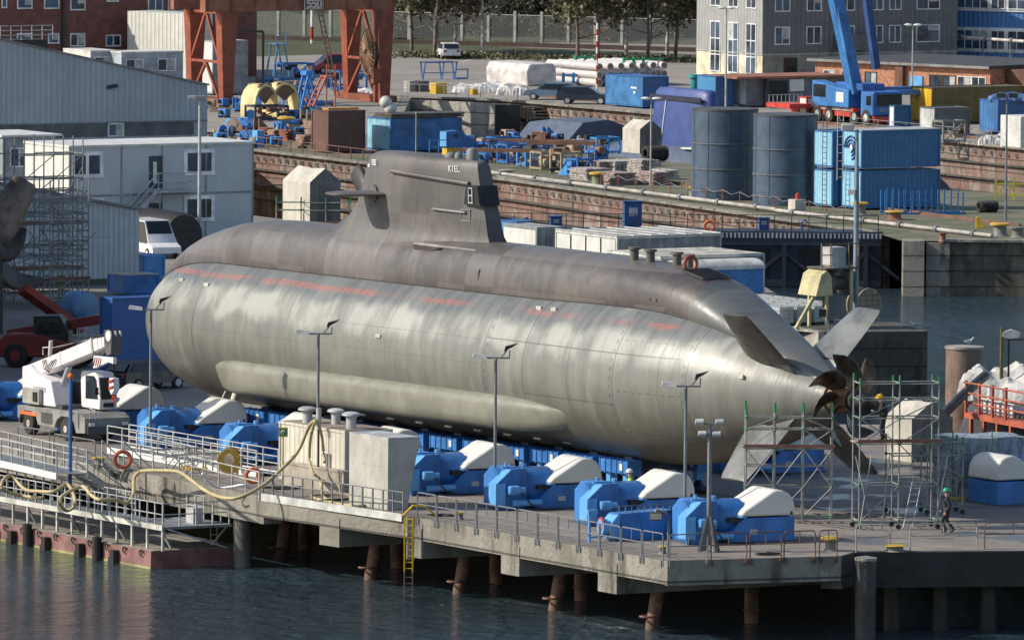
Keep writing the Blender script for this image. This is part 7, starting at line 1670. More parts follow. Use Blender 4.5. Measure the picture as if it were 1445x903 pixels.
for k,(px,py,lb,m_) in enumerate([(615,133,'yellow mesh crate on the car park edge',YEL),(667,134,'small yellow box at the far dock railing',YEL),(578,130,'grey pallet box stack beside the yellow crate',mat('pal_grey',(.33,.32,.30))),(590,130,'dark grey pallet box beside the pale one',mat('pal_dk',(.12,.12,.12)))]):
    mb = MB(); w_ = 1.0 if k != 1 else .5
    for q in range(4): mb.box(0,w_*1.1,0,w_,q*.24*w_+.0,q*.24*w_+.19*w_)
    mb.box(.05,w_*1.05,.05,w_*.95,0,.9*w_); tag(mb.build('crate', m_, loc=G(px,py), rz=PHI), lb, 'crate')
b = G(842,136); t = thing('striped_pole','red and white striped pole between the parked estate cars','pole',b); zt = ZT(b,33)
for k in range(12): mb = MB(); mb.tube((0,0,zt*k/12),(0,0,zt*(k+1)/12),.09,8); mb.build('band', [RED,WHITE][k%2], t)
b = G(440,62); t = thing('striped_pole','white mast with a red band behind the gantry crane girder','pole',b); zt = ZT(b,-25)
mb = MB(); mb.tube((0,0,0),(0,0,zt),.14,8); mb.build('pole', WHITE, t); mb = MB(); mb.tube((0,0,.4),(0,0,1.6),.16,8); mb.build('band', RED, t)
# fence
A = G(356,56); B = G(992,74); d = (B-A).normalized(); L_ = (B-A).length; t = thing('security_fence','long mesh fence on a low dark red wall along the back of the car park','fence',A,math.atan2(d.y,d.x))
hz = 3.0
for k in range(18): mb = MB(); x = L_*k/17; mb.box(x-.14,x+.14,-.1,.1,0,hz+.4); mb.build('post', mat('post_conc',(.30,.30,.28)), t)
mb = MB(); mb.box(0,L_,-.12,.12,0,.42); mb.build('base_wall', mat('base_wall',(.05,.025,.022)), t)
nf = NT('mesh_fence'); x = nf.xyz()
tr = nf.t.nodes.new('ShaderNodeBsdfTransparent'); mx = nf.t.nodes.new('ShaderNodeMixShader'); o_ = nf.t.nodes['Material Output']; nf.b.inputs['Base Color'].default_value = (.16,.17,.17,1)
nf.t.links.new(tr.outputs[0], mx.inputs[1]); nf.t.links.new(nf.b.outputs[0], mx.inputs[2]); mx.inputs[0].default_value = .38; nf.t.links.new(mx.outputs[0], o_.inputs[0])
mb = MB(); mb.add([(0,0,.55),(L_,0,.55),(L_,0,hz),(0,0,hz)],[(0,1,2,3)]); mb.build('mesh', nf.m, t, fix=False)
mb = MB(); mb.tube((0,0,hz),(L_,0,hz),.05,5); mb.build('top_rail', mat('post_conc',(.30,.30,.28)), t)
# kerb & lawn & slope
def quadsheet(name, pts, m, z=.01):
    mb = MB(); mb.add([G(px,py)+Vector((0,0,z)) for px,py in pts],[tuple(range(len(pts)))]); o = mb.build(name,m,fix=False)
    if o.data.polygons[0].normal.z < 0: o.data.flip_normals()
    return tag(o,kind='structure')
GRS = NT('grass'); cg = GRS.mix(GRS.noise(.25,detail=8,rough=.75,lo=.35,hi=.65),(.050,.062,.024),(.095,.105,.050)); cg = GRS.mix(GRS.noise(.8,detail=6,lo=.5,hi=.7),cg,(.13,.11,.06)); GRS.bump(GRS.noise(3,detail=8,lo=.2,hi=.8),.8,.2); M_GRASS = GRS.out(cg,.9)
quadsheet('grass_verge',[(300,50),(992,78),(992,86),(760,78),(560,74),(360,80),(300,80)],M_GRASS,.02)
quadsheet('parking_bay_line',[(652,88),(664,84),(665,84.6),(653,88.6)],WHITE,.008)
# slope behind the fence
mb = MB(); P = []; nx_, ny_ = 40, 12; rr = random.Random(4)
for j in range(ny_+1):
    for i in range(nx_+1):
        y = 880+j*14; x = -60+i*3.4; P.append((x,y,max(0,(j-.3))*(2.6 if x > -16 else 1.6)+rr.uniform(-.3,.3)-.4))
mb.add(P,[(j*(nx_+1)+i,j*(nx_+1)+i+1,(j+1)*(nx_+1)+i+1,(j+1)*(nx_+1)+i) for j in range(ny_) for i in range(nx_)])
tag(mb.build('hillside', M_GRASS, smooth=80), kind='structure')
# trees
BARK = mat('bark',(.16,.13,.10),.85,var=.3,scale=2); BIRCH = mat('birch_bark',(.42,.40,.36),.8,var=.4,scale=2)
def leafmat(name, a, b_):
    n = NT(name); 
    inf = n.t.nodes.new('ShaderNodeNewGeometry'); c = n.mix(inf.outputs['Random Per Island'], a, b_); c = n.mix(n.math('MULTIPLY', n.noise(.35,detail=3), .55), c, tuple(v*.4 for v in a)); return n.out(c,.7)
LF = [leafmat('leaf_dark',(.030,.045,.018),(.07,.09,.035)),leafmat('leaf_olive',(.08,.075,.035),(.15,.14,.06)),leafmat('leaf_brown',(.12,.09,.06),(.20,.155,.10))]
def tree(kind, seed, h=9, spread=3.4, dens=1300, name='tree', birch=False):
    rr = random.Random(seed); t = thing(name,'x','tree'); mb = MB(); tips = []
    mb.path([(0,0,-.3),(rr.uniform(-.1,.1),0,h*.3),(rr.uniform(-.3,.3),rr.uniform(-.3,.3),h*.65),(rr.uniform(-.3,.3),0,h*.97)], .2, 7, .04)
    for k in range(16):
        z = h*rr.uniform(.22,.9); a = rr.uniform(0,6.28); l = spread*(1.15-z/h)*rr.uniform(.7,1.2)+.6; tip = Vector((math.cos(a)*l, math.sin(a)*l, z+l*rr.uniform(.3,.7))); mb.path([(0,0,z),(tip.x*.5,tip.y*.5,z+(tip.z-z)*.35),tip],.07,5,.02); tips += [tip, tip*.7+Vector((0,0,z*.3))]
        for q in range(3): t2 = tip+Vector((rr.uniform(-1,1),rr.uniform(-1,1),rr.uniform(.1,1.0))); mb.path([tip*.8+Vector((0,0,z*.2)),t2],.03,4,.01); tips.append(t2)
    mb.build('trunk', BIRCH if birch else BARK, t, smooth=60)
    mb = MB(); cl = [rr.choice(tips)+Vector((rr.gauss(0,.3),rr.gauss(0,.3),rr.gauss(0,.3))) for _ in range(34)]
    for _ in range(dens):
        c_ = rr.choice(cl); s = rr.uniform(.07,.17); p = c_+Vector((rr.gauss(0,.6),rr.gauss(0,.6),rr.gauss(0,.5))); n1 = Vector((rr.gauss(0,1),rr.gauss(0,1),rr.gauss(0,1))).normalized(); n2 = n1.orthogonal().normalized()*s; n3 = n1.cross(n2).normalized()*s*1.3
        mb.add([p-n2-n3,p+n2-n3,p+n2+n3,p-n2+n3],[(0,1,2,3)])
    mb.build('crown', LF[kind], t, fix=False); return t
def bush(kind, seed, h=4.2, w=2.4, dens=2400):
    rr = random.Random(seed); t = thing('shrub','x','shrub'); mb = MB(); cl = []
    for k in range(9):
        a = rr.uniform(0,6.28); tip = Vector((math.cos(a)*w*rr.uniform(.3,.8), math.sin(a)*w*.6, h*rr.uniform(.4,.95))); mb.path([(0,0,-.3),tip*.5+Vector((0,0,.3)),tip],.06,5,.015); cl += [tip, tip*.6]
    mb.build('stem', BARK, t, smooth=60); mb = MB()
    cl += [Vector((rr.uniform(-w,w)*.8, rr.uniform(-w,w)*.4, rr.uniform(.2,h*.7))) for _ in range(22)]
    for _ in range(dens):
        c_ = rr.choice(cl); s = rr.uniform(.06,.15); p = c_+Vector((rr.gauss(0,.42),rr.gauss(0,.42),rr.gauss(0,.38))); p.z = abs(p.z); n1 = Vector((rr.gauss(0,1),rr.gauss(0,1),rr.gauss(0,1))).normalized(); n2 = n1.orthogonal().normalized()*s; n3 = n1.cross(n2).normalized()*s*1.3
        mb.add([p-n2-n3,p+n2-n3,p+n2+n3,p-n2+n3],[(0,1,2,3)])
    mb.build('foliage', LF[kind], t, fix=False); return t
protos = [tree(0,1,9.5,3.6,1800), tree(1,2,8.5,3.0,1500), tree(2,3,9.0,2.6,900,birch=True), tree(0,5,7.0,4.0,1500), bush(0,31), bush(1,32,3.4,2.2,1900), bush(2,33,3.0,2.0,1300), bush(0,34,5.2,2.8,3000)]
rr = random.Random(12)
kl = ['tall dark green tree on the slope behind the fence','olive brown budding tree behind the fence','slender pale barked tree with thin brown crown behind the fence','broad dark green tree on the slope behind the fence','dense dark green shrub on the slope behind the fence','olive shrub on the slope behind the fence','bare brown shrub on the slope behind the fence','big dark evergreen shrub on the slope behind the fence']
gp = ['tall green trees behind the fence','budding trees behind the fence','pale barked trees behind the fence','broad green trees behind the fence','dark green shrubs behind the fence','olive shrubs behind the fence','brown shrubs behind the fence','evergreen shrubs behind the fence']
used_ = [False]*8
def hz_(X_, Y_): q = (Y_-880)/14-.3; return max(0,q)*(2.6 if X_ > -16 else 1.6)-.6
def put(kd, loc, s=1.0):
    if not used_[kd]: o = protos[kd]; used_[kd] = True; o['label'] = kl[kd]; o['group'] = gp[kd]
    else: o = copy_tree(protos[kd])
    o.location = loc; o.rotation_euler.z = rr.uniform(0,6.28); o.scale = (s,s,s)
for k in range(34):
    X_ = -22+44*k/33+rr.uniform(-.6,.6)
    if X_ < -13 and rr.random() < .6: continue
    Y_ = 915+rr.uniform(-6,8); put(rr.choice([0,3,1,2,1]), (X_,Y_,hz_(X_,Y_)), rr.uniform(.85,1.2))
for k in range(90):
    X_ = -11.0+31*k/89+rr.uniform(-.7,.7); Y_ = 884+rr.uniform(0,22); put(rr.choice([4,7,5,6,5,6,6]), (X_,Y_,hz_(X_,Y_)), rr.uniform(.7,1.15))
for k in range(9): X_ = -25+13*k/8; Y_ = 900+rr.uniform(0,14); put(rr.choice([5,4,6]), (X_,Y_,hz_(X_,Y_)), rr.uniform(.5,.9))
for px,py,kd in ((581,72,1),(613,76,1),(642,74,2),(681,76,2),(815,86,1),(843,86,1),(884,84,2),(914,86,1),(941,82,2),(953,84,1)):
    put(kd, G(px,py))
# bushes hedge in front of the fence
mb = MB(); rr = random.Random(9)
for _ in range(4200):
    q = rr.random(); A = G(560,80); B = G(985,88); p = A.lerp(B,q)+Vector((rr.gauss(0,.5),rr.gauss(0,1.5),0)); p.z = abs(rr.gauss(0,.2)); s = rr.uniform(.05,.13); n1 = Vector((rr.gauss(0,1),rr.gauss(0,1),rr.gauss(0,1))).normalized(); n2 = n1.orthogonal().normalized()*s; n3 = n1.cross(n2).normalized()*s
    mb.add([p-n2-n3,p+n2-n3,p+n2+n3,p-n2+n3],[(0,1,2,3)])
tag(mb.build('undergrowth', LF[1], fix=False), 'low scrubby undergrowth along the foot of the fence', 'undergrowth', kind='stuff')
# ---------------------------------------------------------------- left background
t = thing('brick_building','large dark red brick building at the top left corner','building',G(362,108),PHI); BD = mat('brick_maroon',(.17,.065,.050),.8,var=.15,scale=1.5,grime=.25)
# front plane normal AD, extends left
mb = MB(); mb.box(-32,0,0,14,0,8); mb.build('wall', BD, t)
sB = F/G(362,108).y
def bx_of(px, py): 
    for it in range(400):
        x = -it*.08; p = t.location + VD*x
        if CX + p.x/p.y*F <= px: return x, p
    return x, p
for (px0,px1,y0,y1,nx_) in ((22,41,-12,13,1),(60,79,-12,13,1),(97,116,-12,15,1),(149,163,-16,3,1),(207,225,-8,16,2),(236,254,-8,17,2),(97,116,47,66,2),(148,166,49,66,2),(66,79,47,62,1),(0,5,-12,12,1),(264,276,-8,17,1),(22,41,47,60,1)):
    x0,p0 = bx_of(px0,0); x1,p1 = bx_of(px1,0); z1 = ZT(p1,y0+2); z0 = ZT(p1,y1-2); window(t,('y',0),x0,x1,z0,z1,nx_,1,.12,curtain=.5)
mb = MB(); x_,p_ = bx_of(86,0); mb.box(x_-.1,x_+.1,-.2,-.004,0,8); mb.build('downpipe', mat('pipe_dk',(.03,.03,.035)), t)
t = thing('white_module','tall windowless white metal clad box behind the low white containers','container',G(264,118),PHI-.26); h_ = ZT(G(264,118),20); mb = MB(); mb.box(-7.6,0,0,3,0,h_); mb.build('wall', mat('clad_white',(.62,.61,.54),.5,var=.05,grime=.1,corr=(0,.5)), t)
t.rotation_euler.z = -.78
t = thing('site_office','low grey white office containers with white windows below the tall white box','container',G(258,122),PHI)
h_ = ZT(G(258,122),74); mb = MB(); mb.box(-6.0,0,0,3,0,h_); mb.build('wall', mat('office_grey',(.34,.38,.42),.6), t); mb = MB(); mb.box(-6.05,.05,-.05,3,h_,h_+.12); mb.build('roof', CW, t)
window(t,('y',0),-5.5,-3.9,h_-1.5,h_-.6,2); window(t,('y',0),-2.4,-.8,h_-1.5,h_-.6,2)
t = thing('site_office','smaller white office container at the left behind the hall roof','container',G(166,122),PHI)
h_ = ZT(G(166,122),73); mb = MB(); mb.box(-2.6,0,0,5,0,h_); mb.build('wall', mat('office_grey',(.34,.38,.42),.6), t); mb = MB(); mb.box(-2.65,-2.6,0,5,0,h_); mb.build('lit_wall', CW, t); mb = MB(); mb.box(-2.68,.05,-.05,5,h_,h_+.12); mb.build('roof', CW, t); window(t,('y',0),-2.2,-.5,h_-1.4,h_-.5,2)
t = cont('white container with barred opening between the gantry crane legs',300,135,3.0,3.4,4.6,mat('cont_greyw',(.26,.29,.33),.5),lit=CW); mb = MB(); mb.box(.5,1.6,-.05,-.003,.8,3.6); mb.build('door', FRM, t)
# rooftop platform
t = thing('roof_platform','dark roof platform with pale railings above the grey hall roof','platform',G(74,128),PHI); z0 = ZT(G(74,128),56)
mb = MB(); mb.box(-7,-.5,0,2.5,0,z0); mb.build('base', BLACK, t); mb = MB()
for z in (.4,.8,1.2): mb.tube((-7,0,z0+z),(0,0,z0+z),.04,5)
for k in range(8): mb.tube((-7+k,0,z0),(-7+k,0,z0+1.25),.04,5)
mb.build('railing', GALV, t)
# hall
hb_ = G(292,246); t = thing('hall','large grey blue metal clad hall with sloping roof edge at the left','hall',hb_,PHI); zr = ZT(hb_,121); pl_ = hb_ - VD*20; zl = ZT(pl_, 48, CX+pl_.x/pl_.y*F)
pz = hb_ - VD*17.3
mb = MB(); mb.prism([(-20,0),(-20,ZT(hb_-VD*20,44)),(0,zr),(0,0)],0,25,'y'); mb.build('wall', mat('hall_clad',(.40,.45,.50),.55,var=.06,scale=.4,grime=.3,corr=(0,.45)), t)
mb = MB(); zz = ZT(hb_-VD*20,44); mb.add([(-20,-.15,zz),(0.1,-.15,zr),(0.1,25,zr),(-20,25,zz),(-20,-.15,zz+.12),(0.1,-.15,zr+.12),(0.1,25,zr+.12),(-20,25,zz+.12)],[(0,3,2,1),(4,5,6,7),(0,1,5,4),(1,2,6,5),(2,3,7,6),(3,0,4,7)]); mb.build('roof', mat('hall_roof',(.24,.24,.25),.7), t)
zb1, zb0 = ZT(hb_,171), ZT(hb_,190)
mb = MB(); mb.box(-20,-1.1,-.03,-.003,zb0,zb1); mb.build('window_band', mat('band_grey',(.10,.115,.125),.5), t)
mb = MB(); mb.box(-20,0,-.08,-.031,zb1,zb1+.08); mb.build('ledge', STEELG, t)
window(t,('y',-.031),-8.0,-6.9,zb0+.1,zb1-.1,1,1,.1)
mb = MB(); z_ = ZT(hb_,121); mb.loft([[( -8.2+dx,-.3+dy,z_-.1+dz) for dx,dy,dz in ((0,0,0),(.8,0,.1),(.8,.3,.15),(0,.3,.05))],[( -8.2+dx,-.3+dy,z_+.1+dz) for dx,dy,dz in ((0.1,0.1,0),(.8,.1,.1),(.8,.3,.15),(0.1,.3,.05))]]); mb.build('wall_lamp', mat('flood_dark',(.05,.04,.04)), t)
# offices
ob = G(357,338); t = thing('office_block','two storey pale office container block with outside stair and balcony','building',ob,PHI); Wd = 13.3; zt = ZT(ob,203)
OW = mat('office_wall',(.50,.53,.55),.6,var=.04,scale=.4,grime=.2)
mb = MB(); mb.box(-Wd,0,0,6,0,zt); mb.build('wall', OW, t); mb = MB(); mb.box(-Wd-.04,-Wd-.004,0,6,0,zt); mb.build('lit_end', CW, t); mb = MB(); mb.box(-Wd-.1,.1,-.1,6.1,zt,zt+.15); mb.build('roof', CW, t)
mb = MB()
for x in (-Wd+.05,-Wd*.72,-Wd*.5,-Wd*.26,-.05): mb.box(x-.05,x+.05,-.04,-.003,0,zt)
mb.box(-Wd,0,-.045,-.004,zt*.49,zt*.51); mb.build('joint', mat('joint',(.28,.29,.29)), t)
def ox(px): return (px-357)/ (357-106)*Wd
for (a,b_,y0,y1) in ((113,147,214,240),(266,299,214,240),(266,299,279,305),(122,148,279,303)): window(t,('y',0),ox(a),ox(b_),ZT(ob,y1),ZT(ob,y0),2,1,.24,frame=mat('frame_bright',(.85,.86,.86),.5,grime=.1))
for (y0,y1) in ((217,262),(283,330)):
    mb = MB(); mb.box(ox(214),ox(232),-.05,-.003,ZT(ob,y1),ZT(ob,y0)); dd = mb.build('door', mat('door_dark',(.05,.055,.065)), t); mb = MB(); mb.box(ox(219),ox(224),-.06,-.051,ZT(ob,y0+38),ZT(ob,y0+8)); mb.build('door_pane', FRM, dd)
zl_ = ZT(ob,264); mb = MB(); mb.box(ox(214),ox(268),-1.3,-.06,zl_-.15,zl_); mb.build('balcony', GALV, t); mb = MB()
for z in (.5,1.1): mb.tube((ox(214),-1.27,zl_+z),(ox(268),-1.27,zl_+z),.035,5); mb.tube((ox(268),-1.27,zl_+z),(ox(268),-.06,zl_+z),.035,5)
for px in (214,232,250,268): mb.tube((ox(px),-1.27,zl_),(ox(px),-1.27,zl_+1.1),.035,5)
mb.tube((ox(216),-1.27,0),(ox(216),-1.27,zl_),.05,6); mb.tube((ox(268),-1.27,0),(ox(268),-1.27,zl_),.05,6); mb.build('balcony_rail', GALV, t)
mb = MB(); a = Vector((ox(213),-1.25,zl_)); b_ = Vector((ox(152),-1.25,0.2))
for y in (0,1.0): o_ = Vector((0,y,0)); mb.bar(a+o_,b_+o_,.06,.25); mb.tube(a+o_+Vector((0,0,1.1)),b_+o_+Vector((0,0,1.1)),.035,5); mb.tube(a+o_+Vector((0,0,.6)),b_+o_+Vector((0,0,.6)),.03,5)
for k in range(14): q = (k+.5)/14; p = a.lerp(b_,q); mb.box(p.x-.13,p.x+.13,-1.2,-.3,p.z-.02,p.z+.02)
mb.build('stair', GALV, t)
t = thing('office_block','older grey office block left of the two storey container block','building',G(104,318),PHI); z_ = ZT(G(104,318),194); mb = MB(); mb.box(-4.2,-.3,2,8,0,z_); mb.build('wall', mat('office_wall2',(.27,.30,.32),.6), t); mb = MB(); mb.box(-4.4,.1,1.8,8,z_,z_+.12); mb.build('roof', CW, t); window(t,('y',2),-1.9,-.6,z_-1.9,z_-.8,2); window(t,('y',2),-3.6,-2.4,z_-1.9,z_-.8,2)
# shed
sb = G(196,400); t = thing('metal_shed','pale blue grey corrugated shed with sloping roof behind the scaffold pile','shed',sb,PHI); z0 = ZT(sb,297); z1 = ZT(sb,262)
mb = MB(); mb.prism([(-11,0),(-11,z1+.6),(0,z0),(0,0)],0,6,'y'); mb.build('wall', mat('shed_clad',(.46,.52,.56),.5,var=.06,grime=.25,corr=(0,.35)), t); mb = MB(); mb.add([(-11,-.25,z1+.6),(.15,-.25,z0),(.15,6,z0),(-11,6,z1+.6),(-11,-.25,z1+.75),(.15,-.25,z0+.15),(.15,6,z0+.15),(-11,6,z1+.75)],[(0,3,2,1),(4,5,6,7),(0,1,5,4),(1,2,6,5),(2,3,7,6),(3,0,4,7)]); mb.build('roof', mat('shed_roof2',(.20,.21,.22),.7), t)
mb = MB(); mb.box(-11,0,-.04,-.003,0,.35); mb.build('mossy_foot', mat('moss',(.06,.07,.045)), t)
# van and covered vehicle
car('white van parked between the shed and the bow of the submarine',0,0,-PHI-.6,CWt,5.0,1.95,2.3,van=True,loc=G(214,362))
t = thing('covered_vehicle','vehicle under a black rounded cover behind the white van','covered vehicle',G(236,356),PHI); mb = MB(); mb.lathe([(.02,0),(1.3,0),(1.45,.4),(1.5,4.5),(.02,4.6)],20,(1.2,0,1.0),'y'); mb.build('cover', mat('cover_black',(.022,.02,.022),.6,bump=.3), t, smooth=60)
t = thing('covered_vehicle','dark grey sheeted trailer behind the white van','covered vehicle',G(205,352),PHI); mb = MB(); mb.box(0,3.0,1,4,.3,2.3); mb.build('cover', mat('cover_black',(.022,.02,.022)), t, bevel=.4)
# blue container by bow etc.
cont('plain royal blue container beside the submarine bow',158,530,1.4,6.5,4.05,mat('cont_royal',(.035,.12,.34),.5,var=.05,grime=.1))
cont('small light blue box behind the bow',204,396,1.8,1.4,1.5,LBm,lit=BLUEL); cont('blue crate with boards on top behind the royal blue container',174,418,2.0,2.4,1.2,DB,roof=mat('board_pale',(.4,.34,.26)))
t = thing('tarp_drum','drum covered by a light blue tarpaulin behind the cage','covered drum',G(102,455),PHI); mb = MB(); mb.lathe([(.02,0),(.75,.05),(.85,.2),(.85,1.6),(.02,1.7)],16,(.9,0,.85),'y'); mb.build('tarp', mat('tarp_ltblue',(.13,.27,.45),.5,bump=.6), t, smooth=60)
t = thing('mesh_crate','galvanised mesh crate with red white stripe by the royal blue container','crate',G(112,487),PHI); mb = MB()
for x in (0,.4,.8,1.2):
    for y in (0,1): mb.tube((x,y,0),(x,y,1.3),.035,5)
for z in (.1,.5,.9,1.3): mb.tube((0,0,z),(1.2,0,z),.035,5); mb.tube((0,0,z),(0,1,z),.035,5)
mb.build('mesh', GALV, t); mb = MB(); mb.box(0,1.3,-.08,-.04,.0,.22); mb.build('skirt', WHITE, t); mb = MB(); [mb.bar((.1+k*.3,-.085,.02),(.2+k*.3,-.085,.2),.08,.01) for k in range(3)]; mb.build('stripes', RED, t)
# red handler
t = thing('telehandler','dark red telescopic handler with black cab in the shade at the left','vehicle',G(72,517),AYAW+.9); RD = mat('handler_red',(.24,.025,.018),.5,grime=.4)
mb = MB(); mb.prism([(-2.6,.5),(-2.7,1.3),(-2.2,1.75),(-.6,1.8),(1.8,1.2),(2.2,.6)],-1.0,1.0,'y'); mb.build('body', RD, t, bevel=.1)
mb = MB(); mb.prism([(-.7,1.2),(-.8,2.7),(.6,2.75),(1.1,1.9),(1.1,1.2)],-.95,.35,'y'); cb = mb.build('cab', BLACK, t, bevel=.05); mb = MB(); mb.box(-.6,.6,-.97,-.951,1.8,2.6); mb.build('window', GLASS, cb)
for x in (-1.7,1.5):
    for y in (-1.0,1.0): mb = MB(); mb.lathe([(.02,-.22),(.58,-.22),(.64,0),(.58,.22),(.02,.22)],20,(x,y,.62),'y'); wh = mb.build('wheel', mat('tyre',(.03,.028,.026)), t, smooth=40); mb = MB(); mb.lathe([(.02,-.24),(.28,-.24),(.28,.24),(.02,.24)],12,(x,y,.62),'y'); mb.build('rim', RD, wh)
mb = MB(); mb.bar((-2.4,.5,1.6),(2.6,.5,2.5),.42,.5); mb.build('boom', RD, t)
t = thing('red_beam_stack','dark red steel girders leaning over the handler','steel beams',G(36,480),PHI)
for k in range(3): mb = MB(); mb.bar((0,k*.35,2.9-k*.1),(3.6,k*.35,.5-k*.1),.28,.4); mb.build('girder', mat('girder_dkred',(.30,.035,.02),.5), t)
car('black car parked in the shade of the bow behind the white crane',0,0,PHI+.2,CDK,4.3,1.75,1.5,loc=G(208,548))
# old propeller & big scaffold at far left
t = thing('spare_propeller','old dark ship propeller with curved blades at the left picture edge','propeller',G(-14,470),PHI+.2)
zc_ = ZT(G(-14,470),355); mb = MB(); mb.lathe([(.02,-.9),(.45,-.8),(.6,0),(.6,.6),(.02,.9)],20,(0,0,zc_),'y'); mb.build('hub', mat('prop_dark',(.05,.042,.036),.5), t, smooth=50)
for k,(a,l,w_) in enumerate(((1.0,4.2,1.7),(.0,2.2,1.2),(-.9,3.6,1.2),(2.2,3,1.4),(3.5,3,1.4))):
    mb = MB(); F2 = []
    for i in range(9):
        q = i/8; r = .4+l*q; wd = w_*(.5+.6*math.sin(math.pi*min(1,q*.8+.1)))*(1 if k==0 else (1-q**4*.8)); an = a+(0 if k==0 else .5*q*q)
        d_ = Vector((math.cos(an),0,math.sin(an))); n_ = Vector((-math.sin(an),0,math.cos(an))); F2.append([Vector((0,0,zc_))+d_*r+n_*wd*(s-.5)+Vector((0,.5*(s-.5),0)) for s in (0,.33,.66,1)])
    mb.add([p for r_ in F2 for p in r_],[(i*4+j,i*4+j+1,(i+1)*4+j+1,(i+1)*4+j) for i in range(8) for j in range(3)]); o = mb.build('blade', mat('blade_brown',(.17,.12,.095),.5,var=.4,rust=.2) if k==0 else mat('prop_dark',(.05,.042,.036)), t, smooth=60); so_=o.modifiers.new('s','SOLIDIFY'); so_.thickness=.12
mb = MB(); mb.box(-.5,.5,-.5,.5,0,zc_-.5); mb.build('cradle', BLACK, t)
scaffold('scaffold','tall scaffold heap with many tubes before the pale corrugated shed',G(-8,432),PHI,3,2,1.9,1.2,(.6,2.0,3.3,4.6,5.9,7.2,8.6),9.6,(2.0,4.6),seed=4,skip=.08,r=.045,rails=(1.3,2.7,5.2,6.5),green=False,plank_m=None)
scaffold('scaffold','second lower scaffold tower right of the tall scaffold heap',G(70,436),PHI,2,1,1.25,1.3,(.5,1.6,2.7,3.8,4.9,6.0),7.4,(1.6,),seed=8,skip=.08,r=.045,rails=(2.2,3.3,4.4,5.4),green=False)
t = thing('tube_heap','untidy heap of scaffold tubes lying across the scaffold frames','scaffold tubes',G(40,425),PHI); rr = random.Random(21); 
for k in range(60):
    mb = MB(); p = Vector((rr.uniform(-1.5,3.0),rr.uniform(-.3,1.5),rr.uniform(.4,6.2))); a_ = rr.choice([rr.uniform(-.25,.25),rr.uniform(.7,1.2),rr.uniform(-1.2,-.7)]); l = rr.uniform(1.2,2.6); d_ = Vector((math.cos(a_),rr.uniform(-.2,.2),math.sin(a_))); mb.tube(p,p+d_*l,.035,5); mb.build('tube', GALV if k%2 else SCG, t)
t = thing('yellow_box','small yellow box on a yellow post under the scaffold','box',G(84,425)); mb = MB(); mb.tube((0,0,0),(0,0,1.0),.08,6); mb.box(-.15,.35,-.2,.2,1.0,1.5); mb.build('housing', mat('ybox',(.40,.33,.08)), t)
# railings & gantry pieces near dock 1 left
post_rail('dock_railing','rusty thin railing along the dock edge left of the sail',G(360,212),G(530,232),10,mat('rust_brown',(.20,.10,.06)),rails=(1.0,.5),h=1.05,low=0,r=.03)
post_rail('dock_railing','pale thin railing on the ledge inside the near dry dock',G(700,268,-.8),G(905,290,-.8),9,mat('rail_lt',(.28,.28,.27)),rails=(1.0,.5),h=1.05,low=0,r=.025)
hose_ = hose('thin black cable drooping along the brick dock wall left of the sail', [(362,262,-1.5),(400,262,-2.0),(440,270,-1.8),(480,268,-1.5),(500,275,-2)], .05, BLACK, 'cable')

# hall just outside the left edge of the picture: it shades the yard beside the bow
hq = thing('workshop_hall','tall grey workshop hall left of the yard beside the bow','building',(-36,451,0))
mb = MB(); mb.box(-26,0,0,86,0,13.5); mb.build('wall', mat('hall_clad',(.40,.45,.50)), hq); mb = MB(); mb.box(-26.4,.4,-.4,86.4,13.5,13.8); mb.build('roof', mat('hall_roof',(.24,.24,.25)), hq)

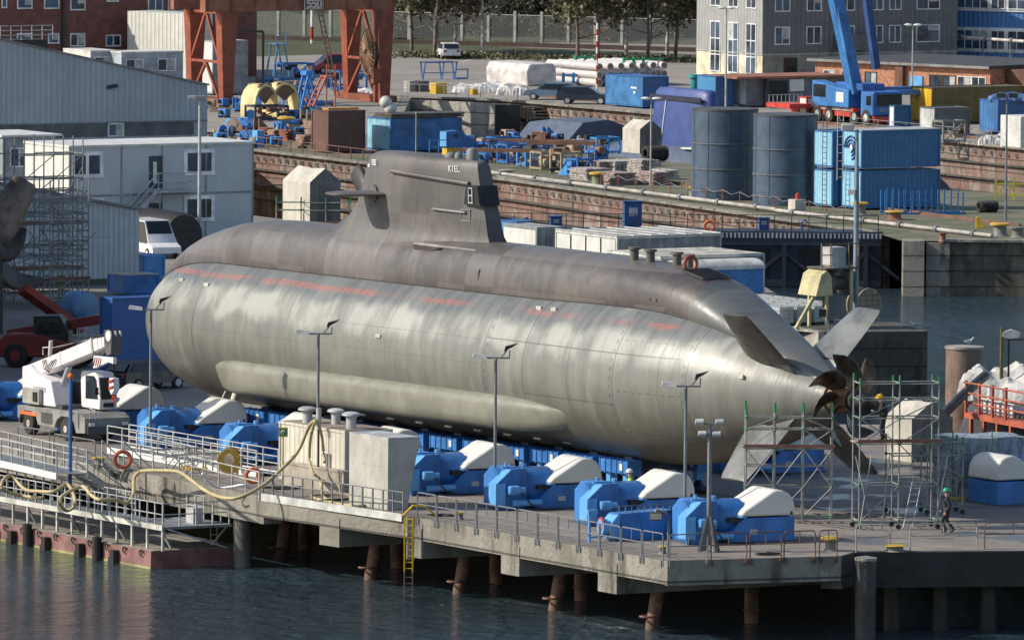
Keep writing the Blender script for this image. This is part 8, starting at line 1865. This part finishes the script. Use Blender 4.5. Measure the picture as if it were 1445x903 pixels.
# ---------------------------------------------------------------- loose gear between the docks
def gear(px, py, seed, label, m, group):
    rr = random.Random(seed); kind = seed % 5; base = G(px,py)
    if kind == 0:
        t = thing('steel_bracket', label, 'steel part', base, rr.uniform(0,3), group); mb = MB(); a = rr.uniform(.6,1.3)
        mb.prism([(0,0),(a,0),(a,.12),(.15,a*.9),(0,a*.9)],0,.12,'y'); mb.prism([(0,0),(a,0),(a,.12),(.15,a*.9),(0,a*.9)],.6,.72,'y'); mb.box(0,a,.12,.6,0,.1); mb.build('plates', m, t)
        mb = MB(); mb.tube((.3,-.1,.3),(.3,.82,.3),.1,10); mb.build('pin', BLACK, t)
    elif kind == 1:
        t = thing('pipe_spool', label, 'pipe part', base, rr.uniform(0,3), group); mb = MB(); L = rr.uniform(1,2.2); mb.tube((0,0,.3),(L,0,.3),.18,12); mb.build('barrel', m, t, smooth=40)
        for x in (0,L): mb = MB(); mb.tube((x-.05,0,.3),(x+.05,0,.3),.28,12); mb.build('flange', mat('rust_brown',(.20,.10,.06)), t, smooth=40)
    elif kind == 2:
        t = thing('wheel_set', label, 'wheel set', base, rr.uniform(0,3), group)
        for y in (0,1.1): mb = MB(); mb.lathe([(.1,-.06),(.42,-.06),(.42,.06),(.1,.06)],18,(0,y,.42),'y'); mb.build('wheel', m, t, smooth=40)
        mb = MB(); mb.tube((0,0,.42),(0,1.1,.42),.08,8); mb.build('axle', BLACK, t)
    elif kind == 3:
        t = thing('gear_box', label, 'machine part', base, rr.uniform(0,3), group); mb = MB(); mb.box(0,.9,0,.6,.12,.7); mb.build('casing', m, t, bevel=.05); mb = MB(); mb.tube((.45,-.25,.45),(.45,.85,.45),.16,12); mb.build('shaft', BLACK, t, smooth=40)
        for x in (.1,.7): mb = MB(); mb.box(x,x+.12,-.05,.65,0,.12); mb.build('foot', BLACK, t)
    else:
        t = thing('stacked_timber', label, 'timber', base, rr.uniform(0,3), group)
        for k in range(3): mb = MB(); mb.box(0,1.4,k*.3,k*.3+.24,0,.2+.2*(k%2)); mb.build('beam', mat('timber_dk',(.17,.12,.09),.9), t)
KN = ['steel bracket','short flanged pipe','wheel set','gear box casing','short timber beams']
rr = random.Random(77); zones = [(585,700,196,232,0),(640,830,205,248,0),(700,860,190,215,0),(345,465,115,205,1),(345,460,150,212,1),(300,360,150,215,1)]
CM = [('blue',DB),('bright blue',LBm),('tan',TANM),('rusty',mat('rust_brown',(.20,.10,.06)))]
for k in range(120):
    z = rr.choice(zones); px = rr.uniform(z[0],z[1]); py = z[2]+(z[3]-z[2])*((px-z[0])/(z[1]-z[0])*.8+rr.uniform(0,.25)) if not z[4] else rr.uniform(z[2],z[3])
    c_, m_ = CM[rr.choice([0,0,1,2,3])]; sd_ = rr.randrange(1000); kd = KN[sd_%5]
    if sd_%5 == 4: c_ = 'dark'
    place = 'on the strip behind the submarine sail' if not z[4] else 'in the yard between hall and brown container'
    gear(px,py,sd_,f'{c_} {kd} among scattered parts {place}',m_,f'{c_} {kd} {place}')
